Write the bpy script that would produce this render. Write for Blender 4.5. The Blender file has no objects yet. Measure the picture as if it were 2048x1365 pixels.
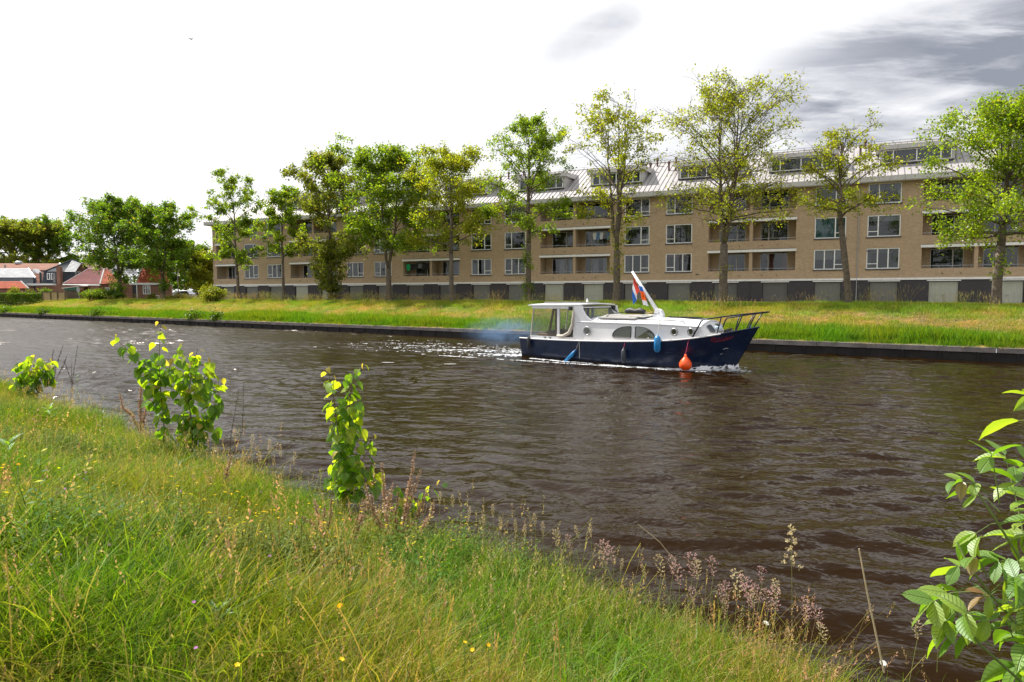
import bpy, math, random
import numpy as np
from mathutils import Vector, Matrix, Quaternion
R = math.radians
rng = np.random.default_rng(7)
random.seed(7)
SC = bpy.context.scene
COL = SC.collection

# ------------------------------------------------------------------ camera, sky, sun, exposure
FPX, HZ = 1365.0, 2.9
PITCH = math.atan(90.5 / FPX)
cam_d = bpy.data.cameras.new('camera')
cam_d.lens = 24.0; cam_d.sensor_width = 36.0
cam_d.clip_start = 0.05; cam_d.clip_end = 6000
cam = bpy.data.objects.new('camera', cam_d); COL.objects.link(cam)
cam.location = (0, 0, HZ); cam.rotation_euler = (math.pi / 2 - PITCH, 0, 0)
SC.camera = cam
SUN_AZ, SUN_EL = R(-52), R(52)          # azimuth from +Y towards +X
to_sun = Vector((math.sin(SUN_AZ) * math.cos(SUN_EL), math.cos(SUN_AZ) * math.cos(SUN_EL), math.sin(SUN_EL)))
w = bpy.data.worlds.new('World'); SC.world = w; w.use_nodes = True
nt = w.node_tree; nt.nodes.clear()
def N(t, **k):
    n = nt.nodes.new(t)
    for a, b in k.items(): setattr(n, a, b)
    return n
def L(a, b): nt.links.new(a, b)
def V(x):
    return x
def mth(op, a, b=None, c=None, clamp=False):
    n = nt.nodes.new('ShaderNodeMath'); n.operation = op; n.use_clamp = clamp
    for i, v in enumerate((a, b, c)):
        if v is None: continue
        if isinstance(v, (int, float)): n.inputs[i].default_value = v
        else: nt.links.new(v, n.inputs[i])
    return n.outputs[0]
def mixc(f, a, b, blend='MIX'):
    n = nt.nodes.new('ShaderNodeMix'); n.data_type = 'RGBA'; n.blend_type = blend
    for s, v in ((n.inputs[0], f), (n.inputs[6], a), (n.inputs[7], b)):
        if isinstance(v, (int, float)): s.default_value = v
        elif isinstance(v, tuple): s.default_value = (v[0], v[1], v[2], 1)
        else: nt.links.new(v, s)
    return n.outputs[2]
def ramp(f, stops, interp='LINEAR'):
    n = nt.nodes.new('ShaderNodeValToRGB'); cr = n.color_ramp; cr.interpolation = interp
    while len(cr.elements) < len(stops): cr.elements.new(0.5)
    for e, (p, c) in zip(cr.elements, stops):
        e.position = p; e.color = (c, c, c, 1) if isinstance(c, (int, float)) else (c[0], c[1], c[2], 1)
    nt.links.new(f, n.inputs[0]); return n.outputs[0]
def noise(vec, scale, detail=3, rough=0.5, dist=0.0):
    n = nt.nodes.new('ShaderNodeTexNoise'); n.inputs['Scale'].default_value = scale
    n.inputs['Detail'].default_value = detail; n.inputs['Roughness'].default_value = rough
    n.inputs['Distortion'].default_value = dist
    if vec is not None: nt.links.new(vec, n.inputs['Vector'])
    return n.outputs['Fac']
def mapping(vec, scale=(1, 1, 1), rot=(0, 0, 0), loc=(0, 0, 0)):
    n = nt.nodes.new('ShaderNodeMapping')
    n.inputs['Scale'].default_value = scale; n.inputs['Rotation'].default_value = rot; n.inputs['Location'].default_value = loc
    nt.links.new(vec, n.inputs['Vector']); return n.outputs[0]

out = N('ShaderNodeOutputWorld'); bg = N('ShaderNodeBackground'); bg.inputs['Strength'].default_value = 0.1
L(bg.outputs[0], out.inputs[0])
sky = N('ShaderNodeTexSky'); sky.sky_type = 'NISHITA'; sky.sun_disc = False
sky.sun_elevation = SUN_EL; sky.sun_rotation = SUN_AZ
geo = N('ShaderNodeNewGeometry'); tc = N('ShaderNodeTexCoord')
sep = N('ShaderNodeSeparateXYZ'); L(tc.outputs['Generated'], sep.inputs[0])
zz = mth('ADD', mth('MAXIMUM', sep.outputs[2], 0.0), 0.12)
pu = mth('DIVIDE', sep.outputs[0], zz); pv = mth('DIVIDE', sep.outputs[1], zz)
cmb = N('ShaderNodeCombineXYZ'); L(pu, cmb.inputs[0]); L(pv, cmb.inputs[1])
P = cmb.outputs[0]
# streaky cloud deck: long noise along the wind, finer curls on top
n1 = noise(mapping(P, (0.55, 1.0, 1), (0, 0, R(-25)), (3.3, 1.7, 0)), 0.9, 6, 0.55, 0.5)
n2 = noise(mapping(P, (1, 1, 1), (0, 0, 0), (9.1, 4.2, 0)), 2.3, 6, 0.6, 0.3)
nn = mth('ADD', mth('MULTIPLY', n1, 0.7), mth('MULTIPLY', n2, 0.3))
SKY_NN = nn
# the cloud is thicker to the right of the view, where the grey bank stands
side = ramp(mth('ADD', mth('MULTIPLY', sep.outputs[0], 0.9), 0.5), [(0.48, 0.0), (0.78, 1.0)], 'EASE')
# the long grey bank that climbs to the upper right
bu = mth('SUBTRACT', pv, mth('MULTIPLY', pu, 0.0))
band_c = mth('ADD', sep.outputs[2], mth('MULTIPLY', sep.outputs[0], -0.15))
band = mth('SUBTRACT', 1.0, mth('ABSOLUTE', mth('DIVIDE', mth('SUBTRACT', mth('ADD', band_c, mth('MULTIPLY', mth('SUBTRACT', nn, 0.5), 0.26)), 0.198), 0.070)), clamp=True)
n3 = noise(mapping(P, (0.5, 1.5, 1), (0, 0, R(-38)), (1.3, 8.7, 0)), 2.6, 6, 0.6, 0.4)
band = mth('MULTIPLY', band, ramp(n3, [(0.34, 0.25), (0.60, 1.1)], 'EASE'))
band = mth('MULTIPLY', band, ramp(sep.outputs[0], [(0.27, 0.0), (0.42, 1.0)], 'EASE'))
puff_x = mth('DIVIDE', mth('SUBTRACT', sep.outputs[0], 0.105), 0.075)
puff_z = mth('DIVIDE', mth('SUBTRACT', sep.outputs[2], mth('ADD', 0.345, mth('MULTIPLY', mth('SUBTRACT', sep.outputs[0], 0.105), 0.35))), 0.032)
puff = mth('SUBTRACT', 1.0, mth('ADD', mth('MULTIPLY', puff_x, puff_x), mth('MULTIPLY', puff_z, puff_z)), clamp=True)
puff = mth('MULTIPLY', puff, mth('MULTIPLY', n2, 1.3))
thick = mth('MULTIPLY', ramp(nn, [(0.44, 0.0), (0.66, 1.0)], 'EASE'), side)
dark = mth('ADD', mth('MULTIPLY', thick, 0.5), mth('MULTIPLY', band, mth('ADD', 0.55, mth('MULTIPLY', n2, 0.95))))
# the grey bank goes on above the frame on the right
over = mth('MULTIPLY', ramp(mth('ADD', sep.outputs[2], mth('MULTIPLY', mth('SUBTRACT', nn, .5), .25)), [(0.40, 0.0), (0.50, 1.0)], 'EASE'), ramp(mth('ADD', sep.outputs[0], mth('MULTIPLY', mth('SUBTRACT', nn, .5), .5)), [(0.02, 0.0), (0.34, 1.0)], 'EASE'))
over = mth('MULTIPLY', over, ramp(mth('ADD', mth('MULTIPLY', sep.outputs[1], .5), .5), [(0.5, 0.0), (0.65, 1.0)], 'EASE'))
dark = mth('ADD', dark, mth('MULTIPLY', over, 0.62))
dark = mth('ADD', dark, mth('MULTIPLY', puff, mth('MULTIPLY', mth('MULTIPLY', nn, n3), 1.9)), clamp=True)
cloud = ramp(dark, [(0.0, (5.3, 5.3, 5.34)), (0.3, (3.7, 3.74, 3.92)), (0.65, (2.35, 2.42, 2.68)), (1.0, (1.5, 1.6, 1.85))])
L(mixc(0.96, sky.outputs[0], cloud), bg.inputs[0])

sun_d = bpy.data.lights.new('sun', 'SUN'); sun_d.energy = 4.1; sun_d.angle = R(0.6); sun_d.color = (1.0, 0.955, 0.88)
sun = bpy.data.objects.new('sun', sun_d); COL.objects.link(sun)
sun.rotation_euler = to_sun.to_track_quat('Z', 'Y').to_euler(); sun.location = (0, 0, 60)
SC.view_settings.view_transform = 'Standard'; SC.view_settings.look = 'None'
SC.view_settings.exposure = 1.08; SC.view_settings.gamma = 1.0; SC.view_settings.use_curve_mapping = False
SC.render.engine = 'CYCLES'
SC.cycles.max_bounces = 8; SC.cycles.transparent_max_bounces = 12
SC.cycles.caustics_reflective = False; SC.cycles.caustics_refractive = False

# ------------------------------------------------------------------ helpers
def ray(x, y):
    u = (x - 1024) / FPX; v = (682.5 - y) / FPX
    return Vector((u, math.cos(PITCH) + v * math.sin(PITCH), -math.sin(PITCH) + v * math.cos(PITCH)))
def at(x, y, Y):
    r = ray(x, y); k = Y / r.y
    return Vector((r.x * k, Y, HZ + r.z * k))
CD = (-0.818, 0.5752)                       # direction of the canal, q is measured across it
CN = (0.5752, 0.818)
def tq(t, q): return (CD[0] * t + CN[0] * q, CD[1] * t + CN[1] * q)
def to_tq(X, Y): return (CD[0] * X + CD[1] * Y, CN[0] * X + CN[1] * Y)
Q_FAR = 36.6
def q_edge(t): return 4.25 + 0.13 * min(max(t, -12), 24)
def sm(a, b, x):
    x = min(max((x - a) / (b - a), 0), 1); return x * x * (3 - 2 * x)
def bump2(x, y): return math.sin(x * 1.7 + 0.3) * math.cos(y * 1.3) * 0.5 + math.sin(x * 0.6 - y * 0.9) * 0.5
def z_near(t, q):
    e = q_edge(t)
    z = 1.32 - 0.85 * sm(0.8, e - 0.15, q) + 0.05 * bump2(t * 1.2, q * 1.4)
    if q > e - 0.12: z -= 1.4 * sm(e - 0.12, e + 0.35, q)
    return z
def z_far(t, q):
    z = 0.62 + 0.12 * sm(36.7, 38, q) + 1.5 * sm(37.6, 48.5, q)
    if q < 50: z += 0.05 * bump2(t * 0.8, q * 0.9) * sm(37.2, 39, q)
    return z
def hit_near(x, y, h):
    r = ray(x, y); k = 1.6
    while k < 60:
        X, Y, Z = r.x * k, r.y * k, HZ + r.z * k
        t, q = to_tq(X, Y)
        if Z < z_near(t, min(q, q_edge(t) - .12)) + h: return Vector((X, Y, Z))
        k += 0.01
    return Vector((X, Y, Z))

def props(o, label=None, cat=None, group=None, kind=None):
    if label: o['label'] = label
    if cat: o['category'] = cat
    if group: o['group'] = group
    if kind: o['kind'] = kind
    return o
def empty(name, loc=(0, 0, 0), rz=0.0, label=None, cat=None, group=None):
    o = bpy.data.objects.new(name, None); COL.objects.link(o)
    o.location = loc; o.rotation_euler = (0, 0, rz); o.empty_display_size = 0.2
    return props(o, label, cat, group)
def link(name, me, mat=None, parent=None, M=None):
    o = bpy.data.objects.new(name, me); COL.objects.link(o)
    if mat is not None and len(me.materials) == 0:
        for m in (mat if isinstance(mat, (list, tuple)) else [mat]): me.materials.append(m)
    if parent is not None: o.parent = parent
    if M is not None: o.matrix_local = M
    return o
def arrays(name, v, f, tint=None, smooth=False):
    """v (n,3), f (m,k): one mesh of k-gons, fast"""
    v = np.asarray(v, np.float32); f = np.asarray(f, np.int32); k = f.shape[1]
    me = bpy.data.meshes.new(name)
    me.vertices.add(len(v)); me.vertices.foreach_set('co', v.ravel())
    me.loops.add(f.size); me.loops.foreach_set('vertex_index', f.ravel())
    me.polygons.add(len(f))
    me.polygons.foreach_set('loop_start', np.arange(0, f.size, k, dtype=np.int32))
    if smooth: me.polygons.foreach_set('use_smooth', np.ones(len(f), bool))
    if tint is not None:
        a = me.attributes.new('tint', 'FLOAT_COLOR', 'POINT')
        c = np.ones((len(v), 4), np.float32); c[:, :3] = tint
        a.data.foreach_set('color', c.ravel())
    me.update(calc_edges=True); me.validate()
    return me

class MB:
    def __init__(s): s.v = []; s.f = []; s.m = []; s.cur = 0
    def add(s, vs, fs):
        b = len(s.v); s.v += [tuple(p) for p in vs]
        for f in fs: s.f.append(tuple(b + i for i in f)); s.m.append(s.cur)
        return s
    def quad(s, a, b, c, d): return s.add([a, b, c, d], [(0, 1, 2, 3)])
    def box(s, x0, x1, y0, y1, z0, z1):
        return s.add([(x0, y0, z0), (x1, y0, z0), (x1, y1, z0), (x0, y1, z0), (x0, y0, z1), (x1, y0, z1), (x1, y1, z1), (x0, y1, z1)],
                     [(0, 3, 2, 1), (4, 5, 6, 7), (0, 1, 5, 4), (1, 2, 6, 5), (2, 3, 7, 6), (3, 0, 4, 7)])
    def tube(s, pts, r, n=8, cap=True):
        pts = [Vector(p) for p in pts]; rs = r if isinstance(r, (list, tuple)) else [r] * len(pts)
        b = len(s.v); up = Vector((0, 0, 1)); prev = None
        for i, p in enumerate(pts):
            d = (pts[min(i + 1, len(pts) - 1)] - pts[max(i - 1, 0)])
            if d.length < 1e-9: d = Vector((0, 0, 1))
            d.normalize()
            if prev is None:
                a = d.cross(up)
                if a.length < 1e-3: a = d.cross(Vector((1, 0, 0)))
            else: a = prev - d * prev.dot(d)
            a.normalize(); prev = a; c = d.cross(a)
            for j in range(n):
                th = 2 * math.pi * j / n
                s.v.append(tuple(p + (a * math.cos(th) + c * math.sin(th)) * rs[i]))
        for i in range(len(pts) - 1):
            for j in range(n):
                k = (j + 1) % n
                s.f.append((b + i * n + j, b + i * n + k, b + (i + 1) * n + k, b + (i + 1) * n + j)); s.m.append(s.cur)
        if cap:
            s.f.append(tuple(b + j for j in range(n))[::-1]); s.m.append(s.cur)
            e = b + (len(pts) - 1) * n; s.f.append(tuple(e + j for j in range(n))); s.m.append(s.cur)
        return s
    def prism(s, poly, a0, a1, axis='y'):
        """poly of 2D points extruded along axis: 'y' uses (x,z), 'x' uses (y,z), 'z' uses (x,y)"""
        def P(p, a): return {'y': (p[0], a, p[1]), 'x': (a, p[0], p[1]), 'z': (p[0], p[1], a)}[axis]
        n = len(poly); vs = [P(p, a0) for p in poly] + [P(p, a1) for p in poly]
        fs = [tuple(range(n))[::-1], tuple(range(n, 2 * n))] + [(i, (i + 1) % n, n + (i + 1) % n, n + i) for i in range(n)]
        return s.add(vs, fs)
    def lathe(s, prof, n=16, c=(0, 0, 0), sc=(1, 1, 1)):
        b = len(s.v)
        for (r, z) in prof:
            for j in range(n):
                th = 2 * math.pi * j / n
                s.v.append((c[0] + r * math.cos(th) * sc[0], c[1] + r * math.sin(th) * sc[1], c[2] + z * sc[2]))
        for i in range(len(prof) - 1):
            for j in range(n):
                k = (j + 1) % n
                s.f.append((b + i * n + j, b + i * n + k, b + (i + 1) * n + k, b + (i + 1) * n + j)); s.m.append(s.cur)
        s.f.append(tuple(b + j for j in range(n))[::-1]); s.m.append(s.cur)
        e = b + (len(prof) - 1) * n; s.f.append(tuple(e + j for j in range(n))); s.m.append(s.cur)
        return s
    def mesh(s, name, smooth=False):
        me = bpy.data.meshes.new(name); me.from_pydata(s.v, [], s.f)
        if any(s.m): me.polygons.foreach_set('material_index', s.m)
        if smooth: me.polygons.foreach_set('use_smooth', [True] * len(s.f))
        me.update(); return me
    def build(s, name, mat, parent=None, smooth=False, M=None, bevel=0):
        o = link(name, s.mesh(name, smooth), mat, parent, M)
        if bevel:
            b = o.modifiers.new('bevel', 'BEVEL'); b.width = bevel; b.segments = 2; b.limit_method = 'ANGLE'
        return o

# ------------------------------------------------------------------ materials
def newmat(name):
    global nt
    m = bpy.data.materials.new(name); m.use_nodes = True; nt = m.node_tree; nt.nodes.clear()
    o = nt.nodes.new('ShaderNodeOutputMaterial'); return m, o
def bsdf(o, col=None, rough=0.6, metal=0.0, spec=0.5, **k):
    b = nt.nodes.new('ShaderNodeBsdfPrincipled')
    if col is not None:
        if isinstance(col, tuple): b.inputs['Base Color'].default_value = (*col, 1)
        else: nt.links.new(col, b.inputs['Base Color'])
    if isinstance(rough, (int, float)): b.inputs['Roughness'].default_value = rough
    else: nt.links.new(rough, b.inputs['Roughness'])
    b.inputs['Metallic'].default_value = metal; b.inputs['Specular IOR Level'].default_value = spec
    nt.links.new(b.outputs[0], o.inputs[0]); return b
def objco():
    t = nt.nodes.new('ShaderNodeTexCoord'); return t.outputs['Object']
def bumpn(b, h, dist=0.01, strength=1.0):
    n = nt.nodes.new('ShaderNodeBump'); n.inputs['Distance'].default_value = dist; n.inputs['Strength'].default_value = strength
    nt.links.new(h, n.inputs['Height']); nt.links.new(n.outputs[0], b.inputs['Normal']); return n
def plain(name, col, rough=0.6, metal=0.0, var=0.12, vs=4.0, spec=0.5, bump=0.0):
    m, o = newmat(name); c = objco()
    f = noise(c, vs, 5, 0.6); g = noise(c, vs * 7, 3, 0.6)
    k = mth('ADD', mth('MULTIPLY', f, 0.7), mth('MULTIPLY', g, 0.3))
    lo = tuple(x * (1 - var * 1.6) for x in col); hi = tuple(min(1, x * (1 + var * 1.3)) for x in col)
    b = bsdf(o, mixc(ramp(k, [(0.3, 0.0), (0.7, 1.0)]), lo, hi), rough, metal, spec)
    if bump: bumpn(b, g, bump)
    return m
def brick(name, c1, c2, mortar, bw=0.215, bh=0.0625, ms=0.011, patch=0.25):
    m, o = newmat(name); c = objco()
    sp = nt.nodes.new('ShaderNodeSeparateXYZ'); nt.links.new(c, sp.inputs[0])
    cb = nt.nodes.new('ShaderNodeCombineXYZ'); nt.links.new(mth('ADD', sp.outputs[0], sp.outputs[1]), cb.inputs[0]); nt.links.new(sp.outputs[2], cb.inputs[1])
    t = nt.nodes.new('ShaderNodeTexBrick'); nt.links.new(cb.outputs[0], t.inputs['Vector'])
    t.inputs['Color1'].default_value = (*c1, 1); t.inputs['Color2'].default_value = (*c2, 1); t.inputs['Mortar'].default_value = (*mortar, 1)
    t.inputs['Scale'].default_value = 1; t.inputs['Mortar Size'].default_value = ms
    t.inputs['Brick Width'].default_value = bw; t.inputs['Row Height'].default_value = bh; t.inputs['Bias'].default_value = -0.1
    pn = noise(mapping(c, (0.35, 0.35, 0.9)), 1.4, 5, 0.6)
    vn = noise(mapping(c, (5, 5, 0.6)), 1.0, 4, 0.6)           # faint run-off streaks
    dk = mth('ADD', mth('MULTIPLY', pn, 0.6), mth('MULTIPLY', vn, 0.4))
    col = mixc(ramp(dk, [(0.35, patch), (0.6, 0.0)]), t.outputs['Color'], tuple(x * 0.5 for x in c1))
    b = bsdf(o, col, 0.85, 0, 0.3); bumpn(b, t.outputs['Fac'], -0.006); return m
def leafmat(name, col=None, trans=0.5, gloss=0.06, varamt=0.3, noisy=0.0, c2=None, tcol=None, rough=0.4):
    """two-sided leaf: diffuse + light coming through, colour from the vertex attribute unless given"""
    m, o = newmat(name)
    if col is None:
        a = nt.nodes.new('ShaderNodeAttribute'); a.attribute_name = 'tint'; base = a.outputs['Color']
    else:
        r = nt.nodes.new('ShaderNodeObjectInfo'); base = mixc(r.outputs['Random'], col, c2 or col)
    if noisy:
        g = nt.nodes.new('ShaderNodeNewGeometry')
        f = noise(g.outputs['Position'], noisy, 3, 0.55)
        base = mixc(ramp(f, [(0.38, 0.0), (0.62, 1.0)]), mixc(1.0, base, (0.8, 1.05, 0.75), 'MULTIPLY'), mixc(1.0, base, (1.25, 1.0, 0.95), 'MULTIPLY'))
    d = nt.nodes.new('ShaderNodeBsdfDiffuse'); t = nt.nodes.new('ShaderNodeBsdfTranslucent'); g = nt.nodes.new('ShaderNodeBsdfGlossy')
    nt.links.new(base, d.inputs[0])
    nt.links.new(mixc(1.0, base, tcol or (1.5, 1.55, 0.55), 'MULTIPLY'), t.inputs[0])
    g.inputs['Roughness'].default_value = rough; g.inputs[0].default_value = (0.9, 0.95, 1, 1)
    m1 = nt.nodes.new('ShaderNodeMixShader'); m1.inputs[0].default_value = trans
    nt.links.new(d.outputs[0], m1.inputs[1]); nt.links.new(t.outputs[0], m1.inputs[2])
    m2 = nt.nodes.new('ShaderNodeMixShader'); m2.inputs[0].default_value = gloss
    nt.links.new(m1.outputs[0], m2.inputs[1]); nt.links.new(g.outputs[0], m2.inputs[2])
    nt.links.new(m2.outputs[0], o.inputs[0]); return m
def glass(name, tint=(0.02, 0.025, 0.03), alpha=0.35, rough=0.02, refl=1.0):
    """window pane: mirror-like reflection by angle, the rest partly see-through"""
    m, o = newmat(name)
    fr = nt.nodes.new('ShaderNodeFresnel'); fr.inputs[0].default_value = 1.6
    gl = nt.nodes.new('ShaderNodeBsdfGlossy'); gl.inputs['Roughness'].default_value = rough; gl.inputs[0].default_value = (0.92, 0.96, 1, 1)
    tr = nt.nodes.new('ShaderNodeBsdfTransparent'); tr.inputs[0].default_value = (0.85, 0.9, 0.9, 1)
    df = nt.nodes.new('ShaderNodeBsdfDiffuse'); df.inputs[0].default_value = (*tint, 1)
    a = nt.nodes.new('ShaderNodeMixShader'); a.inputs[0].default_value = alpha
    nt.links.new(df.outputs[0], a.inputs[1]); nt.links.new(tr.outputs[0], a.inputs[2])
    b = nt.nodes.new('ShaderNodeMixShader'); nt.links.new(mth('MULTIPLY', fr.outputs[0], refl, clamp=True), b.inputs[0])
    nt.links.new(a.outputs[0], b.inputs[1]); nt.links.new(gl.outputs[0], b.inputs[2]); nt.links.new(b.outputs[0], o.inputs[0])
    return m

M = {}
M['brick_tan'] = brick('tan brick', (0.55, 0.375, 0.22), (0.39, 0.255, 0.145), (0.46, 0.40, 0.32), patch=0.22)
M['brick_dark'] = brick('dark brown brick', (0.062, 0.055, 0.062), (0.042, 0.038, 0.045), (0.09, 0.085, 0.088), patch=0.15)
M['brick_red'] = brick('red brick', (0.30, 0.115, 0.07), (0.20, 0.075, 0.05), (0.26, 0.2, 0.16))
M['white_paint'] = plain('white paint', (0.82, 0.82, 0.82), 0.45, var=0.05)
M['white_band'] = plain('white concrete band', (0.80, 0.79, 0.78), 0.6, var=0.1)
M['fascia'] = plain('light grey fascia', (0.50, 0.49, 0.475), 0.5, var=0.05, vs=1.2)
M['dark_sill'] = plain('dark sill', (0.05, 0.045, 0.045), 0.5)
M['concrete'] = plain('grey concrete', (0.30, 0.29, 0.28), 0.85, var=0.25, vs=2.0, bump=0.01)
M['pavement'] = plain('pavement stone', (0.34, 0.32, 0.30), 0.9, var=0.15)
M['asphalt'] = plain('asphalt', (0.055, 0.055, 0.057), 0.9, var=0.2)
M['steel'] = plain('galvanised steel', (0.36, 0.37, 0.38), 0.4, 0.7, var=0.08)
M['dark_metal'] = plain('dark metal', (0.03, 0.032, 0.035), 0.45, 0.4)
M['pipe_red'] = plain('brown vent pipe', (0.10, 0.05, 0.045), 0.6)
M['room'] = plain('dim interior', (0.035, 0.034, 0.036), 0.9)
M['plaster'] = plain('loggia ceiling', (0.42, 0.41, 0.39), 0.8)
M['curtain_w'] = plain('white net curtain', (0.55, 0.56, 0.57), 0.9, var=0.15, vs=3)
M['curtain_g'] = plain('grey curtain', (0.20, 0.205, 0.22), 0.9, var=0.2, vs=3)
M['curtain_t'] = plain('turquoise curtain', (0.05, 0.36, 0.40), 0.9, var=0.2, vs=3)
M['curtain_r'] = plain('rust curtain', (0.30, 0.10, 0.07), 0.9, var=0.2, vs=3)
M['glass'] = glass('window glass', alpha=0.75, refl=1.15)
M['roof_metal'] = plain('standing seam metal', (0.37, 0.35, 0.352), 0.6, 0.1, var=0.06, vs=0.7)
M['bark'] = plain('bark', (0.145, 0.115, 0.085), 0.95, var=0.4, vs=5.0, bump=0.04)
M['leaf'] = leafmat('tree leaf', trans=0.6, gloss=0.02, tcol=(1.85, 1.9, .65))
M['shrub'] = leafmat('shrub leaf', trans=0.45, gloss=0.02)
M['grass'] = leafmat('grass blade', trans=0.5, gloss=0.008, noisy=0.55, rough=0.45, tcol=(1.35, 1.35, 0.6))
M['grass_far'] = leafmat('far bank grass', trans=0.5, gloss=0.01, noisy=0.35, rough=0.5, tcol=(1.35, 1.35, 0.6))
def roofmat(name, col, rough=0.7, metal=0.0):
    m, o = newmat(name); c = objco()
    f = noise(c, 1.2, 5, 0.6); g = noise(c, 9, 3, 0.6)
    k = mth('ADD', mth('MULTIPLY', f, 0.6), mth('MULTIPLY', g, 0.4))
    b = bsdf(o, mixc(ramp(k, [(0.35, 0.0), (0.65, 1.0)]), tuple(x * 0.6 for x in col), tuple(min(1, x * 1.3) for x in col)), rough, metal); return m
M['tile_red'] = roofmat('orange red roof tile', (0.36, 0.085, 0.04), 0.95)
M['tile_maroon'] = roofmat('maroon roof tile', (0.17, 0.055, 0.055), 0.95)
M['tile_rust'] = roofmat('weathered rust roof tile', (0.26, 0.10, 0.06), 0.8)
M['slate'] = roofmat('blue black slate', (0.035, 0.047, 0.062), 0.75)
M['tile_silver'] = roofmat('shiny grey roof tile', (0.30, 0.31, 0.33), 0.6, 0.0)

# ------------------------------------------------------------------ ground, water
def soil():
    m, o = newmat('soil and thatch'); g = nt.nodes.new('ShaderNodeNewGeometry'); p = g.outputs['Position']
    f = noise(p, 0.6, 6, 0.65); h = noise(p, 9, 4, 0.7)
    c = mixc(ramp(f, [(0.35, 0.0), (0.65, 1.0)]), (0.055, 0.075, 0.018), (0.15, 0.11, 0.05))
    c = mixc(ramp(h, [(0.3, 0.0), (0.7, 0.8)]), c, (0.10, 0.08, 0.04))
    b = bsdf(o, c, 0.95, 0, 0.2); bumpn(b, h, 0.03); return m
M['soil'] = soil()
def grid(name, ts, qs, zf, mat):
    vs = []; fs = []
    for t in ts:
        for q in qs:
            X, Y = tq(t, q); vs.append((X, Y, zf(t, q)))
    n = len(qs)
    for i in range(len(ts) - 1):
        for j in range(n - 1): fs.append((i * n + j, i * n + j + 1, (i + 1) * n + j + 1, (i + 1) * n + j))
    me = arrays(name, vs, fs, smooth=True)
    # make sure normals point up
    if me.polygons[0].normal.z < 0: me.flip_normals()
    return props(link(name, me, mat), kind='structure')
tsn = [-600, -200, -60, -30] + list(np.arange(-20, 40, 0.5)) + [45, 55, 70, 100, 200, 900]
def qs_near_z(t, f):
    e = q_edge(t); qs = e - 0.5 + (f - 0.0); return qs
rel = [-2500, -600, -150, -40, -15, -8] + list(np.arange(-6, -0.4, 0.35)) + [-0.3, -0.15, -0.05, 0.1, 0.35]
vs = []; fs = []
for t in tsn:
    for f in rel:
        q = q_edge(t) + f; X, Y = tq(t, q); vs.append((X, Y, z_near(t, q)))
n = len(rel)
for i in range(len(tsn) - 1):
    for j in range(n - 1): fs.append((i * n + j, (i + 1) * n + j, (i + 1) * n + j + 1, i * n + j + 1))
me = arrays('near_bank_ground', vs, fs, smooth=True)
if me.polygons[5].normal.z < 0: me.flip_normals()
props(link('near_bank_ground', me, M['soil']), kind='structure')
grid('far_bank_ground', [-3000, -600, -200, -60] + list(np.arange(-40, 140, 1.5)) + [160, 250, 600, 3000],
     [36.66, 36.9, 37.2] + list(np.arange(37.6, 50, 0.7)) + [52, 60, 80, 120, 200, 500, 3000], z_far, M['soil'])
WSLOPE = .25
WR0, WR1 = 0.03, 0.07       # chop too fine to model reads as roughness out in the fairway
def watermat():
    m, o = newmat('peat brown canal water'); g = nt.nodes.new('ShaderNodeNewGeometry'); p = g.outputs['Position']
    sp = nt.nodes.new('ShaderNodeSeparateXYZ'); nt.links.new(p, sp.inputs[0])
    a = noise(mapping(p, (1.0, 1.7, 1), (0, 0, R(-14))), 1.7, 2, 0.5, 0.9); b_ = noise(mapping(p, (1, 1.5, 1), (0, 0, R(20)), (7, 3, 0)), 4.2, 2, 0.5, 0.6)
    c = noise(mapping(p, (1, 1.3, 1), (0, 0, R(-35))), 0.5, 2, 0.5); f = noise(mapping(p, (1, 1.3, 1), (0, 0, R(50)), (1, 8, 0)), 11.0, 2, 0.5)
    gust = ramp(noise(mapping(p, (0.10, 0.16, 1), (0, 0, R(35))), 1.0, 3, 0.5), [(0.35, 0.65), (0.65, 1.15)])
    # the canal lies calmer further along, to the left
    t = mth('ADD', mth('MULTIPLY', sp.outputs[0], CD[0]), mth('MULTIPLY', sp.outputs[1], CD[1]))
    calm = nt.nodes.new('ShaderNodeMapRange'); calm.interpolation_type = 'SMOOTHSTEP'; calm.inputs[1].default_value = 6; calm.inputs[2].default_value = 26; calm.inputs[3].default_value = 1.0; calm.inputs[4].default_value = 0.8
    nt.links.new(mth('ADD', t, mth('MULTIPLY', mth('SUBTRACT', noise(p, .12, 2), .5), 14)), calm.inputs[0])
    h = mth('ADD', mth('MULTIPLY', a, 0.02), mth('MULTIPLY', b_, 0.022)); h = mth('ADD', h, mth('MULTIPLY', f, 0.005))
    h = mth('MULTIPLY', mth('ADD', mth('MULTIPLY', h, gust), mth('MULTIPLY', c, 0.02)), calm.outputs[0])
    far = nt.nodes.new('ShaderNodeMapRange'); q_ = mth('ADD', mth('MULTIPLY', sp.outputs[0], CN[0]), mth('MULTIPLY', sp.outputs[1], CN[1]))
    far.inputs[1].default_value = 7; far.inputs[2].default_value = 24; far.inputs[3].default_value = WR0; far.inputs[4].default_value = WR1; nt.links.new(q_, far.inputs[0])
    fine = nt.nodes.new('ShaderNodeMapRange'); fine.inputs[1].default_value = 6; fine.inputs[2].default_value = 45; fine.inputs[3].default_value = 0; fine.inputs[4].default_value = .26; nt.links.new(t, fine.inputs[0])
    bs = bsdf(o, (0.0130, 0.0060, 0.0009), mth('ADD', far.outputs[0], fine.outputs[0]), 0, 0.5)
    bs.inputs['IOR'].default_value = 1.28; bs.inputs['Specular Tint'].default_value = (.30, .19, .12, 1)
    bumpn(bs, h, 1.0, 1.0); return m
M['water'] = watermat()
A = [tq(-700, -2), tq(900, -2), tq(900, 37), tq(-700, 37)]
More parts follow.
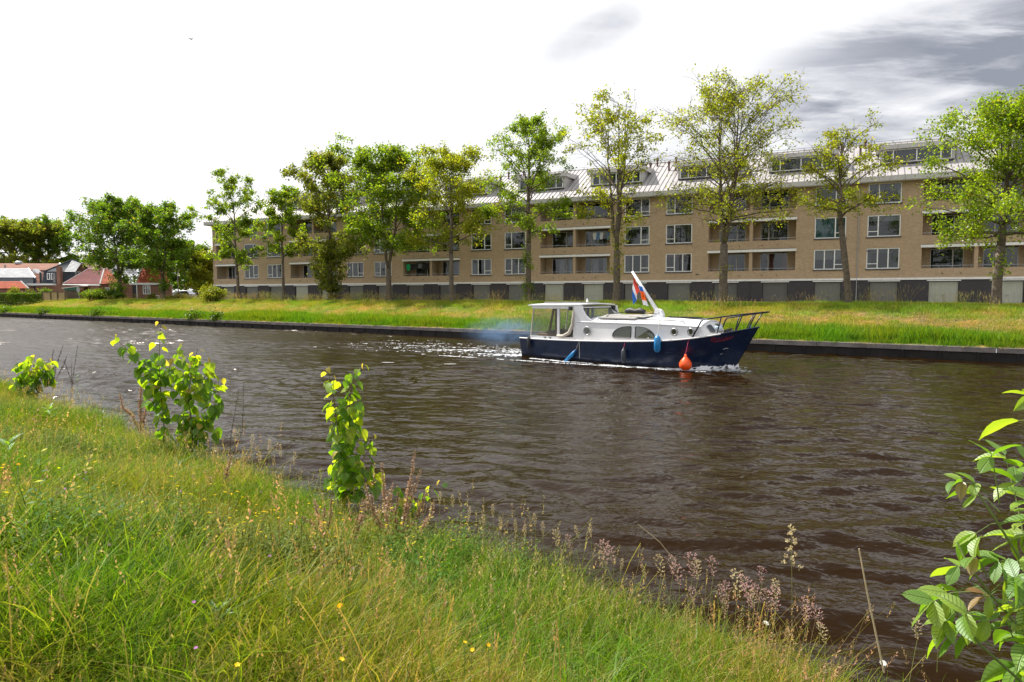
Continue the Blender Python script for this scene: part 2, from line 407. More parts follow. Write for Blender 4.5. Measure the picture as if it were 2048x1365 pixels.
BO = (1.2, 33.3); BRZ = R(-43); BSC = 1.035     # where the boat lies, its heading and scale
# the surface itself carries the waves: a sum of wind waves, steeper near us, and the churned water astern
tf = np.concatenate([[-700, -60, -30, -18], np.arange(-13, 22, .11), np.arange(22, 60, .16), np.arange(60, 100, .3), [108, 125, 160, 260, 900]])
qf = np.concatenate([[-2, 2.5], np.arange(3.4, 37.0, .105)])
TT, QQ = np.meshgrid(tf, qf, indexing='ij'); WX = CD[0] * TT + CN[0] * QQ; WY = CD[1] * TT + CN[1] * QQ
rw = np.random.default_rng(17); HH = np.zeros_like(WX); 
wx_ = WX + .25 * np.sin(WY * .9 + 1) + .12 * np.sin(WX * 1.7); wy_ = WY + .25 * np.sin(WX * .7) + .10 * np.sin(WY * 2.1 + WX)
for i in range(54):
    lam = .40 * (1.9 / .40) ** (rw.random() ** 1.7); th = R(76) + rw.normal(0, R(21)); kk = 2 * math.pi / lam
    grp = .55 + .45 * np.sin((wx_ * math.cos(th + 1.1) + wy_ * math.sin(th + 1.1)) * kk * .21 + rw.uniform(0, 6.28)) * np.sin((wx_ * math.cos(th) + wy_ * math.sin(th)) * kk * .16 + rw.uniform(0, 6.28))
    ph = (wx_ * math.cos(th) + wy_ * math.sin(th)) * kk + rw.uniform(0, 6.28); HH += WSLOPE / math.sqrt(27) / kk * (np.sin(ph) + .22 * np.cos(2 * ph)) * grp * 1.5
gu = .75 + .45 * (np.sin(WX * .23 + WY * .31) * np.cos(WX * .17 - WY * .11 + 2)); HH *= np.clip(gu, .35, 1.3); sc_t = np.clip((TT - 6) / 26, 0, 1); HH *= 1 + .15 * sc_t * sc_t * (3 - 2 * sc_t)
cb, sb = math.cos(BRZ), math.sin(BRZ); ba = ((WX - BO[0]) * cb + (WY - BO[1]) * sb) / BSC; bl = (-(WX - BO[0]) * sb + (WY - BO[1]) * cb) / BSC
wk = np.where(ba < .2, np.exp(ba / 9.) * np.exp(-(bl / (1.3 - ba * .13)) ** 2), 0)
HH += wk * (.035 * np.sin(WX * 13 + 3 * np.sin(WY * 5)) * np.sin(WY * 11 + 2 * np.sin(WX * 7)) + .03 * np.sin(WX * 5.1 + WY * 7.3))
arm = np.abs(np.abs(bl) - (10.1 - ba) * .30); ar = np.where(ba < 9.8, np.exp(-(arm / .5) ** 2) * np.exp((ba - 9.8) / 14.), 0); HH += ar * .05 * np.cos(arm * 5)
fade = np.clip((TT + 16) / 3, 0, 1) * np.clip((106 - TT) / 8, 0, 1); HH *= fade
n_q = len(qf); ii, jj = np.meshgrid(np.arange(len(tf) - 1), np.arange(n_q - 1), indexing='ij'); b0 = (ii * n_q + jj).ravel()
me = arrays('canal_water', np.stack([WX.ravel(), WY.ravel(), HH.ravel()], 1), np.stack([b0, b0 + 1, b0 + n_q + 1, b0 + n_q], 1), smooth=True)
if me.polygons[0].normal.z < 0: me.flip_normals()
wo = link('canal_water', me, M['water']); props(wo, kind='structure')
mb = MB(); mb.quad(*[(x, y, -1.2) for x, y in A]); props(mb.build('canal_bed', M['soil']), kind='structure')
# road strip and kerb in front of the garages, parallel to the building
FR = -26.18; FO = (31.6, 58.6, 0.0)
def fr(x, y, z=0):
    c, s_ = math.cos(R(FR)), math.sin(R(FR)); return (FO[0] + c * x - s_ * y, FO[1] + s_ * x + c * y, z)
mb = MB(); mb.quad(*[fr(x, y, 2.252) for x, y in ((-84, -3.2), (24, -3.2), (24, 0.3), (-84, 0.3))]); props(mb.build('pavement', M['pavement']), kind='structure')
mb = MB()
for x in np.arange(-84, 24, 4):
    a = [fr(xx, yy, 0)[:2] for xx, yy in ((x + .01, -3.35), (x + 3.99, -3.35), (x + 3.99, -3.21), (x + .01, -3.21))]
    mb.add([(q[0], q[1], 2.15) for q in a] + [(q[0], q[1], 2.33) for q in a], [(0, 1, 5, 4), (1, 2, 6, 5), (2, 3, 7, 6), (3, 0, 4, 7), (4, 5, 6, 7)])
props(mb.build('kerb', M['concrete']), kind='structure')

# ------------------------------------------------------------------ apartment building
BZ0 = 2.24
B = empty('apartment_building', FO, R(FR), 'long brown brick apartment block over a row of garages on the far bank', 'building')
XL, XR = -81.0, 22.0
DIV = [-80.45, -63.1, -45.6, -28.05, -10.7, 6.7, 24.1]
ROWS = [(5.19, 6.98), (7.92, 9.78), (10.73, 12.47)]
holes = []          # x0,x1,z0,z1,depth
wins = []
for d in DIV:
    for r, (z0, z1) in enumerate(ROWS):
        lt = z1 - 0.05 if r < 2 else 12.55
        for sgn in (-1, 1):
            a, b = (d - 3.82, d - 0.14) if sgn < 0 else (d + 0.14, d + 3.82)
            if a < XL or b > XR: continue
            holes.append((a, b, z0, lt, 1.5, r, sgn))
        for (a, b, ty) in ((d + 5.33, d + 7.87, 0), (d + 9.47, d + 12.0, 1)):
            if b < XR - 0.3: wins.append((a, b, z0, z1, ty, r))
# facade with real openings
xs = sorted({XL, XR} | {h[0] for h in holes} | {h[1] for h in holes} | {w_[0] for w_ in wins} | {w_[1] for w_ in wins})
ztop = 12.62
zs = sorted({4.42, ztop} | {h[2] for h in holes} | {h[3] for h in holes} | {w_[2] for w_ in wins} | {w_[3] for w_ in wins})
openings = [(h[0], h[1], h[2], h[3], 1.5) for h in holes] + [(w_[0], w_[1], w_[2], w_[3], 0.16) for w_ in wins]
mb = MB()
def inside(x, z): return any(a < x < b and c < z < e for a, b, c, e, _ in openings)
for i in range(len(xs) - 1):
    for j in range(len(zs) - 1):
        if not inside((xs[i] + xs[i + 1]) / 2, (zs[j] + zs[j + 1]) / 2):
            mb.quad((xs[i], 0, zs[j]), (xs[i + 1], 0, zs[j]), (xs[i + 1], 0, zs[j + 1]), (xs[i], 0, zs[j + 1]))
for a, b, c, e, dp in openings:
    mb.quad((a, 0, c), (a, 0, e), (a, dp, e), (a, dp, c)); mb.quad((b, 0, c), (b, dp, c), (b, dp, e), (b, 0, e))
    mb.quad((a, 0, e), (b, 0, e), (b, dp, e), (a, dp, e)); mb.quad((a, 0, c), (a, dp, c), (b, dp, c), (b, 0, c))
DEP = 12.2
mb.quad((XL, 0, 4.42), (XL, 0, ztop), (XL, DEP, ztop), (XL, DEP, 4.42)); mb.quad((XR, 0, 4.42), (XR, DEP, 4.42), (XR, DEP, ztop), (XR, 0, ztop))
mb.quad((XL, DEP, 2.2), (XL, DEP, ztop), (XR, DEP, ztop), (XR, DEP, 2.2))
mb.build('brick_wall', M['brick_tan'], B)
# garage storey
doors = [(-79.35 + 4.358 * k, -79.35 + 4.358 * k + 2.17) for k in range(23)]
mb = MB(); x = XL
for a, b in doors:
    mb.quad((x, 0.02, 2.2), (a, 0.02, 2.2), (a, 0.02, 4.24), (x, 0.02, 4.24)); mb.quad((a, 0.02, 4.12), (b, 0.02, 4.12), (b, 0.02, 4.24), (a, 0.02, 4.24))
    mb.quad((a, 0.02, 2.2), (a, 0.24, 2.2), (a, 0.24, 4.12), (a, 0.02, 4.12)); mb.quad((b, 0.24, 2.2), (b, 0.02, 2.2), (b, 0.02, 4.12), (b, 0.24, 4.12))
    x = b
mb.quad((x, 0.02, 2.2), (XR, 0.02, 2.2), (XR, 0.02, 4.24), (x, 0.02, 4.24)); mb.quad((XL, 0.02, 2.2), (XL, 0.02, 4.42), (XL, DEP, 4.42), (XL, DEP, 2.2))
mb.build('garage_wall', M['brick_dark'], B)
door_mats = {'g': plain('grey garage door', (0.125, 0.125, 0.115), 0.5, var=0.06), 'm': plain('mid grey garage door', (0.18, 0.18, 0.165), 0.5, var=0.06),
             'l': plain('pale grey green garage door', (0.43, 0.44, 0.37), 0.5, var=0.06)}
dseq = 'mmmllmmggmmllmmggmmllll'
def ribbed(a, b, z0, z1, y, pitch=0.1):
    m_ = MB(); n_ = max(4, int((b - a) / pitch)); st = (b - a) / n_
    for i in range(n_):
        x0 = a + i * st
        m_.quad((x0, y, z0), (x0 + st * .7, y, z0), (x0 + st * .7, y, z1), (x0, y, z1))
        m_.quad((x0 + st * .7, y, z0), (x0 + st * .8, y + .02, z0), (x0 + st * .8, y + .02, z1), (x0 + st * .7, y, z1))
        m_.quad((x0 + st * .8, y + .02, z0), (x0 + st, y, z0), (x0 + st, y, z1), (x0 + st * .8, y + .02, z1))
    return m_
for k, (a, b) in enumerate(doors):
    g = ribbed(a + .05, b - .05, 2.27, 4.06, 0.19).build('garage_door', door_mats[dseq[k % len(dseq)]], B)
    m_ = MB(); m_.box(a, a + .05, .14, .22, 2.25, 4.11); m_.box(b - .05, b, .14, .22, 2.25, 4.11); m_.box(a + .05, b - .05, .14, .22, 4.06, 4.11); m_.build('door_frame', M['dark_metal'], g)
    MB().box((a + b) / 2 - .09, (a + b) / 2 + .09, .13, .19, 2.92, 2.97).build('handle', M['steel'], g)
    MB().box(a - .12, b + .12, -.03, .03, 4.125, 4.21).build('door_lintel', M['white_paint'], B)
for k in range(24):
    x0 = XL + k * 4.36; MB().box(x0 - .03, min(x0 + 4.32, XR), -0.07, 0.1, 4.245, 4.42).build('concrete_band', M['white_band'], B)

def pleat(a, b, z0, z1, y, mat, parent, amp=0.03, pitch=0.14):
    m_ = MB(); n_ = max(3, int((b - a) / pitch) * 2); prev = None
    for i in range(n_ + 1):
        p = (a + (b - a) * i / n_, y + (amp if i % 2 else -amp))
        if prev: m_.quad((*prev, z0), (*p, z0), (*p, z1), (*prev, z1))
        prev = p
    return m_.build('curtain', mat, parent)
def window(par, a, b, z0, z1, y, cols, name='window', low=None, sill=True, fw=0.09, room=True, cur=None, wm=None):
    """cols: inner mullion fractions; low: index of the column that has a low vent light"""
    f = MB(); yo = y - 0.05
    f.box(a, b, yo, y + .03, z0, z0 + fw); f.box(a, b, yo, y + .03, z1 - fw, z1); f.box(a, a + fw, yo, y + .03, z0 + fw, z1 - fw); f.box(b - fw, b, yo, y + .03, z0 + fw, z1 - fw)
    ed = [a + fw / 2] + [a + (b - a) * c for c in cols] + [b - fw / 2]
    for e in ed[1:-1]: f.box(e - .045, e + .045, yo + .005, y + .025, z0 + fw, z1 - fw)
    zt = z0 + (z1 - z0) * 0.25
    if low is not None: f.box(ed[low] + .035, ed[low + 1] - .035, yo + .008, y + .022, zt - .03, zt + .03)
    W = f.build(name, wm or M['white_paint'], par)
    for i in range(len(ed) - 1):
        xa, xb = ed[i] + .035, ed[i + 1] - .035
        segs = [(z0 + fw, z1 - fw)] if i != low else [(z0 + fw, zt - .03), (zt + .03, z1 - fw)]
        for (p, q) in segs: MB().quad((xa, y - .01, p), (xb, y - .01, p), (xb, y - .01, q), (xa, y - .01, q)).build('pane', M['glass'], W)
    if sill: MB().box(a - .06, b + .06, -0.06, y - .05, z0 - .10, z0 - .004).build('sill', M['dark_sill'], W)
    if cur:
        for (c0, c1, zz0, mt) in cur: pleat(a + (b - a) * c0, a + (b - a) * c1, z0 + (z1 - z0) * zz0, z1 - .05, y + .12, mt, W)
    return W
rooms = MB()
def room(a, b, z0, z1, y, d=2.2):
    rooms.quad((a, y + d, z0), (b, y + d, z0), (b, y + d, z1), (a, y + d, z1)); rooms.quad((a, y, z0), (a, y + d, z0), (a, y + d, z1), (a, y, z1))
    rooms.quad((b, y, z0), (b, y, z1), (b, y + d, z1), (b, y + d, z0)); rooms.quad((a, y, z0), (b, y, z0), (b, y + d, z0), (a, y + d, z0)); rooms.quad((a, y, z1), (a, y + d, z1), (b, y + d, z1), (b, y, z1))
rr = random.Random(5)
CW, CG, CT, CR = M['curtain_w'], M['curtain_g'], M['curtain_t'], M['curtain_r']
for (a, b, z0, z1, ty, r) in wins:
    if r == 0: cols, low = ((0.34, 0.66), 2 if ty == 0 else 0)
    else: cols, low = ((0.66,), 1) if ty == 0 else ((0.33,), 0)
    if a > -6 and a < -4 and r == 1: cu = [(0.02, 0.98, 0.03, CT)]
    elif a > -6 and a < -4 and r == 0: cu = [(0.03, 0.6, 0.5, CW), (0.68, 0.98, 0.5, CW)]
    elif -2 < a < 0 and r == 1: cu = [(0.02, 0.98, 0.72, CW)]
    elif -19 < a < -18 and r == 1: cu = [(0.02, 0.98, 0.03, CG)]
    else:
        cu = []; mt = rr.choice([CW, CG, CG, CW, CR])
        if rr.random() < .65: cu.append((0.02, rr.uniform(.08, .22), 0.03, mt))
        if rr.random() < .45: cu.append((rr.uniform(.8, .93), 0.98, 0.03, mt))
        if rr.random() < .4: cu.append((0.02, 0.98, rr.uniform(.45, .85), rr.choice([CW, CW, CG, CR])))
    window(B, a + .01, b - .01, z0 + .01, z1 - .01, 0.1, cols, low=low, cur=cu)
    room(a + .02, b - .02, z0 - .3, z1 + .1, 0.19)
# loggias
for (a, b, z0, z1, dp, r, sgn) in holes:
    L_ = MB()
    fz = z0 - 0.72; bk = 1.5
    L_.quad((a, bk, fz), (b, bk, fz), (b, bk, z1), (a, bk, z1))
    lg = None
    m_ = MB()
    # back wall: brick either side of the joinery
    wa, wb = (a + 0.75, a + 3.15) if sgn < 0 else (b - 3.15, b - 0.75)
    m_.quad((a, bk, fz), (wa, bk, fz), (wa, bk, z1), (a, bk, z1)); m_.quad((wb, bk, fz), (b, bk, fz), (b, bk, z1), (wb, bk, z1))
    m_.quad((a, .22, fz), (b, .22, fz), (b, bk, fz), (a, bk, fz))
    m_.quad((a, .22, fz), (a, bk, fz), (a, bk, z0), (a, .22, z0)); m_.quad((b, .22, fz), (b, .22, z0), (b, bk, z0), (b, bk, fz))
    m_.quad((a, .22, fz), (a, .22, z0), (b, .22, z0), (b, .22, fz)); m_.quad((a, 0.001, z0), (b, 0.001, z0), (b, .22, z0), (a, .22, z0))
    lg = m_.build('loggia', M['brick_tan'], B)
    MB().quad((a, .05, z1 - .01), (b, .05, z1 - .01), (b, bk, z1 - .01), (a, bk, z1 - .01)).build('ceiling', M['plaster'], lg)
    door_left = (sgn > 0)
    cols = (0.3,) if door_left else (0.68,)
    mt = rr.choice([CW, CG, CR, CG]); cu = []
    if rr.random() < .6: cu.append((0.32, rr.uniform(.45, .6), 0.02, mt))
    if rr.random() < .6: cu.append((0.8, .98, 0.02, mt))
    W = window(B, wa, wb, fz + .1, z1 - .08, bk + .03, cols, name='balcony_window', sill=False, fw=.06, cur=cu, wm=M['fascia'])
    room(wa, wb, fz, z1, bk + .12, 2.0)
    rl = MB(); rl.tube([(a, .04, z0 + .2), (b, .04, z0 + .2)], .02, 6)
    for xx in np.linspace(a + .15, b - .15, 4): rl.tube([(xx, .04, z0 - .01), (xx, .04, z0 + .2)], .012, 5)
    rl.build('railing', M['steel'], B)
    if r < 2 and sgn < 0 or (r < 2 and a < -80.4): pass
    if r < 2: MB().box(a - .08 if sgn < 0 else a - .139, b + .139 if sgn < 0 else b + .08, -.12, .06, z1 - .02, z1 + .2).build('balcony_band', M['white_band'], B)
    if r < 2: MB().box(a - .02, b + .02, -.05, .05, z1 + .205, z1 + .24).build('drip_edge', M['dark_sill'], B)
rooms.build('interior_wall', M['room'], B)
# washing and things hanging in two loggias
def washing(x0, x1, z, y, cols, par):
    n_ = len(cols)
    for i, c in enumerate(cols):
        xx = x0 + (x1 - x0) * (i + .5) / n_; w2 = (x1 - x0) / n_ * .42; l_ = rr.uniform(.55, .8)
        m_ = MB(); m_.add([(xx - w2, y, z), (xx + w2, y, z), (xx + w2 * 1.7, y + .03, z - .25), (xx + w2 * 1.2, y, z - .3), (xx + w2 * .9, y + .02, z - l_), (xx - w2 * .9, y - .02, z - l_), (xx - w2 * 1.2, y, z - .3), (xx - w2 * 1.7, y + .03, z - .25)], [(0, 1, 2, 3, 4, 5, 6, 7)])
        o = m_.build('laundry', bpy.data.materials.get(c), None); o.location = FO; o.rotation_euler = (0, 0, R(FR)); o.data.materials.clear() if False else None
        yield o
for nm, c in (('green cloth', (0.02, 0.42, 0.16)), ('black cloth', (0.02, 0.02, 0.025)), ('blue cloth', (0.10, 0.20, 0.38)), ('white cloth', (0.6, 0.62, 0.66)), ('grey cloth', (0.16, 0.17, 0.2))): M[nm] = plain(nm, c, .9)
for o in washing(-49.2, -46.0, 6.62, .35, ['green cloth', 'black cloth', 'black cloth', 'grey cloth', 'black cloth', 'black cloth'], B): props(o, 'dark and green laundry on a line in the lowest loggia behind the wide leafy tree', 'laundry', 'laundry in the lowest loggia')
for o in washing(-26.2, -24.4, 9.35, .5, ['white cloth', 'blue cloth', 'white cloth', 'grey cloth', 'blue cloth'], B): props(o, 'pale and blue trousers drying in the middle loggia beside the half bare tree', 'laundry', 'laundry in the middle loggia')
for o in list(COL.objects):
    if o.name.startswith('laundry') and len(o.data.vertices) and 'green' in (o.data.materials[0].name if o.data.materials and o.data.materials[0] else ''):
        o['label'] = 'bright green shirt hanging in the lowest loggia behind the wide leafy tree'; 
        if 'group' in o: del o['group']

# roof: fascia, standing seam panels, ridge, hip at the left end
EY, EZ0, EZ1 = -0.75, 12.46, 12.93
SL = math.tan(R(30)); RY = DEP / 2
ZR = EZ1 + (RY - EY) * SL
xr0 = XL - 0.75; hipx = xr0 + (RY - EY) * 0.95
for k in range(21):
    x0 = xr0 + k * 5.2; x1 = min(x0 + 5.18, XR + .5)
    MB().prism([(EY, EZ0 + .07), (EY + .06, EZ0), (EY + .5, EZ0 + .0), (EY + .5, EZ1 - .06), (EY, EZ1)], x0, x1, 'x').build('fascia', M['fascia'], B)
MB().box(xr0 - .02, xr0 + .06, EY + .5, DEP + .7, EZ0, EZ1).build('fascia', M['fascia'], B)
MB().box(xr0, XR + .5, EY + .08, 0.2, EZ0 + .10, EZ0 + .15).build('soffit', M['plaster'], B)
dorm = []
for d in DIV:
    for c in (d - 4.35, d + 4.0):
        if c - 2.8 > XL + 3 and c + 2.8 < XR: dorm.append(c)
roof = MB().quad((xr0, EY + .05, EZ1 - .03), (XR + .5, EY + .05, EZ1 - .03), (XR + .5, RY, ZR - .03), (hipx, RY, ZR - .03))
roof.quad((XR + .5, DEP + .75, EZ1 - .03), (xr0, DEP + .75, EZ1 - .03), (hipx, RY, ZR - .03), (XR + .5, RY, ZR - .03))
roof.add([(xr0, DEP + .75, EZ1 - .03), (xr0, EY + .05, EZ1 - .03), (hipx, RY, ZR - .03)], [(0, 1, 2)])
ro = roof.build('roof', M['roof_metal'], B)
pw = 0.48; k = 0; x = xr0 + .1
rz = lambda y: EZ1 + (y - EY) * SL
DYF = 1.35                                   # dormer face
while x < XR:
    x1 = x + pw; top = min(RY, EY + (x - xr0) / .95) if x < hipx else RY
    m_ = MB(); ytop = top; SEAM_SHADE = M.setdefault('seam', plain('roof seam with painted shade', (.21, .195, .20), .7))  # the shadow gaps at the seams are painted in as a darker metal
    if top - EY > .5:
        for y0, y1 in ((EY, ytop),):
            m_.quad((x + .02, y0, rz(y0)), (x1 - .02, y0, rz(y0)), (x1 - .02, y1, rz(y1)), (x + .02, y1, rz(y1)))
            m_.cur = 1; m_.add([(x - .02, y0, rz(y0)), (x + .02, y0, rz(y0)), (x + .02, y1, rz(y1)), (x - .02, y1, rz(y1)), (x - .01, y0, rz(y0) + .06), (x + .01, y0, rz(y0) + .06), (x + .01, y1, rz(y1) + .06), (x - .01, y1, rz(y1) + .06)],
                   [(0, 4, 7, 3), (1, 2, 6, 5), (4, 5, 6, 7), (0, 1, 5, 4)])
        m_.build('roof_panel', [M['roof_metal'], SEAM_SHADE], ro)
    x = x1
MB().tube([(hipx, RY, ZR + .05), (XR + .5, RY, ZR + .05)], .05, 6).build('ridge_cap', M['fascia'], ro)
m_ = MB(); m_.tube([(hipx, RY - .1, ZR + .22), (XR + .5, RY - .1, ZR + .22)], .015, 5)
for xx in np.arange(hipx + 1, XR, 1.5): m_.tube([(xx, RY - .1, ZR), (xx, RY - .1, ZR + .22)], .02, 4)
m_.build('safety_rail', M['dark_metal'], ro)
# dormers
dz0, dz1 = 14.28, 15.42
for c in dorm:
    a, b = c - 2.75, c + 2.75
    yb = EY + (dz1 + .35 - EZ1) / SL
    D = MB()
    D.add([(a, DYF, rz(DYF) - .02), (a, DYF, dz1), (a, yb, dz1 + .3)], [(0, 1, 2)]); D.add([(b, DYF, rz(DYF) - .02), (b, yb, dz1 + .3), (b, DYF, dz1)], [(0, 1, 2)])
    D.quad((a, DYF + .01, rz(DYF) - .02), (b, DYF + .01, rz(DYF) - .02), (b, DYF + .01, dz0), (a, DYF + .01, dz0))
    D.quad((a, DYF + .01, dz0), (a + .2, DYF + .01, dz0), (a + .2, DYF + .01, dz1), (a, DYF + .01, dz1)); D.quad((b - .2, DYF + .01, dz0), (b, DYF + .01, dz0), (b, DYF + .01, dz1), (b - .2, DYF + .01, dz1))
    D.prism([(DYF - .35, dz1), (DYF - .35, dz1 + .38), (yb + .6, dz1 + .62), (yb + .6, dz1 + .02)], a - .3, b + .3, 'x')
    do = D.build('dormer', M['fascia'], B)
    wm = window(do, a + .22, b - .22, dz0, dz1 - .02, DYF, (.155, .5, .845), name='window_frame', sill=False, fw=.08)
    MB().box(a + .05, b - .05, DYF - .18, DYF - .06, dz0 - .12, dz0 - .005).build('dormer_sill', M['dark_sill'], do)
    for p0, p1 in ((.02, .16), (.2, .5), (.52, .8)):
        pleat(a + .22 + 5.06 * p0, a + .22 + 5.06 * p1, dz0 + .05, dz1 - .06, DYF + .14, CG, do)
    room(a + .1, b - .1, dz0 - .1, dz1, DYF + .25, 1.6)
rooms2 = MB()
# the interiors of the dormers were added after the first block of rooms
ri = MB(); 
for c in dorm:
    a, b = c - 2.65, c + 2.65
    ri.quad((a, DYF + 1.2, dz0 - .1), (b, DYF + 1.2, dz0 - .1), (b, DYF + 1.2, dz1), (a, DYF + 1.2, dz1))
ri.build('interior_wall', M['room'], B)
# vent pipes near the ridge
for xc in [-21.2 + 17.4 * k for k in range(-3, 3)] :
    for dx, dy, hh in ((-.5, 3.9, .9), (0, 3.9, .95), (.35, 5.3, .8), (2.3, 5.3, .8), (1.9, 3.9, .95), (2.6, 3.9, .9)):
        if xc + dx > XR: continue
        z = rz(dy); m_ = MB(); m_.tube([(xc + dx, dy, z - .1), (xc + dx, dy, z + hh * .75)], .1, 8); m_.lathe([(.15, 0), (.15, hh * .25), (.1, hh * .3)], 8, (xc + dx, dy, z + hh * .72)); m_.build('vent_pipe', M['pipe_red'], ro)
# drain spouts under each loggia parapet
for d in DIV:
    for z in (7.45, 10.2, 4.72):
        for dx in (-2.3, -1.0, 1.0, 2.3):
            if XL < d + dx < XR: MB().box(d + dx - .04, d + dx + .04, -.08, 0, z, z + .07).build('drain_spout', M['dark_sill'], B)
for x, z in ((-3.2 + 2.05, 6.7), (-15.6, 4.9)): MB().box(x - .05, x + .25, -.05, 0, z, z + .08).build('wall_vent', M['dark_sill'], B)
for x in (-10.7, -28.05, -45.6, -1.9): MB().tube([(x, -.05, 2.3), (x, -.05, 12.4)], .035, 6).build('downpipe', M['steel'], B) if x == -1.9 else MB().tube([(x, -.02, 2.3), (x, -.02, 4.24)], .02, 6).build('wall_joint', M['dark_sill'], B)

# ------------------------------------------------------------------ quay wall of the far bank
QB = empty('quay_wall', (*tq(0, Q_FAR), 0), 0, 'low canal bank revetment with pale cap beam and dark posts under long grass', 'retaining wall')
ang = math.atan2(CD[1], CD[0])            # local +x runs left along the bank
QB.rotation_euler = (0, 0, ang)
M['cap'] = plain('weathered cap beam', (0.19, 0.17, 0.16), 0.85, var=0.35, vs=1.5, bump=.01)
M['sheet'] = plain('wet dark boards', (0.016, 0.014, 0.013), 0.9, var=0.4, vs=2.0)
x = -60
while x < 170:
    l_ = rr.uniform(3.6, 4.4)
    MB().box(x + .01, x + l_ - .01, -.13 + rr.uniform(-.012, .012), .12, .40 + rr.uniform(-.01, .01), .63).build('cap_beam', M['cap'], QB, bevel=0.012); x += l_
MB().box(-700, 900, -.02, .06, -1.2, .40).build('sheet_wall', M['sheet'], QB)
x = -59
while x < 110:
    m_ = MB(); m_.tube([(x, .08, -.6), (x + rr.uniform(-.02, .02), .08, .40)], .05, 6); m_.build('post', M['sheet'], QB); x += 1.45

# ------------------------------------------------------------------ trees
GREENS = dict(lush=((.09, .165, .014), (.30, .37, .025)), mid=((.07, .14, .014), (.26, .33, .024)), dark=((.045, .11, .014), (.18, .26, .022)), yellow=((.12, .17, .015), (.36, .35, .03)), olive=((.09, .125, .018), (.24, .25, .035)))
def leaf_cloud(P, size, greens, rs, up=0.4, young=0.0, aspect=0.75):
    """kite shaped leaves, folded a little, at points P"""
    n = len(P); g1, g2 = np.array(greens[0]), np.array(greens[1])
    d = rs.normal(size=(n, 3)); d[:, 2] -= 0.35; d /= np.linalg.norm(d, axis=1)[:, None]
    nn_ = rs.normal(size=(n, 3)); nn_[:, 2] = np.abs(nn_[:, 2]) + up
    s_ = np.cross(d, nn_); s_ /= np.linalg.norm(s_, axis=1)[:, None] + 1e-9
    nr = np.cross(s_, d)
    L_ = size * rs.uniform(.65, 1.25, n)[:, None]; W_ = L_ * aspect * .5
    v = np.empty((n, 4, 3)); v[:, 0] = P; v[:, 1] = P + d * L_ * .5 + s_ * W_ + nr * L_ * .08; v[:, 2] = P + d * L_ ; v[:, 3] = P + d * L_ * .5 - s_ * W_ + nr * L_ * .08
    f = np.arange(n * 4).reshape(n, 4)
    t = np.clip(rs.beta(1.6, 2.4, n), 0, 1)
    # clumps share a tone
    cl = (np.sin(P[:, 0] * 1.9 + 1) * np.cos(P[:, 1] * 1.7) * np.sin(P[:, 2] * 2.1 + 2) + 1) / 2
    t = np.clip(.55 * t + .6 * cl - .05, 0, 1)[:, None]
    c = g1 * (1 - t) + g2 * t
    if young:
        y = (rs.random(n) < young)[:, None]; c = np.where(y, c * .4 + np.array((.30, .16, .05)) * .6, c)
    c = np.repeat(c * rs.uniform(.8, 1.15, n)[:, None], 4, axis=0)
    return v.reshape(-1, 3), f, c
def bez(p0, p1, p2, n):
    t = np.linspace(0, 1, n)[:, None]; return (1 - t) ** 2 * p0 + 2 * t * (1 - t) * p1 + t * t * p2
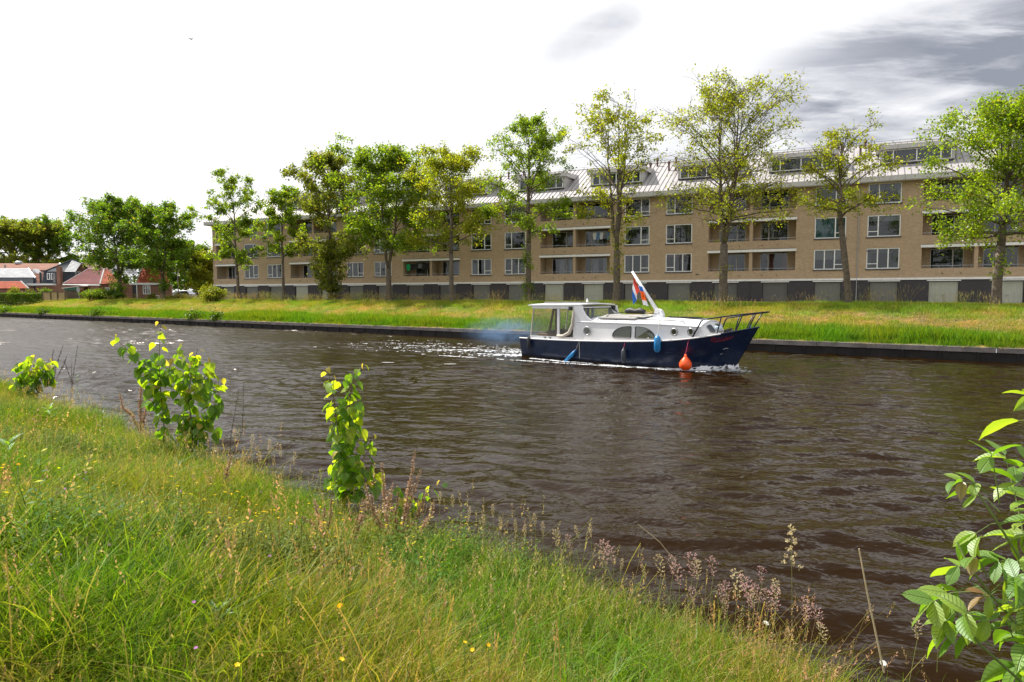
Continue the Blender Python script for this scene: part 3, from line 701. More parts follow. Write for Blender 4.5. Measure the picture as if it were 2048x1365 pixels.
def tree(name, base, H, rad, crown0, label, cat='tree', group=None, leaves=9000, lsize=.17, greens='mid', tr=.22, seed=1, stems=1, fork=None,
         lean=(0, 0), bare=0.0, spread=1.0, squash=1.0, asym=(0, 0), epi=None, young=0.05, twigs=1.0, topfade=0.0, shape=1.0, prim=26):
    rs = np.random.default_rng(seed); E_ = empty(name, base, 0, label, cat, group)
    tb = MB(); fork = fork or crown0 * .95; lp = []
    tr = tr * .8; H *= .965
    leaves = int(leaves * 1.35); lsize *= 1.08; spread *= 1.12; ln = np.array([lean[0], lean[1], 0.]); ax = np.array([asym[0], asym[1], 0.])
    top0 = np.array([0, 0, fork]) + ln * fork
    tb.tube([(0, 0, -.3), (ln[0] * fork * .15, 0, fork * .03), (*(ln[:2] * fork * .4 + rs.normal(0, .03, 2)), fork * .4), tuple(top0)], [tr * 1.7, tr * 1.18, tr, tr * .9], 10)
    def env(z):                                   # crown radius at height z
        u = (z - crown0) / max(H - crown0, .1)
        if u < 0 or u > 1: return 0
        return rad * (max(math.sin(math.pi * (u ** (.70 * shape))), 0) ** .58 * .92 + .08)
    leaders = []
    for s_ in range(stems):
        az = 2 * math.pi * s_ / stems + rs.uniform(-.4, .4) + .4; off = (0 if stems == 1 else rad * .22 * rs.uniform(.8, 1.3))
        tip = np.array([math.cos(az) * off, math.sin(az) * off, H * rs.uniform(.86, .99) if s_ else H * .97]) + ax * .6 + ln * H * .6
        mid = top0 * .5 + tip * .5 + np.array([math.cos(az) * off * .8, math.sin(az) * off * .8, 0]) * .6; mid[2] = top0[2] * .55 + tip[2] * .45
        pts = bez(top0, mid, tip, 12); pts[1:-1, :2] += rs.normal(0, .05, (10, 2))
        r0 = tr * (.88 if stems == 1 else .6); rr_ = [r0 * (1 - .93 * i / 11) for i in range(12)]
        tb.tube([tuple(p) for p in pts], rr_, 8); leaders.append((pts, rr_))
    npr = int(prim * (1 if stems == 1 else .8 + .3 * stems)); ga = rs.uniform(0, 6)
    for i in range(npr):
        pts, rr_ = leaders[i % stems]; u = (i + rs.uniform(0, .7)) / npr
        z = max(crown0 * .98, fork) + (H - max(crown0, fork)) * (u ** .9) * .9
        k_ = min(int(np.searchsorted(pts[:, 2], z)), 11); o_ = pts[k_]
        if k_ == 0: o_ = top0
        ga += 2.4; rdv = env(min(o_[2] + rad * .22, H * .97)) * rs.uniform(.75, 1.15) * spread
        rdv = max(rdv, .5)
        dirv = np.array([math.cos(ga), math.sin(ga), 0])
        rise = rdv * rs.uniform(.35, .95) * (1.0 if u < .5 else 1.3)
        if u < .2: rise = rdv * rs.uniform(.0, .45)
        endp = o_ + dirv * rdv + np.array([0, 0, rise]) + ax * (rdv / rad) * .8; endp[2] = min(endp[2], H * 1.0)
        ctr = o_ + dirv * rdv * .45 + np.array([0, 0, rise * .75])
        bp = bez(o_, ctr, endp, 7); bp[1:-1] += rs.normal(0, .05, (5, 3))
        br = max(rr_[k_] * .5, .018); tb.tube([tuple(p) for p in bp], [br * (1 - .85 * j / 6) for j in range(7)], 5, cap=False)
        isbare = rs.random() < bare
        ns = int((7 + rdv * 2.2) * twigs)
        for j in range(ns):
            w_ = rs.uniform(.22, 1.0); b0 = bp[0] * 0 + np.array([np.interp(w_ * 6, range(7), bp[:, c]) for c in range(3)])
            tl = rs.uniform(.45, 1.1) * (.45 + rdv * .22); dv = dirv * .8 + rs.normal(0, .75, 3); dv[2] += .35; dv /= np.linalg.norm(dv)
            e_ = b0 + dv * tl; m__ = (b0 + e_) / 2 + np.array([0, 0, .08 * tl])
            tb.tube([tuple(b0), tuple(m__), tuple(e_)], [.014, .010, .006], 3, cap=False)
            if topfade and rs.random() < topfade * max(0, (e_[2] - crown0) / (H - crown0)): continue
            if isbare and rs.random() < .8: continue
            for q_ in range(3):
                w2 = rs.uniform(.3, 1); lp.append(b0 + (e_ - b0) * w2)
                if rs.random() < .5:
                    tv = rs.normal(0, 1, 3); tv /= np.linalg.norm(tv); tw = b0 + (e_ - b0) * w2; t2 = tw + tv * tl * .45
                    tb.tube([tuple(tw), tuple(t2)], [.007, .004], 3, cap=False); lp.append(t2)
    if epi:
        for (z0, z1, er, cnt) in epi:
            for _ in range(cnt):
                z = rs.uniform(z0, z1); a_ = rs.uniform(0, 6.28); r_ = er * math.sqrt(rs.random()) * (1 - .5 * abs((z - (z0 + z1) / 2) / (z1 - z0) * 2) ** 2); lp.append(np.array([math.cos(a_) * r_ + ln[0] * z, math.sin(a_) * r_ + ln[1] * z, z]))
    tb.build('trunk', M['bark'], E_, smooth=True)
    lp = np.array(lp); idx = rs.integers(0, len(lp), leaves)
    cs = .17 if bare or topfade else .24
    cn = np.sin(lp[:, 0] * 2.3 + seed) * np.cos(lp[:, 1] * 2.1 + seed * 2) + np.sin(lp[:, 2] * 2.6 + seed * .7) * np.cos(lp[:, 0] * 1.3 + lp[:, 1] * 1.7) + rs.normal(0, .35, len(lp)); lp = lp[cn > -.25]; idx = rs.integers(0, len(lp), leaves)
    P_ = lp[idx] + rs.normal(0, cs, (leaves, 3)) * np.array([1, 1, .75])
    v, f, c = leaf_cloud(P_, lsize, GREENS[greens], rs, young=young)
    link('crown', arrays('crown', v, f, c), M['leaf'], E_)
    return E_
def trow(px): Y = 115400.0 / (px + 880); X = (px - 1024) / FPX * Y; return X, Y
def row_tree(px, topy, halfw, crowny, label, **k):
    X, Y = trow(px); zb = z_far(*to_tq(X, Y)); 
    H = at(px, topy, Y).z - zb; c0 = max(at(px, crowny, Y).z - zb, 1.5); rad = halfw / FPX * Y
    return tree('linden_tree', (X, Y, zb), H, rad, c0, label, group='row of lindens along the far bank', **k)
row_tree(478, 338, 58, 560, 'thin crowned tree before the left corner of the apartment block', seed=11, leaves=8500, lsize=.22, greens='mid', tr=.24, fork=3.2, lean=(-.012, 0), bare=.1, topfade=.15, prim=24, asym=(-.5, 0))
row_tree(568, 366, 46, 545, 'small lopsided tree with twiggy top, second from the block corner', seed=12, leaves=7500, lsize=.21, greens='mid', tr=.2, fork=4.5, topfade=.35, prim=22, shape=.8)
row_tree(662, 297, 72, 545, 'yellowish tree whose trunk is wrapped in a dark leafy bush', seed=13, leaves=20000, lsize=.22, greens='olive', tr=.3, epi=[(1.2, 6.5, 1.9, 420), (0.2, 2, .6, 50)], prim=32)
row_tree(778, 293, 84, 520, 'broad dense tree with trunk forked into two low stems', seed=14, leaves=26000, lsize=.21, greens='mid', tr=.34, stems=2, fork=3.4, prim=34, spread=1.05)
row_tree(905, 294, 80, 520, 'open crowned tree leaning left between the two lowest loggias', seed=15, leaves=15000, lsize=.18, greens='yellow', tr=.27, fork=4.6, lean=(-.02, 0), prim=28)
row_tree(1057, 226, 76, 480, 'tall oval tree with leafy shoots up its trunk left of the boat mast', seed=16, leaves=15000, lsize=.155, greens='mid', tr=.3, fork=5.2, epi=[(.4, 5.5, .5, 90)], prim=34, topfade=.2)
row_tree(1232, 184, 84, 455, 'half bare tree with dead twigs on its right side above the boat', seed=17, leaves=5600, lsize=.17, greens='yellow', tr=.34, stems=3, fork=4.3, bare=.5, prim=34, epi=[(4.5, 9.5, 1.3, 60), (2.0, 4.2, .6, 22)], twigs=.8, topfade=.3)
row_tree(1445, 152, 108, 462, 'tallest tree with many upright stems and thin yellow green leaves', seed=18, leaves=11500, lsize=.145, greens='yellow', tr=.36, stems=4, fork=4.4, prim=46, bare=.12, topfade=.25, epi=[(2.0, 2.9, .35, 16), (4.2, 6, .5, 22)], twigs=1.15, asym=(.4, 0))
row_tree(1700, 252, 88, 500, 'slim sparse tree with leaning trunk and wispy bare top', seed=19, leaves=4800, lsize=.14, greens='yellow', tr=.25, fork=5.2, lean=(-.15, 0), bare=.2, topfade=.6, prim=30, stems=1, twigs=1.1)
row_tree(1990, 202, 128, 520, 'dense tree at the right edge with mossy leaning trunk', seed=20, leaves=23000, lsize=.14, greens='lush', tr=.33, fork=3.6, lean=(.04, 0), prim=44, epi=[(2.6, 4.4, .6, 40), (.6, 2.5, .3, 18)], asym=(.3, 0), spread=1.05)
row_tree(328, 410, 56, 560, 'round dark green tree beside the brick cottage with red roof', seed=21, leaves=17000, lsize=.26, greens='dark', tr=.33, fork=3.2, prim=30, stems=2, epi=[(1.5, 5, 1.6, 110)])
row_tree(243, 402, 72, 545, 'broad dark green tree in front of the orange hipped roof', seed=22, leaves=24000, lsize=.26, greens='dark', tr=.4, fork=3.4, prim=34, stems=3, epi=[(1.5, 4.5, 1.5, 80)])
def px_tree(px, basey, topy, halfw, crowny, Y, label, name='broadleaf_tree', **k):
    p = at(px, basey, Y); zb = 2.2; H = at(px, topy, Y).z - zb
    return tree(name, (p.x, Y, zb), H, halfw / FPX * Y, max(at(px, crowny, Y).z - zb, .8), label, **k)
px_tree(35, 598, 449, 70, 545, 158, 'big yellowish green tree behind the long rust roof', seed=31, leaves=20000, lsize=.42, greens='olive', tr=.5, prim=36, spread=1.1)
px_tree(102, 598, 444, 52, 548, 165, 'tall dark tree right behind the rust roof', seed=32, leaves=18000, lsize=.42, greens='dark', tr=.5, prim=36, spread=1.1)
px_tree(-40, 598, 455, 70, 545, 170, 'broad tree at the left edge behind the rust roof', seed=33, leaves=10000, lsize=.45, greens='olive', tr=.5, prim=30)
px_tree(372, 598, 486, 38, 580, 150, 'dark tree behind the street lamp', seed=34, leaves=13000, lsize=.4, greens='dark', tr=.4, prim=30, spread=1.2)
px_tree(330, 598, 500, 34, 582, 160, 'dark tree behind the brick cottage', seed=36, leaves=9000, lsize=.42, greens='dark', tr=.4, prim=26, spread=1.2)
px_tree(409, 602, 505, 26, 590, 97, 'yellow green shrubby tree between street lamp and apartment block', seed=35, leaves=13000, lsize=.24, greens='yellow', tr=.14, prim=30, spread=1.2)
for i, (px, ty, hw, Y) in enumerate(((-160, 470, 60, 175), (-250, 450, 70, 180), (205, 520, 40, 190), (270, 512, 45, 195), (150, 525, 40, 200), (420, 520, 40, 190))):
    px_tree(px, 598, ty, hw, 585, Y, ['dark tree far left beyond the frame edge', 'tall tree furthest left beyond the frame edge', 'distant dark tree peeping over the orange hipped roof', 'distant dark tree behind the two broad trees', 'distant tree behind the slate gambrel house', 'distant tree behind the shrubby yellow green tree'][i], seed=40 + i, leaves=5000, lsize=.6, greens='dark', tr=.4, prim=20, spread=1.2)

def shrub(px, basey, topy, halfw, Y, label, name='shrub', cat='shrub', greens='mid', n=2500, ls=.16, seed=1, parts=True, hedge=False, zb=None, group=None, young=.02, depth=None):
    rs = np.random.default_rng(seed); p = at(px, basey, Y); zb = z_far(*to_tq(p.x, Y)) if zb is None else zb; H = max(at(px, topy, Y).z - zb, .4); r = halfw / FPX * Y; dp = depth or r
    E_ = empty(name, (p.x, Y, zb), 0, label, cat, group); tb = MB(); lp = []
    if hedge:
        P_ = rs.uniform(-1, 1, (n, 3)); P_[:, 2] = P_[:, 2] * .5 + .5
        ax_ = rs.integers(0, 3, n); P_[ax_ == 1, 1] = -1; P_[ax_ == 2, 2] = 1
        P_ = P_ * np.array([r, dp, H]) + rs.normal(0, .05, (n, 3))
        for k_ in range(int(r * 3)): xx = -r + (k_ + .5) / 1.5; tb.tube([(xx, 0, 0), (xx + .05, 0, H * .9)], [.03, .01], 4)
    else:
        for k_ in range(34):
            a_ = rs.uniform(0, 6.28); e_ = math.sqrt(rs.random()) ; hh = H * math.sqrt(max(1 - (e_ * .95) ** 2, .05)) * rs.uniform(.7, 1)
            q_ = np.array([math.cos(a_) * e_ * r, math.sin(a_) * e_ * dp, hh]); pts = bez(np.zeros(3), np.array([q_[0] * .4, q_[1] * .4, hh * .6]), q_, 5)
            tb.tube([tuple(v_) for v_ in pts], [.025, .02, .014, .01, .006], 4, cap=False)
            for w_ in np.linspace(.25, 1, 9): lp.append(pts[0] * (1 - w_) ** 2 + 2 * w_ * (1 - w_) * np.array([q_[0] * .4, q_[1] * .4, hh * .6]) + w_ * w_ * q_)
        lp = np.array(lp); P_ = lp[rs.integers(0, len(lp), n)] + rs.normal(0, 1, (n, 3)) * np.array([r * .12, dp * .12, H * .07]); P_[:, 2] = np.maximum(P_[:, 2], .03)
    tb.build('stem', M['bark'], E_)
    v, f, c = leaf_cloud(P_, ls, GREENS[greens], rs, young=young); link('foliage', arrays('foliage', v, f, c), M['shrub'], E_); return E_
shrub(424, 603, 571, 30, 83, 'rounded yellow green shrub at the left corner of the garages', greens='yellow', n=6500, ls=.17, seed=1)
shrub(40, 599, 588, 46, 106, 'clipped dark green hedge at the left edge below the roofs', name='hedge', cat='hedge', greens='dark', hedge=True, n=9000, ls=.16, seed=2, depth=.6)
shrub(30, 592, 572, 13, 109, 'bright yellow shrub above the clipped hedge', greens='yellow', n=2600, ls=.2, seed=3)
shrub(60, 592, 577, 11, 109, 'small green round shrub above the clipped hedge', greens='olive', n=1800, ls=.2, seed=4)
shrub(93, 592, 575, 17, 110, 'spreading green shrub by the pale timber fence', greens='mid', n=2800, ls=.2, seed=5)
shrub(192, 599, 577, 30, 100, 'leafy light green shrub left of the broad dark tree', greens='mid', n=5500, ls=.2, seed=6)
shrub(228, 599, 579, 22, 101, 'dark leafy shrub at the foot of the broad dark tree', greens='dark', n=4200, ls=.2, seed=7)
shrub(305, 600, 585, 10, 97, 'small twiggy shrub under the white cottage window', greens='olive', n=1100, ls=.18, seed=8)
shrub(360, 600, 588, 30, 100, 'low reddish green hedge in front of the parked silver car', name='hedge', cat='hedge', greens='olive', n=4200, ls=.17, seed=9, young=.35)
shrub(333, 600, 592, 8, 98, 'little yellow flowering shrub at the tree foot', greens='yellow', n=800, ls=.17, seed=10)

# ------------------------------------------------------------------ houses at the left
def tiled(poly, rows, cols, mat, parent, name='roof', thick=.05):
    """poly: four corners a,b (eave) c,d (ridge); courses of tiles as stepped rows with rolls"""
    a, b, c, d = [Vector(p) for p in poly]; m_ = MB(); nrm = (b - a).cross(d - a).normalized()
    if nrm.z < 0: nrm = -nrm
    for i in range(rows):
        u0, u1 = i / rows, (i + 1) / rows
        l0, l1 = a.lerp(d, u0), a.lerp(d, u1); r0, r1 = b.lerp(c, u0), b.lerp(c, u1); n_ = max(2, cols)
        lo = []; hi = []
        for j in range(n_ * 2 + 1):
            w_ = j / (n_ * 2); h_ = thick * (1.0 if j % 2 else .25)
            lo.append(l0.lerp(r0, w_) + nrm * (h_ + thick)); hi.append(l1.lerp(r1, w_) + nrm * h_)
        for j in range(n_ * 2): m_.quad(lo[j], lo[j + 1], hi[j + 1], hi[j])
        for j in range(n_ * 2): m_.quad(lo[j] - nrm * thick * 1.2, lo[j + 1] - nrm * thick * 1.2, lo[j + 1], lo[j])
    m_.quad(a, b, c, d)
    return m_.build(name, mat, parent)
GZ = 2.2
def P3(px, py, Y): p = at(px, py, Y); return (p.x, p.y, p.z)
def house_empty(px, Y, label, name='brick_house'): p = at(px, 600, Y); return empty(name, (0, 0, 0), 0, label, 'house')
def wall_quad(h, pts, mat, name='wall', th=.25):
    """an upright wall slab along a ground polyline pts [(x,y)], z0..z1"""
    pass
def slab(par, name, mat, p, q, z0, z1, th=.22):
    p, q = Vector((p[0], p[1], 0)), Vector((q[0], q[1], 0)); d = (q - p).normalized(); n_ = Vector((-d.y, d.x, 0)) * th
    vs_ = [(*(v_.xy), z) for z in (z0, z1) for v_ in (p, q, q + n_, p + n_)]
    return MB().add(vs_, [(0, 3, 2, 1), (4, 5, 6, 7), (0, 1, 5, 4), (1, 2, 6, 5), (2, 3, 7, 6), (3, 0, 4, 7)]).build(name, mat, par)
def house_window(par, p, q, z0, z1, mull=1, arch=False):
    """window on the wall line p..q, a little proud of it"""
    p, q = Vector((p[0], p[1], 0)), Vector((q[0], q[1], 0)); d = (q - p); L_ = d.length; d.normalize(); n_ = Vector((d.y, -d.x, 0))
    if n_.y > 0: n_ = -n_
    def pt(s_, o_, z): v_ = p + d * s_ + n_ * o_; return (v_.x, v_.y, z)
    m_ = MB(); fw = .09
    def bx(s0, s1, z_0, z_1, o0=0.0, o1=.09):
        m_.add([pt(s0, o0, z_0), pt(s1, o0, z_0), pt(s1, o1, z_0), pt(s0, o1, z_0), pt(s0, o0, z_1), pt(s1, o0, z_1), pt(s1, o1, z_1), pt(s0, o1, z_1)], [(0, 1, 2, 3), (4, 7, 6, 5), (0, 4, 5, 1), (1, 5, 6, 2), (2, 6, 7, 3), (3, 7, 4, 0)])
    bx(0, L_, z0, z0 + fw); bx(0, L_, z1 - fw, z1); bx(0, fw, z0 + fw, z1 - fw); bx(L_ - fw, L_, z0 + fw, z1 - fw)
    for i in range(mull): s_ = L_ * (i + 1) / (mull + 1); bx(s_ - .04, s_ + .04, z0 + fw, z1 - fw, 0, .08)
    if z1 - z0 > 1.2: bx(fw, L_ - fw, z0 + (z1 - z0) * .68, z0 + (z1 - z0) * .68 + .07, 0, .075)
    W = m_.build('window', M['white_paint'], par)
    MB().quad(pt(.05, .04, z0 + .05), pt(L_ - .05, .04, z0 + .05), pt(L_ - .05, .04, z1 - .05), pt(.05, .04, z1 - .05)).build('pane', M['glass'], W); return W
def XY(px, Y): return ((px - 1024) / FPX * Y, Y)
# long rust roofed house, furthest left
h = house_empty(50, 135, 'long house with weathered rust tiled mansard roof at the left edge')
D1 = 135; a0, a1 = XY(-150, D1), XY(128, D1)
slab(h, 'wall', M['brick_red'], a0, XY(115, D1), GZ, 5.6)
tiled([P3(-160, 569, D1 - .4), P3(121, 566, D1 - .4), P3(115, 541, D1 + 1.5), P3(-160, 541, D1 + 1.5)], 9, 70, M['tile_rust'], h)
tiled([P3(-160, 541, D1 + 1.4), P3(113, 541, D1 + 1.4), P3(119, 528, D1 + 5.5), P3(-160, 527, D1 + 5.5)], 8, 70, M['tile_rust'], h)
MB().tube([P3(119.5, 527, D1 + 5.5), P3(123, 532, D1 + 4.5)], .18, 6).build('verge_board', M['white_paint'], h)
MB().lathe([(.75, 0), (.7, .35), (.4, .6)], 10, P3(38, 528, D1 + 5.5)).build('roof_dome', M['steel'], h)
MB().tube([P3(10, 540, D1 + 1), P3(10, 530, D1 + 1)], .15, 6).build('flue', M['steel'], h)
slab(h, 'wall', M['brick_red'], XY(120, D1 + .5), XY(118, D1 + 9), GZ, 7.5)
# blue-black and silver mansard
h = house_empty(30, 121, 'low house with silver tiled roof over dark blue mansard slope')
D2 = 121
slab(h, 'wall', M['brick_red'], XY(-120, D2), XY(72, D2), GZ, 4.7)
tiled([P3(-125, 574, D2 - .3), P3(76, 573, D2 - .3), P3(72, 555, D2 + .8), P3(-125, 555, D2 + .8)], 8, 60, M['slate'], h)
tiled([P3(-125, 556, D2 + .7), P3(72, 556, D2 + .7), P3(57, 537.5, D2 + 5.5), P3(-125, 537.5, D2 + 5.5)], 9, 60, M['tile_silver'], h)
MB().tube([P3(57, 537, D2 + 5.4), P3(71, 556, D2 + .6)], .12, 6).build('hip_cap', M['white_paint'], h)
MB().prism([(0, 0), (1.1, 0), (.5, .8)], 0, 1.4, 'y').build('gable_bargeboard', M['white_paint'], h, M=Matrix.Translation(P3(62, 547, D2 + 4)))
slab(h, 'wall', M['slate'], XY(73, D2), XY(70, D2 + 8), GZ, 5.9)
# small red roof
h = house_empty(20, 114, 'small outbuilding with bright red tiled roof behind the hedge', 'outbuilding')
D3 = 114
slab(h, 'wall', M['brick_red'], XY(-60, D3), XY(50, D3), GZ, 4.15)
tiled([P3(-70, 578, D3 - .3), P3(57, 577.5, D3 - .3), P3(42, 563.5, D3 + 2.6), P3(-70, 563.5, D3 + 2.6)], 8, 36, M['tile_red'], h)
MB().tube([P3(42, 563, D3 + 2.6), P3(58, 578, D3 - .4)], .12, 6).build('hip_cap', M['concrete'], h)
# slate gambrel house with chimney
h = house_empty(125, 119, 'dark slate gambrel house with white windows and brick chimney')
D4 = 119
slab(h, 'wall', M['brick_red'], XY(86, D4), XY(150, D4), GZ, 4.95)
tiled([P3(84.5, 569, D4 - .35), P3(151, 569, D4 - .35), P3(150, 544, D4 + .35), P3(88, 544, D4 + .35)], 12, 22, M['slate'], h)
tiled([P3(88, 544, D4 + .3), P3(130, 544, D4 + .3), P3(146, 521, D4 + 4), P3(144, 520, D4 + 4)], 10, 14, M['slate'], h)
tiled([P3(129, 544.5, D4 + .2), P3(151, 544.5, D4 + .2), P3(163, 527, D4 + 4), P3(145.5, 520, D4 + 4)], 9, 8, M['tile_silver'], h)
m_ = MB(); m_.tube([P3(86, 544, D4), P3(145, 519.5, D4 + 3.9), P3(164, 527, D4 + 3.9)], .09, 6); m_.build('verge_board', M['slate'], h)
slab(h, 'wall', M['slate'], XY(86, D4 + .2), XY(88, D4 + 8), GZ, 7.0); slab(h, 'wall', M['slate'], XY(151, D4 + .2), XY(154, D4 + 8), GZ, 7.0)
for s0, s1 in ((98.5, 104.5), (107, 112.5)): house_window(h, XY(s0, D4 - .25), XY(s1, D4 - .25), at(0, 560, D4).z, at(0, 547, D4).z, 0)
MB().box(XY(113, D4)[0], XY(118, D4)[0], D4 - .45, D4 + .5, at(0, 566, D4).z, at(0, 546.5, D4).z).build('dormer_door', M['curtain_g'], h)
c0 = at(121.5, 566, D4 - .6)
MB().box(c0.x - .32, c0.x + .32, D4 - 1.1, D4 - .4, GZ, at(0, 534, D4).z).build('chimney', M['brick_red'], h)
MB().box(XY(77, D4)[0], XY(128, D4)[0], D4 - 2.6, D4 - 1.6, at(0, 571.5, D4).z, at(0, 568, D4).z).build('flat_roof', M['white_paint'], h)
slab(h, 'wall', M['brick_red'], XY(78, D4 - 2.3), XY(127, D4 - 2.3), GZ, at(0, 571.5, D4).z)
# brick gable right behind
h = house_empty(162, 124, 'brick gable with pale verge boards behind the maroon roof')
D5 = 124; gx0, gx1 = XY(151, D5)[0], XY(186, D5)[0]; gm = (gx0 + gx1) / 2 - .1
MB().prism([(gx0, GZ), (gx1, GZ), (gx1, at(0, 548, D5).z), (XY(165, D5)[0], at(0, 526, D5).z), (gx0, at(0, 541, D5).z)], D5, D5 + 8, 'y').build('wall', M['brick_red'], h)
m_ = MB(); m_.tube([P3(151.5, 570, D5 - .1), P3(150.5, 542, D5 - .1), P3(164.5, 526, D5 - .1)], .13, 5); m_.build('verge_board', M['white_paint'], h)
tiled([P3(165, 526, D5 - .2), P3(165, 526, D5 + 8), P3(190, 551, D5 + 8), P3(190, 551, D5 - .2)], 6, 12, M['tile_maroon'], h)
house_window(h, XY(157, D5 - .02), XY(165, D5 - .02), at(0, 552, D5).z, at(0, 543, D5).z, 1)
# hipped bungalow, maroon and orange
h = house_empty(200, 108, 'brick bungalow with hipped roof, maroon side and bright orange end', 'bungalow')
K = XY(200, 107.5); Lc = XY(128, 114); Rc = XY(244, 113)
ze, zt = at(0, 568, 108).z, at(0, 537.5, 115).z
slab(h, 'wall', M['brick_red'], Lc, K, GZ, ze); slab(h, 'wall', M['brick_red'], K, Rc, GZ, ze)
e1, e2, e3 = P3(126, 568, 113.6), P3(200, 569, 107), P3(247, 565.5, 112.6); r1, r2 = P3(178, 538, 118), P3(209, 537.5, 115)
tiled([e1, e2, r2, r1], 13, 40, M['tile_maroon'], h); tiled([e2, e3, r2, r2], 13, 22, M['tile_red'], h)
MB().tube([e2, r2], .13, 6).build('hip_cap', M['concrete'], h); MB().tube([r1, r2], .1, 6).build('ridge_cap', M['concrete'], h); MB().tube([e1, r1], .1, 6).build('hip_cap', M['concrete'], h)
m_ = MB(); m_.tube([(e1[0], e1[1], e1[2] - .15), (e2[0], e2[1], e2[2] - .15)], .1, 6); m_.build('gutter', M['white_paint'], h)
for s0 in (.25, .7):
    p = Vector(K).lerp(Vector(Rc), s0); q = Vector(K).lerp(Vector(Rc), s0 + .2); house_window(h, p, q, ze - 1.7, ze - .55, 1)
# grey roof behind and pale gable
h = house_empty(240, 130, 'grey slate roofed house mostly hidden by the broad dark tree')
slab(h, 'wall', M['brick_red'], XY(186, 131), XY(275, 131), GZ, 5.2)
tiled([P3(184, 549, 130.6), P3(276, 549, 130.6), P3(265, 519, 136), P3(190, 522, 136)], 9, 30, M['slate'], h)
MB().prism([(0, 0), (3.2, 0), (1.6, 1.8)], 0, .2, 'y').build('gable', M['white_paint'], h, M=Matrix.Translation(P3(222, 549, 129)))
# brick cottage with red hipped roof
h = house_empty(305, 103, 'brick cottage with red hipped roof and white framed window', 'cottage')
D7 = 103; zf_ = at(0, 570, D7).z
slab(h, 'wall', M['brick_red'], XY(267, D7), XY(343, D7), GZ, zf_); slab(h, 'wall', M['brick_red'], XY(343, D7), XY(347, D7 + 7), GZ, zf_)
MB().box(XY(264, D7)[0], XY(346, D7)[0], D7 - .35, D7 + .25, zf_, zf_ + .28).build('flat_roof', M['white_paint'], h)
tiled([P3(272, 569, D7 + .3), P3(341, 569, D7 + .3), P3(325, 525, D7 + 4), P3(289, 525, D7 + 4)], 14, 28, M['tile_red'], h)
MB().tube([P3(272, 569, D7 + .3), P3(289, 524.5, D7 + 4)], .12, 6).build('hip_cap', M['concrete'], h)
house_window(h, XY(288.5, D7), XY(303.5, D7), at(0, 589, D7).z, at(0, 571.5, D7).z, 2); house_window(h, XY(330, D7), XY(337, D7), at(0, 578, D7).z, at(0, 571.5, D7).z, 0); house_window(h, XY(311.5, D7), XY(320.5, D7), at(0, 597, D7).z, at(0, 591, D7).z, 0)
MB().box(XY(267.5, D7)[0], XY(277, D7)[0], D7 - .06, D7 + .04, GZ, zf_ - .1).build('door', M['dark_metal'], h)
MB().tube([(*XY(276, D7 - 1), GZ), (*XY(276, D7 - 1), zf_)], .06, 6).build('porch_post', M['white_paint'], h)
# shed with green fascia, wooden fence, sign, lamp
h = empty('garden_shed', (0, 0, 0), 0, 'low wooden shed with dark green roof board beside the maroon roof', 'shed')
D8 = 107
for i in range(14):
    x0 = XY(134 + i * 1.95, D8)[0]; MB().box(x0 + .008, x0 + .145, D8, D8 + .05, GZ, at(0, 582, D8).z).build('plank', M['bark'], h)
MB().box(XY(133, D8)[0], XY(162, D8)[0], D8 + .06, D8 + 3, GZ, at(0, 581, D8).z).build('wall', M['brick_red'], h)
M['green_paint'] = plain('dark green paint', (.015, .10, .07), .5)
MB().prism([(XY(132, D8)[0], at(0, 581.5, D8).z), (XY(160, D8)[0], at(0, 581.5, D8).z), (XY(160, D8)[0], at(0, 574, D8).z), (XY(132, D8)[0], at(0, 577, D8).z)], D8 - .15, D8 - .05, 'y').build('fascia', M['green_paint'], h)
MB().prism([(XY(128, D8)[0], at(0, 577.5, D8).z), (XY(161, D8)[0], at(0, 574, D8).z), (XY(161, D8)[0], at(0, 573, D8).z), (XY(128, D8)[0], at(0, 576.5, D8).z)], D8 - .3, D8 + 3, 'y').build('roof', M['white_paint'], h)
M['pale_wood'] = plain('pale timber', (.42, .32, .17), .8, var=.2)
h = empty('timber_fence', (0, 0, 0), 0, 'pale yellow timber fence panels with dark posts beside the hedge', 'fence')
for i in range(15):
    x0 = XY(88 + i * 3, 105)[0]; MB().box(x0 + .01, x0 + .215, 105, 105.03, GZ, at(0, 585.5 + (i % 2) * .2, 105).z).build('board', M['pale_wood'], h)
for px in (88, 104, 118, 133): MB().box(XY(px, 105)[0] - .06, XY(px, 105)[0] + .06, 104.86, 104.98, GZ, at(0, 584, 105).z).build('post', M['bark'], h)
MB().box(XY(86, 105)[0], XY(134, 105)[0], 104.88, 105.0, at(0, 584.6, 105).z, at(0, 583.6, 105).z).build('rail', M['bark'], h)
s_ = empty('road_sign', (*XY(159, 103), GZ), R(20), 'grey backed road sign on a slightly leaning pole before the shed', 'sign')
zt = at(0, 574, 103).z - GZ
MB().tube([(.15, 0, 0), (-.05, 0, zt)], .045, 8).build('pole', M['steel'], s_)
m_ = MB(); m_.prism([(math.cos(i / 16 * 6.283) * .22, math.sin(i / 16 * 6.283) * .42 + zt - .45) for i in range(16)], -.08, -.05, 'y'); m_.build('sign_plate', M['steel'], s_)
s_ = empty('street_lamp', (*XY(359, 108), GZ), 0, 'tall grey street lamp with curved arm before the dark tree', 'street lamp')
zt = at(0, 538.5, 108).z - GZ
pts = [(0, 0, 0), (-.1, 0, zt * .8)] + [(-.1 + .55 * (1 - math.cos(a_)), 0, zt * .8 + zt * .19 * math.sin(a_)) for a_ in np.linspace(.3, 1.57, 6)] + [(.85, 0, zt)]
MB().tube(pts, [.09] + [.06] * (len(pts) - 1), 8).build('pole', M['steel'], s_, smooth=True)
MB().box(.75, 1.3, -.1, .1, zt - .06, zt + .06).build('lamp_head', M['steel'], s_, bevel=.02)
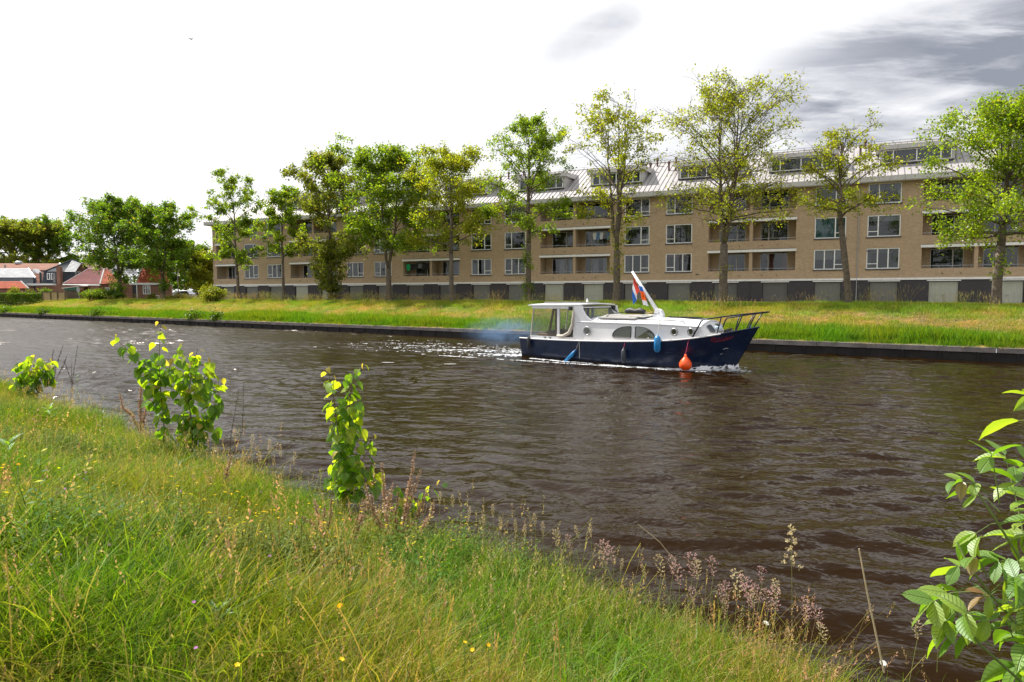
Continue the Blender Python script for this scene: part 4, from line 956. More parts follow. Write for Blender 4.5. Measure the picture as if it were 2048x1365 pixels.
# second lamp: flat head seen between the stems of the half bare tree
X, Y = at(1238, 380, 57).x, 57; s_ = empty('street_lamp', (X, Y, z_far(*to_tq(X, Y))), 0, 'slim street lamp with flat grey head behind the half bare tree', 'street lamp')
zt = at(1243, 381, 57).z - s_.location.z
MB().tube([(0, 0, 0), (0, 0, zt)], [.06, .04], 8).build('pole', M['dark_metal'], s_)
MB().prism([(-.19, 0), (.19, 0), (.17, .46), (-.17, .46)], -.2, .2, 'y').build('lamp_head', M['fascia'], s_, M=Matrix.Translation((0, 0, zt - .05)))

# parked cars
def car(px, Y, rz_, label, col, name='parked_car', parts_h=1.5):
    E_ = empty(name, (*XY(px, Y), 2.25), rz_, label, 'car')
    m_ = MB(); n_ = 5; prof = [(-2.15, .35), (-2.2, .75), (-2.05, .98), (-1.9, 1.05), (-1.45, 1.46), (.35, 1.5), (1.15, 1.03), (2.0, .86), (2.2, .62), (2.18, .32)]
    lo = [(-2.15, .3), (2.15, .3)]
    ys = [(-.88, 0), (-.8, .03), (0, .05), (.8, .03), (.88, 0)]
    b = []
    for (y, up) in ys:
        b.append([(x_ * (1 if abs(y) < .85 else .98), y * (1 if z < 1.05 else .84), z + (up if z > 1.2 else up * .3)) for x_, z in prof])
    for i in range(4):
        for j in range(len(prof) - 1): m_.quad(b[i][j], b[i][j + 1], b[i + 1][j + 1], b[i + 1][j])
    for i, sgn in ((0, 1), (4, -1)):
        m_.add(b[i], [tuple(range(len(prof)))[::sgn]])
    m_.quad(*[(x_, y, .3) for x_, y in ((-2.1, -.85), (2.1, -.85), (2.1, .85), (-2.1, .85))])
    m_.build('body', col, E_, smooth=False, bevel=.04)
    for sgn in (-1, 1):
        for pl in ([(-1.75, 1.07), (-1.4, 1.4), (-.35, 1.44), (-.35, 1.05)], [(-.28, 1.05), (-.28, 1.44), (.33, 1.44), (.98, 1.04)]):
            m2 = MB(); yy = lambda z: sgn * (.885 - .145 * (z - 1.03) / .4)
            m2.add([(x_, yy(z), z) for x_, z in pl], [tuple(range(len(pl)))]); m2.build('side_window', M['glass_dark'], E_)
        for xx in (-1.35, 1.35):
            m2 = MB(); m2.lathe([(.2, -.11), (.31, -.1), (.32, .1), (.2, .11)], 16); o = m2.build('wheel', M['tyre'], E_, M=Matrix.Translation((xx, sgn * .8, .32)) @ Matrix.Rotation(R(90), 4, 'X'))
            m3 = MB(); m3.lathe([(.02, -.125), (.19, -.12), (.19, .12), (.02, .125)], 12); m3.build('rim', M['steel'], o)
    MB().quad((.42, -.7, 1.49), (.42, .7, 1.49), (1.13, .8, 1.06), (1.13, -.8, 1.06)).build('windscreen', M['glass_dark'], E_, M=Matrix.Translation((.02, 0, .03)))
    for sgn in (-1, 1): MB().box(2.05, 2.215, sgn * .62 - .15, sgn * .62 + .15, .62, .78).build('headlight', M['white_paint'], E_); MB().box(-2.225, -2.1, sgn * .68 - .1, sgn * .68 + .1, .7, .95).build('tail_light', M['curtain_r'], E_)
    return E_
M['glass_dark'] = glass('dark car glass', (.01, .012, .015), .1, .02, 1.6)
M['tyre'] = plain('rubber', (.02, .02, .02), .8)
car(365, 112, R(170), 'silver car parked behind the low reddish hedge', plain('silver car paint', (.5, .52, .55), .25, .6, var=.02))
car(393, 116, R(200), 'dark car parked half behind the yellow green shrubby tree', plain('dark car paint', (.03, .03, .04), .2, .4, var=.02))

# ------------------------------------------------------------------ motor boat, bow to the right; local x forward, y to port, z up from the water
BO = (1.2, 33.3); BRZ = R(-43); BSC = 1.035
boat = empty('motor_boat', (*BO, 0), BRZ, 'dark blue and white cabin cruiser motoring along the canal', 'boat'); boat.scale = (BSC,) * 3
def hulltex():
    m, o = newmat('dark blue hull paint'); c = objco()
    f = noise(mapping(c, (1.5, 1, .8)), 1.5, 5, .65); g = noise(mapping(c, (3, 3, .7)), 6, 4, .7)
    sp = nt.nodes.new('ShaderNodeSeparateXYZ'); nt.links.new(c, sp.inputs[0])
    base = mixc(ramp(f, [(.35, 0.), (.7, 1.)]), (.005, .012, .036), (.009, .022, .062))
    sc1 = noise(mapping(c, (1.2, 1.2, 14)), 1.6, 4, .7); base = mixc(mth('MULTIPLY', ramp(g, [(.58, 0.), (.75, 1.)]), .5), base, (.07, .08, .10)); base = mixc(mth('MULTIPLY', ramp(sc1, [(.60, 0.), (.72, 1.)]), .4), base, (.10, .12, .16))
    wl = ramp(mth('ADD', sp.outputs[2], mth('MULTIPLY', mth('SUBTRACT', g, .5), .12)), [(.05, 1.), (.16, 0.)])
    base = mixc(mth('MULTIPLY', wl, .8), base, (.03, .025, .018))
    b = bsdf(o, base, .28, 0, .5); bumpn(b, f, .02); return m
M['hull'] = hulltex()
M['boat_white'] = plain('boat white', (.70, .71, .73), .35, var=.06, vs=1.3)
M['deck'] = plain('sandy deck', (.45, .37, .30), .8, var=.12, vs=3)
M['brown_curtain'] = plain('brown curtain', (.20, .11, .06), .9, var=.3, vs=5)
M['canvas'] = plain('beige canvas', (.50, .46, .40), .9, var=.2, vs=4, bump=.02)
M['black_rub'] = plain('black rubber', (.018, .018, .02), .55)
M['grey_board'] = plain('grey board', (.26, .25, .24), .7, var=.15)
M['solar'] = plain('solar panel face', (.05, .05, .06), .2, .2)
M['clear_vinyl'] = glass('clear vinyl', (.5, .5, .45), .88, .12, .8)
M['olive_glass'] = glass('olive cabin glass', (.045, .05, .022), .25, .05, 1.2)
M['rope_red'] = plain('red rope', (.35, .02, .08), .8); M['rope_w'] = plain('pale rope', (.5, .45, .38), .9)
M['fender_blue'] = plain('blue fender', (.01, .19, .46), .35, var=.15, vs=6); M['fender_black'] = plain('black fender', (.022, .024, .028), .45, var=.2)
M['fender_grey'] = plain('dark grey fender', (.035, .042, .055), .45, var=.2); M['orange'] = plain('orange buoy', (.95, .10, .01), .35, var=.06)
# stations: top x, half beam, sheer z | waterline x, half beam | keel x, z
ST = [(0, 1.18, .88, .03, 1.06, .05, -.25), (1.5, 1.36, .885, 1.5, 1.24, 1.5, -.35), (3.2, 1.46, .91, 3.2, 1.36, 3.2, -.4), (5, 1.5, .96, 5, 1.4, 5, -.45), (6.6, 1.48, 1.03, 6.5, 1.3, 6.4, -.45),
      (7.8, 1.34, 1.11, 7.5, 1.08, 7.3, -.45), (8.8, 1.10, 1.24, 8.35, .76, 8.0, -.4), (9.6, .74, 1.40, 9.0, .42, 8.6, -.35), (10.25, .36, 1.55, 9.45, .17, 9.1, -.3), (10.72, .03, 1.66, 9.78, .02, 9.5, -.25)]
def sheer(a): return np.interp(a, [s_[0] for s_ in ST], [s_[2] for s_ in ST])
def hb(a): return float(np.interp(a, [s_[0] for s_ in ST], [s_[1] for s_ in ST]))
fine = np.linspace(0, 9, 46); key = np.arange(10)
def cm(col):          # smooth interpolation through the stations
    y = np.array([s_[col] for s_ in ST], float); m_ = np.gradient(y); out = []
    for u in fine:
        i = min(int(u), 8); t = u - i
        out.append((2 * t**3 - 3 * t * t + 1) * y[i] + (t**3 - 2 * t * t + t) * m_[i] + (-2 * t**3 + 3 * t * t) * y[i + 1] + (t**3 - t * t) * m_[i + 1])
    return np.array(out)
xt, bt, zt_, xw, bw, xk, zk = [cm(i) for i in range(7)]
bt = np.maximum(bt, .02); bw = np.maximum(bw, .01)
m_ = MB(); rows = []
for i in range(46):
    pr = []
    for sgn in (1, -1):
        pass
    side = [(xk[i], 0, zk[i]), (xk[i] * .4 + xw[i] * .6, bw[i] * .8, zk[i] * .45), (xw[i], bw[i], 0)]
    for f_ in (.25, .5, .75, 1.0):
        e_ = 1 - (1 - f_) ** 1.35; side.append((xw[i] + (xt[i] - xw[i]) * f_, bw[i] + (bt[i] - bw[i]) * e_, zt_[i] * f_))
    rows.append(side)
for sgn in (1, -1):
    b0 = len(m_.v)
    for s_ in rows: m_.v += [(p[0], p[1] * sgn, p[2]) for p in s_]
    for i in range(45):
        for j in range(6):
            a_ = b0 + i * 7 + j; q_ = (a_, a_ + 1, a_ + 8, a_ + 7)
            m_.f.append(q_ if sgn < 0 else q_[::-1]); m_.m.append(0)
s0 = rows[0]; tr_ = [(p[0], p[1], p[2]) for p in s0] + [(p[0], -p[1], p[2]) for p in s0[::-1]]
m_.add(tr_, [tuple(range(len(tr_)))])
hull = m_.build('hull', M['hull'], boat, smooth=True)
hull.data.polygons[-1].use_smooth = False
m_ = MB()             # deck
for i in range(45):
    m_.quad((xt[i], -bt[i], zt_[i] - .03), (xt[i + 1], -bt[i + 1], zt_[i + 1] - .03), (xt[i + 1], bt[i + 1], zt_[i + 1] - .03), (xt[i], bt[i], zt_[i] - .03))
m_.build('deck', M['deck'], boat)
for sgn, nm in ((1, 0), (-1, 0)):
    m_ = MB(); m_.tube([(xt[i], sgn * bt[i], zt_[i]) for i in range(0, 36)], .032, 6); m_.build('rubbing_strake', M['boat_white'], boat)
    m_ = MB(); m_.tube([(xt[i], sgn * bt[i], zt_[i]) for i in range(35, 46)], .026, 6); m_.build('gunwale', M['hull'], boat)
# coach roof
CR0, CR1 = 3.35, 9.05
def cby(a): return min(hb(a) - .10, 1.34) if a < 8 else hb(a) - .10 - (a - 8) * .05
def ctop(a): return 1.70 - .05 * max(0, a - 7.5)
aa = np.linspace(CR0, 8.85, 18); m_ = MB(); prof = []
for a in aa:
    y = cby(a); z0 = float(sheer(a)) - .02; zt = ctop(a); row = [(a, -y, z0), (a, -y * .965, zt)]
    for f_ in (-.8, -.5, -.2, .2, .5, .8): row.append((a, y * .965 * f_, zt + .23 * (1 - f_ * f_)))
    row += [(a, y * .965, zt), (a, y, z0)]; prof.append(row)
front = [(a_ + .38 + .12 * (1 - abs(y) ** 1.5) if k in (0, 9) else a_ + .06 + .16 * (1 - abs(y) ** 1.5), y, z) for k, (a_, y, z) in enumerate(prof[-1])]
side_m = [MB(), MB()]; top_m = MB()
for i in range(len(prof) - 1):
    for j in range(9):
        (side_m[j // 8] if j in (0, 8) else top_m).quad(prof[i][j], prof[i + 1][j], prof[i + 1][j + 1], prof[i][j + 1])
[q_.build('cabin_side', M['boat_white'], boat) for q_ in side_m]; top_m.build('cabin_roof', M['boat_white'], boat, smooth=True)
fp = prof[-1]; fr_ = MB(); n9 = len(fp)
low = []
for k in range(1, n9 - 1):
    a_, y, z = fp[k]; low.append((9.32 - .30 * (abs(y) / .9) ** 2, y * .92, float(sheer(9.2)) - .02))
for k in range(1, n9 - 2): fr_.quad(fp[k], low[k - 1], low[k], fp[k + 1])
fr_.add([fp[0], low[0], fp[1]], [(0, 1, 2)]); fr_.add([fp[-1], fp[-2], low[-1]], [(0, 1, 2)])
fr_.build('cabin_front', M['boat_white'], boat)
m_ = MB()             # rolled roof edge
m_.tube([(p[1][0], p[1][1] - .01, p[1][2] + .005) for p in prof], .022, 6); m_.tube([(p[-2][0], p[-2][1] + .01, p[-2][2] + .005) for p in prof], .022, 6)
m_.tube([(x_ + .02, y, z + .005) for x_, y, z in fp[1:-1]], .022, 6); m_.build('roof_edge', M['boat_white'], boat)
# forward windows
for y0 in (-.60, .05):
    def fpnt(y, f_):
        ay = abs(y) / .9; zt = ctop(8.85) + .23 * (1 - (y / (.965 * cby(8.85))) ** 2); x0 = 8.85; x1 = 9.32 - .30 * ay ** 2
        return (x0 + (x1 - x0) * f_ + .02, y * (1 - .08 * f_), zt + (float(sheer(9.2)) - zt) * f_)
    m_ = MB(); m_.add([fpnt(y0, .28), fpnt(y0, .72), fpnt(y0 + .07, .78), fpnt(y0 + .25, .78), fpnt(y0 + .32, .72), fpnt(y0 + .32, .28), fpnt(y0 + .25, .22), fpnt(y0 + .07, .22)], [tuple(range(8))]); W = m_.build('front_window', M['glass_dark'], boat)
    MB().tube([fpnt(y0, .28), fpnt(y0, .72), fpnt(y0 + .07, .78), fpnt(y0 + .25, .78), fpnt(y0 + .32, .72), fpnt(y0 + .32, .28), fpnt(y0 + .25, .22), fpnt(y0 + .07, .22), fpnt(y0, .28)], .012, 5).build('window_frame', M['steel'], W)
def sidept(a, z, off=0.008, sgn=-1):
    y = cby(a); f_ = (z - float(sheer(a))) / (ctop(a) - float(sheer(a))); return (a, sgn * (y * (1 - .035 * f_) + off), z)
def side_win(pts, mat, nm='cabin_window', fr_r=.02):
    pts = [(a + WS_, z) for a, z in pts]
    for sgn in (-1, 1):
        ps = [sidept(a, z, .012, sgn) for a, z in pts]; m_ = MB()
        ca = sum(p[0] for p in ps) / len(ps); cz = sum(p[2] for p in ps) / len(ps); cpt = sidept(ca, cz, .012, sgn)
        m_.add(ps + [cpt], [(i, (i + 1) % len(ps), len(ps)) for i in range(len(ps))]); W = m_.build(nm, mat, boat)
        MB().tube(ps + [ps[0]], fr_r, 6).build('window_frame', M['dark_metal'], W)
qz0, qz1 = 1.13, 1.60; WS_ = .27
side_win([(5.80, qz0), (5.83, qz0 + .03), (5.83, qz1 - .05), (5.78, qz1)] + [(5.78 - .82 * math.sin(t), qz0 + .04 + (qz1 - qz0 - .04) * math.cos(t)) for t in np.linspace(.15, 1.5, 10)] + [(4.99, qz0)], M['olive_glass'])
side_win([(6.06, qz0), (6.03, qz0 + .03), (6.03, qz1 - .05), (6.08, qz1)] + [(6.08 + .82 * math.sin(t), qz0 + .04 + (qz1 - qz0 - .04) * math.cos(t)) for t in np.linspace(.15, 1.5, 10)] + [(6.87, qz0)], M['olive_glass'])
for (a, z, r_) in ((4.02, 1.34, .165), (7.95, 1.43, .125), (8.55, 1.45, .125)):
    for sgn in (-1, 1):
        if a < 4.1: c_ = (a, sgn * (hb(a) - .06), z)
        else: c_ = sidept(a, z, .01, sgn)
        m_ = MB(); ring = [(c_[0] + r_ * math.cos(t), c_[1] + sgn * .012, c_[2] + r_ * math.sin(t)) for t in np.linspace(0, 2 * math.pi, 19)]
        m_.tube(ring, .03, 6, cap=False); W = m_.build('porthole', M['steel'], boat, smooth=True)
        m_ = MB(); m_.add([(p[0], p[1] , p[2]) for p in ring[:-1]], [tuple(range(18))]); m_.build('pane', M['olive_glass'], W)
# wheelhouse: side panels, roof, screens
WB = 1.24
for sgn in (-1, 1):
    y0 = sgn * (WB + .06); y1 = sgn * (WB + .01)
    poly = [(3.18, .86), (3.62, .90), (4.7, .93), (4.7, 1.69)] + [(4.7 - 1.02 * math.sin(t) , 2.28 - .59 * math.cos(t)) for t in np.linspace(.25, 1.35, 8)] + [(3.66, 2.38), (3.22, 2.36), (3.19, 1.9), (3.19, 1.4)]
    MB().prism(poly, y0, y1, 'y').build('wheelhouse_side', M['boat_white'], boat)
    MB().prism([(.72, .86), (3.2, .86), (3.2, 1.02), (.72, 1.02)], sgn * (WB + .055), sgn * (WB - .03), 'y').build('coaming', M['boat_white'], boat)
    m_ = MB(); m_.box(.84, 3.2, sgn * WB - .03, sgn * WB + .03, 2.24, 2.36); m_.build('roof_beam', M['boat_white'], boat)
    MB().box(2.28, 2.41, sgn * WB - .03, sgn * WB + .03, 1.02, 2.26).build('canopy_post', M['boat_white'], boat)
    MB().tube([(.74, sgn * WB, 1.0), (.92, sgn * WB, 2.3)], .03, 6).build('canopy_post', M['canvas'], boat)
    MB().quad((.80, sgn * WB, 1.03), (2.28, sgn * WB, 1.03), (2.28, sgn * WB, 2.26), (.92, sgn * WB, 2.26)).build('clear_panel', M['clear_vinyl'], boat)
    MB().quad((2.41, sgn * WB, 1.03), (3.18, sgn * WB, 1.03), (3.18, sgn * WB, 2.26), (2.41, sgn * WB, 2.26)).build('clear_panel', M['clear_vinyl'], boat)
    m_ = MB(); m_.tube([(2.3, sgn * (WB + .04), 1.07), (2.65, sgn * (WB + .07), 1.06), (3.0, sgn * (WB + .075), 1.22), (3.17, sgn * (WB + .08), 1.55), (3.22, sgn * (WB + .08), 2.0), (3.19, sgn * (WB + .07), 2.2)], [.05, .075, .085, .075, .06, .03], 8)
    m_.build('rolled_canvas', M['canvas'], boat, smooth=True)
# aft panel and curtains
MB().quad((.76, -WB, 1.0), (.76, WB, 1.0), (.92, WB, 2.3), (.92, -WB, 2.3)).build('clear_panel', M['clear_vinyl'], boat)
MB().box(.72, .78, -WB, WB, .86, 1.02).build('coaming', M['boat_white'], boat)
MB().box(.1, .72, -1.1, 1.1, .86, .875).build('aft_deck', M['deck'], boat)
for (a0, a1, y) in ((1.9, 2.25, WB - .1), (1.95, 2.2, -WB + .1)):
    m_ = MB(); n_ = 8
    for i in range(n_): x0, x1 = a0 + (a1 - a0) * i / n_, a0 + (a1 - a0) * (i + 1) / n_; k0, k1 = (.03 if i % 2 else -.03), (-.03 if i % 2 else .03); m_.quad((x0 - (.3 if i < 3 else 0), y + k0, 1.05), (x1 - (.3 if i < 3 else 0), y + k1, 1.05), (x1, y + k1, 2.25), (x0, y + k0, 2.25))
    m_.build('curtain', M['brown_curtain'], boat)
# seats, wheel
m_ = MB(); m_.box(.9, 1.9, -1.0, 1.0, .9, 1.12); m_.build('bench', M['brown_curtain'], boat, bevel=.04)
m_ = MB(); m_.prism([(1.2, 1.13), (2.2, 1.13), (2.2, 1.26), (1.9, 1.33), (1.3, 1.2)], -.9, -.3, 'y'); m_.build('cushion', M['black_rub'], boat, bevel=.03)
m_ = MB(); m_.lathe([(.05, 0), (.22, .05), (.24, .3), (.12, .42)], 12, (2.9, -.7, 1.6)); m_.tube([(2.9, -.7, 1.0), (2.9, -.7, 1.6)], .05, 6); m_.build('helm_seat', M['dark_metal'], boat, smooth=True)
m_ = MB(); m_.tube([(3.25, -.2 + .25 * math.cos(t), 1.55 + .25 * math.sin(t)) for t in np.linspace(0, 6.283, 17)], .018, 6, cap=False); m_.build('steering_wheel', M['bark'], boat)
m_ = MB(); m_.box(3.0, 3.35, -WB + .02, WB - .02, .9, 1.3); m_.build('dashboard', M['bark'], boat)
# front screen: white frame with one wide pane
m_ = MB()
def sc_(y, f_): return (3.46 + .42 * f_, y, 2.33 - .60 * f_)
yo, yi = WB - .0, WB - .22
m_.quad(sc_(-yo, 0), sc_(-yo, 1), sc_(yo, 1), sc_(yo, 0))
# build as frame strips
m_ = MB()
def strip(ya, yb, fa, fb):
    p = [sc_(ya, fa), sc_(ya, fb), sc_(yb, fb), sc_(yb, fa)]; q = [(a - .04, y, z - .02) for a, y, z in p]
    m_.add(p + q, [(0, 1, 2, 3), (7, 6, 5, 4), (0, 4, 5, 1), (1, 5, 6, 2), (2, 6, 7, 3), (3, 7, 4, 0)])
strip(-yo, yo, 0, .1); strip(-yo, yo, .84, 1.0); strip(-yo, -yi, .1, .84); strip(yi, yo, .1, .84)
m_.add([sc_(-yi, .84), sc_(-yi, .55), sc_(-yi + .09, .75), sc_(-yi + .22, .84)], [(0, 3, 2, 1)]); m_.add([sc_(yi, .84), sc_(yi, .55), sc_(yi - .09, .75), sc_(yi - .22, .84)], [(0, 1, 2, 3)])
WS = m_.build('windscreen_frame', M['boat_white'], boat)
MB().quad(*[(a - .015, y, z) for a, y, z in (sc_(-yi, .1), sc_(-yi, .84), sc_(yi, .84), sc_(yi, .1))]).build('pane', glass('windscreen glass', (.1, .11, .1), .75, .03, 1.0), WS)
MB().tube([sc_(-yi, .1), sc_(-yi, .55), sc_(-yi + .09, .75), sc_(-yi + .22, .84), sc_(yi - .22, .84), sc_(yi - .09, .75), sc_(yi, .55), sc_(yi, .1), sc_(-yi, .1)], .016, 5).build('seal', M['dark_metal'], WS)
m_ = MB(); m_.quad(sc_(-yo, 1), (4.15, -yo, 1.66), (4.15, yo, 1.66), sc_(yo, 1)); m_.build('wheelhouse_front', M['boat_white'], boat)
m_ = MB()             # roof slab with crown
for i in range(8):
    y0, y1 = -1.30 + i * .325, -1.30 + (i + 1) * .325; c0, c1 = .05 * (1 - (y0 / 1.30) ** 2), .05 * (1 - (y1 / 1.30) ** 2)
    m_.quad((.62, y0, 2.40 + c0), (3.52, y0, 2.44 + c0), (3.52, y1, 2.44 + c1), (.62, y1, 2.40 + c1)); m_.quad((.62, y0, 2.345 + c0), (.62, y1, 2.345 + c1), (3.52, y1, 2.385 + c1), (3.52, y0, 2.385 + c0))
    m_.quad((.62, y0, 2.345 + c0), (.62, y0, 2.40 + c0), (.62, y1, 2.40 + c1), (.62, y1, 2.345 + c1)); m_.quad((3.52, y0, 2.385 + c0), (3.52, y1, 2.385 + c1), (3.52, y1, 2.44 + c1), (3.52, y0, 2.44 + c0))
for s_ in (-1.30, 1.30): m_.quad((.62, s_, 2.345), (3.52, s_, 2.385), (3.52, s_, 2.44), (.62, s_, 2.40))
m_.build('wheelhouse_roof', M['boat_white'], boat)
m_ = MB(); m_.box(1.0, 3.0, -.55, .75, 2.475, 2.51); sp_ = m_.build('solar_panel', M['solar'], boat, bevel=.006)
m_ = MB(); m_.box(.97, 3.03, -.59, -.55, 2.465, 2.53); m_.box(.97, 3.03, .75, .79, 2.465, 2.53); m_.box(.96, 1.0, -.55, .75, 2.465, 2.53); m_.box(3.0, 3.04, -.55, .75, 2.465, 2.53); m_.build('panel_frame', M['grey_board'], sp_)
MB().lathe([(.05, 0), (.035, .1), (.01, .16)], 8, (3.25, -.4, 2.53)).build('antenna', M['white_paint'], boat)
m_ = MB(); m_.box(3.5, 3.62, 1.05, 1.2, 2.2, 2.36); m_.tube([(3.55, 1.1, 2.2), (3.75, 1.15, 2.1)], .03, 6); m_.build('searchlight', M['dark_metal'], boat)
m_ = MB(); m_.box(2.98, 3.14, -WB - .12, -WB - .05, 2.18, 2.34); m_.build('speaker', M['dark_metal'], boat)
for x_ in (1.55, 1.85): MB().tube([(x_, -WB - .06, 1.0), (x_ + .1, -WB - .09, .93), (x_ + .14, -WB - .1, 1.0)], .02, 5).build('cleat', M['dark_metal'], boat)
# hatch boards on the cabin roof, hand rails
zc = lambda a, y: ctop(a) + .23 * (1 - (y / (cby(a) * .965)) ** 2)
m_ = MB(); m_.prism([(-.95, zc(5, .95) + .03), (-.2, zc(5, .2) + .05), (.6, zc(5, .6) + .06), (.6, zc(5, .6) + .11), (-.2, zc(5, .2) + .11), (-.95, zc(5, .95) + .09)], 4.25, 6.0, 'x'); m_.build('hatch_board', M['grey_board'], boat)
m_ = MB(); m_.prism([(-.7, 1.93), (.5, 1.99), (.5, 2.03), (-.7, 1.97)], 5.6, 6.3, 'x'); m_.build('hatch_board', M['plaster'], boat)
m_ = MB(); m_.prism([(.0, zc(7, 0) + .01), (.75, zc(7, .75) + .01), (.75, zc(7, .75) + .05), (.0, zc(7, 0) + .05)], 6.95, 8.35, 'x'); m_.build('solar_panel', M['solar'], boat)
for sgn in (-1, 1):
    hp = [(4.35, sgn * (cby(4.4) - .17), ctop(4.4) + .1), (4.42, sgn * (cby(4.4) - .15), ctop(4.4) + .17)] + [(a, sgn * (cby(a) - .14), ctop(a) + .17) for a in np.linspace(4.8, 8.2, 8)] + [(8.28, sgn * (cby(8.28) - .14), ctop(8.3) + .08)]
    m_ = MB(); m_.tube(hp, .018, 6)
    for a in (5.3, 6.3, 7.3): m_.tube([(a, sgn * (cby(a) - .14), ctop(a) + .02), (a, sgn * (cby(a) - .14), ctop(a) + .17)], .014, 5)
    m_.build('hand_rail', M['dark_metal'], boat)
# tabernacle and lowered mast
m_ = MB(); m_.prism([(6.3, 1.92), (6.78, 1.92), (6.78, 2.06), (6.70, 2.22), (6.56, 2.28), (6.42, 2.22), (6.36, 2.05)], -.1, .1, 'y'); m_.build('tabernacle', M['boat_white'], boat, bevel=.01)
m_ = MB(); m_.tube([(6.55, 0, 2.1), (5.27, 0, 3.80)], [.085, .05], 10); mast = m_.build('mast', M['boat_white'], boat, smooth=True)
m_ = MB(); m_.tube([(6.4, -.07, 2.1), (5.4, -.07, 3.42), (5.28, 0, 3.74)], .009, 4); m_.tube([(6.3, .05, 2.05), (5.7, .03, 2.8)], .009, 4); m_.build('halyard', M['dark_metal'], boat)
m_ = MB(); m_.lathe([(.02, -.03), (.03, 0), (.02, .03)], 8, (6.62, -.12, 2.1)); m_.build('bolt', M['steel'], boat)
# bow rail
RB = plain('bow rail', (.025, .028, .04), .35, .5)
def rp(a, sgn, dz=0): return (a, sgn * (hb(min(a, 10.6)) - .03), dz)
m_ = MB()
for sgn in (-1, 1):
    top = [(8.65, sgn * (hb(8.65) - .02), float(sheer(8.65))), (8.95, sgn * (hb(8.95) - .04), 1.86), (9.03, sgn * (hb(9.0) - .05), 1.93), (9.3, sgn * .88, 1.97), (9.9, sgn * .62, 2.07), (10.5, sgn * .40, 2.15), (10.98, sgn * .14, 2.21), (11.08, 0, 2.22)]
    m_.tube(top, .028, 7)
    for a, ay, at_, atz, aty in ((9.45, .74, 9.62, 2.03, .75), (10.05, .43, 10.3, 2.12, .48), (10.42, .2, 10.72, 2.17, .29)): m_.tube([(a, sgn * ay, float(sheer(a))), (at_, sgn * aty, atz)], .024, 6)
m_.build('bow_rail', RB, boat, smooth=True)
m_ = MB(); m_.box(9.42, 9.72, -.14, .14, 1.38, 1.5); m_.tube([(9.5, -.2, 1.5), (9.6, .2, 1.55)], .04, 6); m_.build('anchor_winch', M['dark_metal'], boat)
m_ = MB(); m_.tube([(9.0, -.25, 1.45), (9.1, -.1, 1.58), (9.3, 0, 1.52)], .09, 8); m_.build('folded_tarpaulin', plain('pale blue cloth', (.4, .5, .6), .8), boat, smooth=True)
m_ = MB(); m_.tube([(10.35, 0, 1.55), (10.4, 0, 1.72)], .04, 8); m_.build('bollard', M['fender_blue'], boat)
# red painted script near the bow (too worn in the photograph to read) and pale scuffs
def hullpt(a, f_, off=.012):
    i = int(np.clip(np.interp(a, xt, range(46)), 0, 45)); u = np.interp(a, xt, range(46)); i = min(int(u), 44); t = u - i
    r0, r1 = rows[i], rows[i + 1]; g_ = 2 + f_ * 4; j = min(int(g_), 5); s_ = g_ - j
    p = [(r0[j][k] * (1 - s_) + r0[j + 1][k] * s_) * (1 - t) + (r1[j][k] * (1 - s_) + r1[j + 1][k] * s_) * t for k in range(3)]
    return (p[0] + .005, -(p[1] + off), p[2])
red = plain('dull red lettering', (.26, .012, .02), .6); m_ = MB()
path = []
for i in range(46):
    u = i / 45; path.append(hullpt(9.45 + .62 * u, .86 + .045 * math.sin(u * 34) * (1 - .3 * u)))
m_.tube(path, .006, 4); m_.tube([hullpt(9.35, .86), hullpt(9.4, .93), hullpt(9.5, .9), hullpt(9.42, .83), hullpt(9.36, .84)], .013, 4); m_.tube([hullpt(9.45, .79), hullpt(9.8, .8), hullpt(10.05, .84)], .011, 4)
m_.build('bow_lettering', red, boat)
m_ = MB(); m_.tube([hullpt(9.9, .55), hullpt(10.0, .58), hullpt(10.07, .56)], .014, 5); m_.tube([hullpt(9.85, .42), hullpt(9.93, .44)], .012, 5); m_.build('fairlead', M['steel'], boat)
def bw_(p):             # boat local -> world
    p = [q_ * BSC for q_ in p]; c, s_ = math.cos(BRZ), math.sin(BRZ); return (BO[0] + c * p[0] - s_ * p[1], BO[1] + s_ * p[0] + c * p[1], p[2])
def fender(a, ztop, length, r_, col, label, rope, name='fender', ztie=None, tilt=0.0, out=0.0, prof=None, cat='fender', flat=1.0):
    y = -(hb(a) + r_ * flat + .015 + out); E_ = empty(name, bw_((a, y, ztop - length)), BRZ, label, cat, None)
    E_.rotation_euler = (0, tilt, BRZ)
    pr = prof or [(.01, 0), (r_ * .55, .015), (r_, length * .15), (r_, length * .85), (r_ * .6, length * .96), (.03, length), (.028, length + .05)]
    MB().lathe(pr, 14, sc=(1, flat, 1)).build('body', col, E_, smooth=True)
    tie = ztie if ztie else float(sheer(a)) + .03
    dz = tie - (ztop - length)
    MB().tube([(0, 0, length + .02), (0, r_ * .5, (length + dz) / 2), (0, r_ * flat + .02, dz)], .011, 5).build('rope', rope, E_)
    return E_
fender(.72, .98, .56, .085, M['fender_black'], 'black fender hanging at the stern corner of the cabin cruiser', M['black_rub'])
fender(5.95, .72, .58, .10, M['fender_grey'], 'dark grey fender hanging amidships on a red rope', M['rope_red'])
fender(7.42, 1.30, .66, .135, M['fender_blue'], 'bright blue fender hung from the cabin hand rail', M['rope_w'], ztie=1.85, out=-.02)
fender(8.55, .63, .60, .215, M['orange'], 'orange teardrop buoy hanging on a red rope near the bow', M['rope_red'], name='buoy', cat='buoy',
       prof=[(.02, 0), (.12, .012), (.20, .07), (.245, .17), (.24, .27), (.185, .38), (.10, .48), (.055, .54), (.05, .60), (.03, .62)])
E_ = empty('fender', bw_((3.62, -1.52, .9)), BRZ, 'thin blue fender trailing aft into the water on a rope', 'fender')
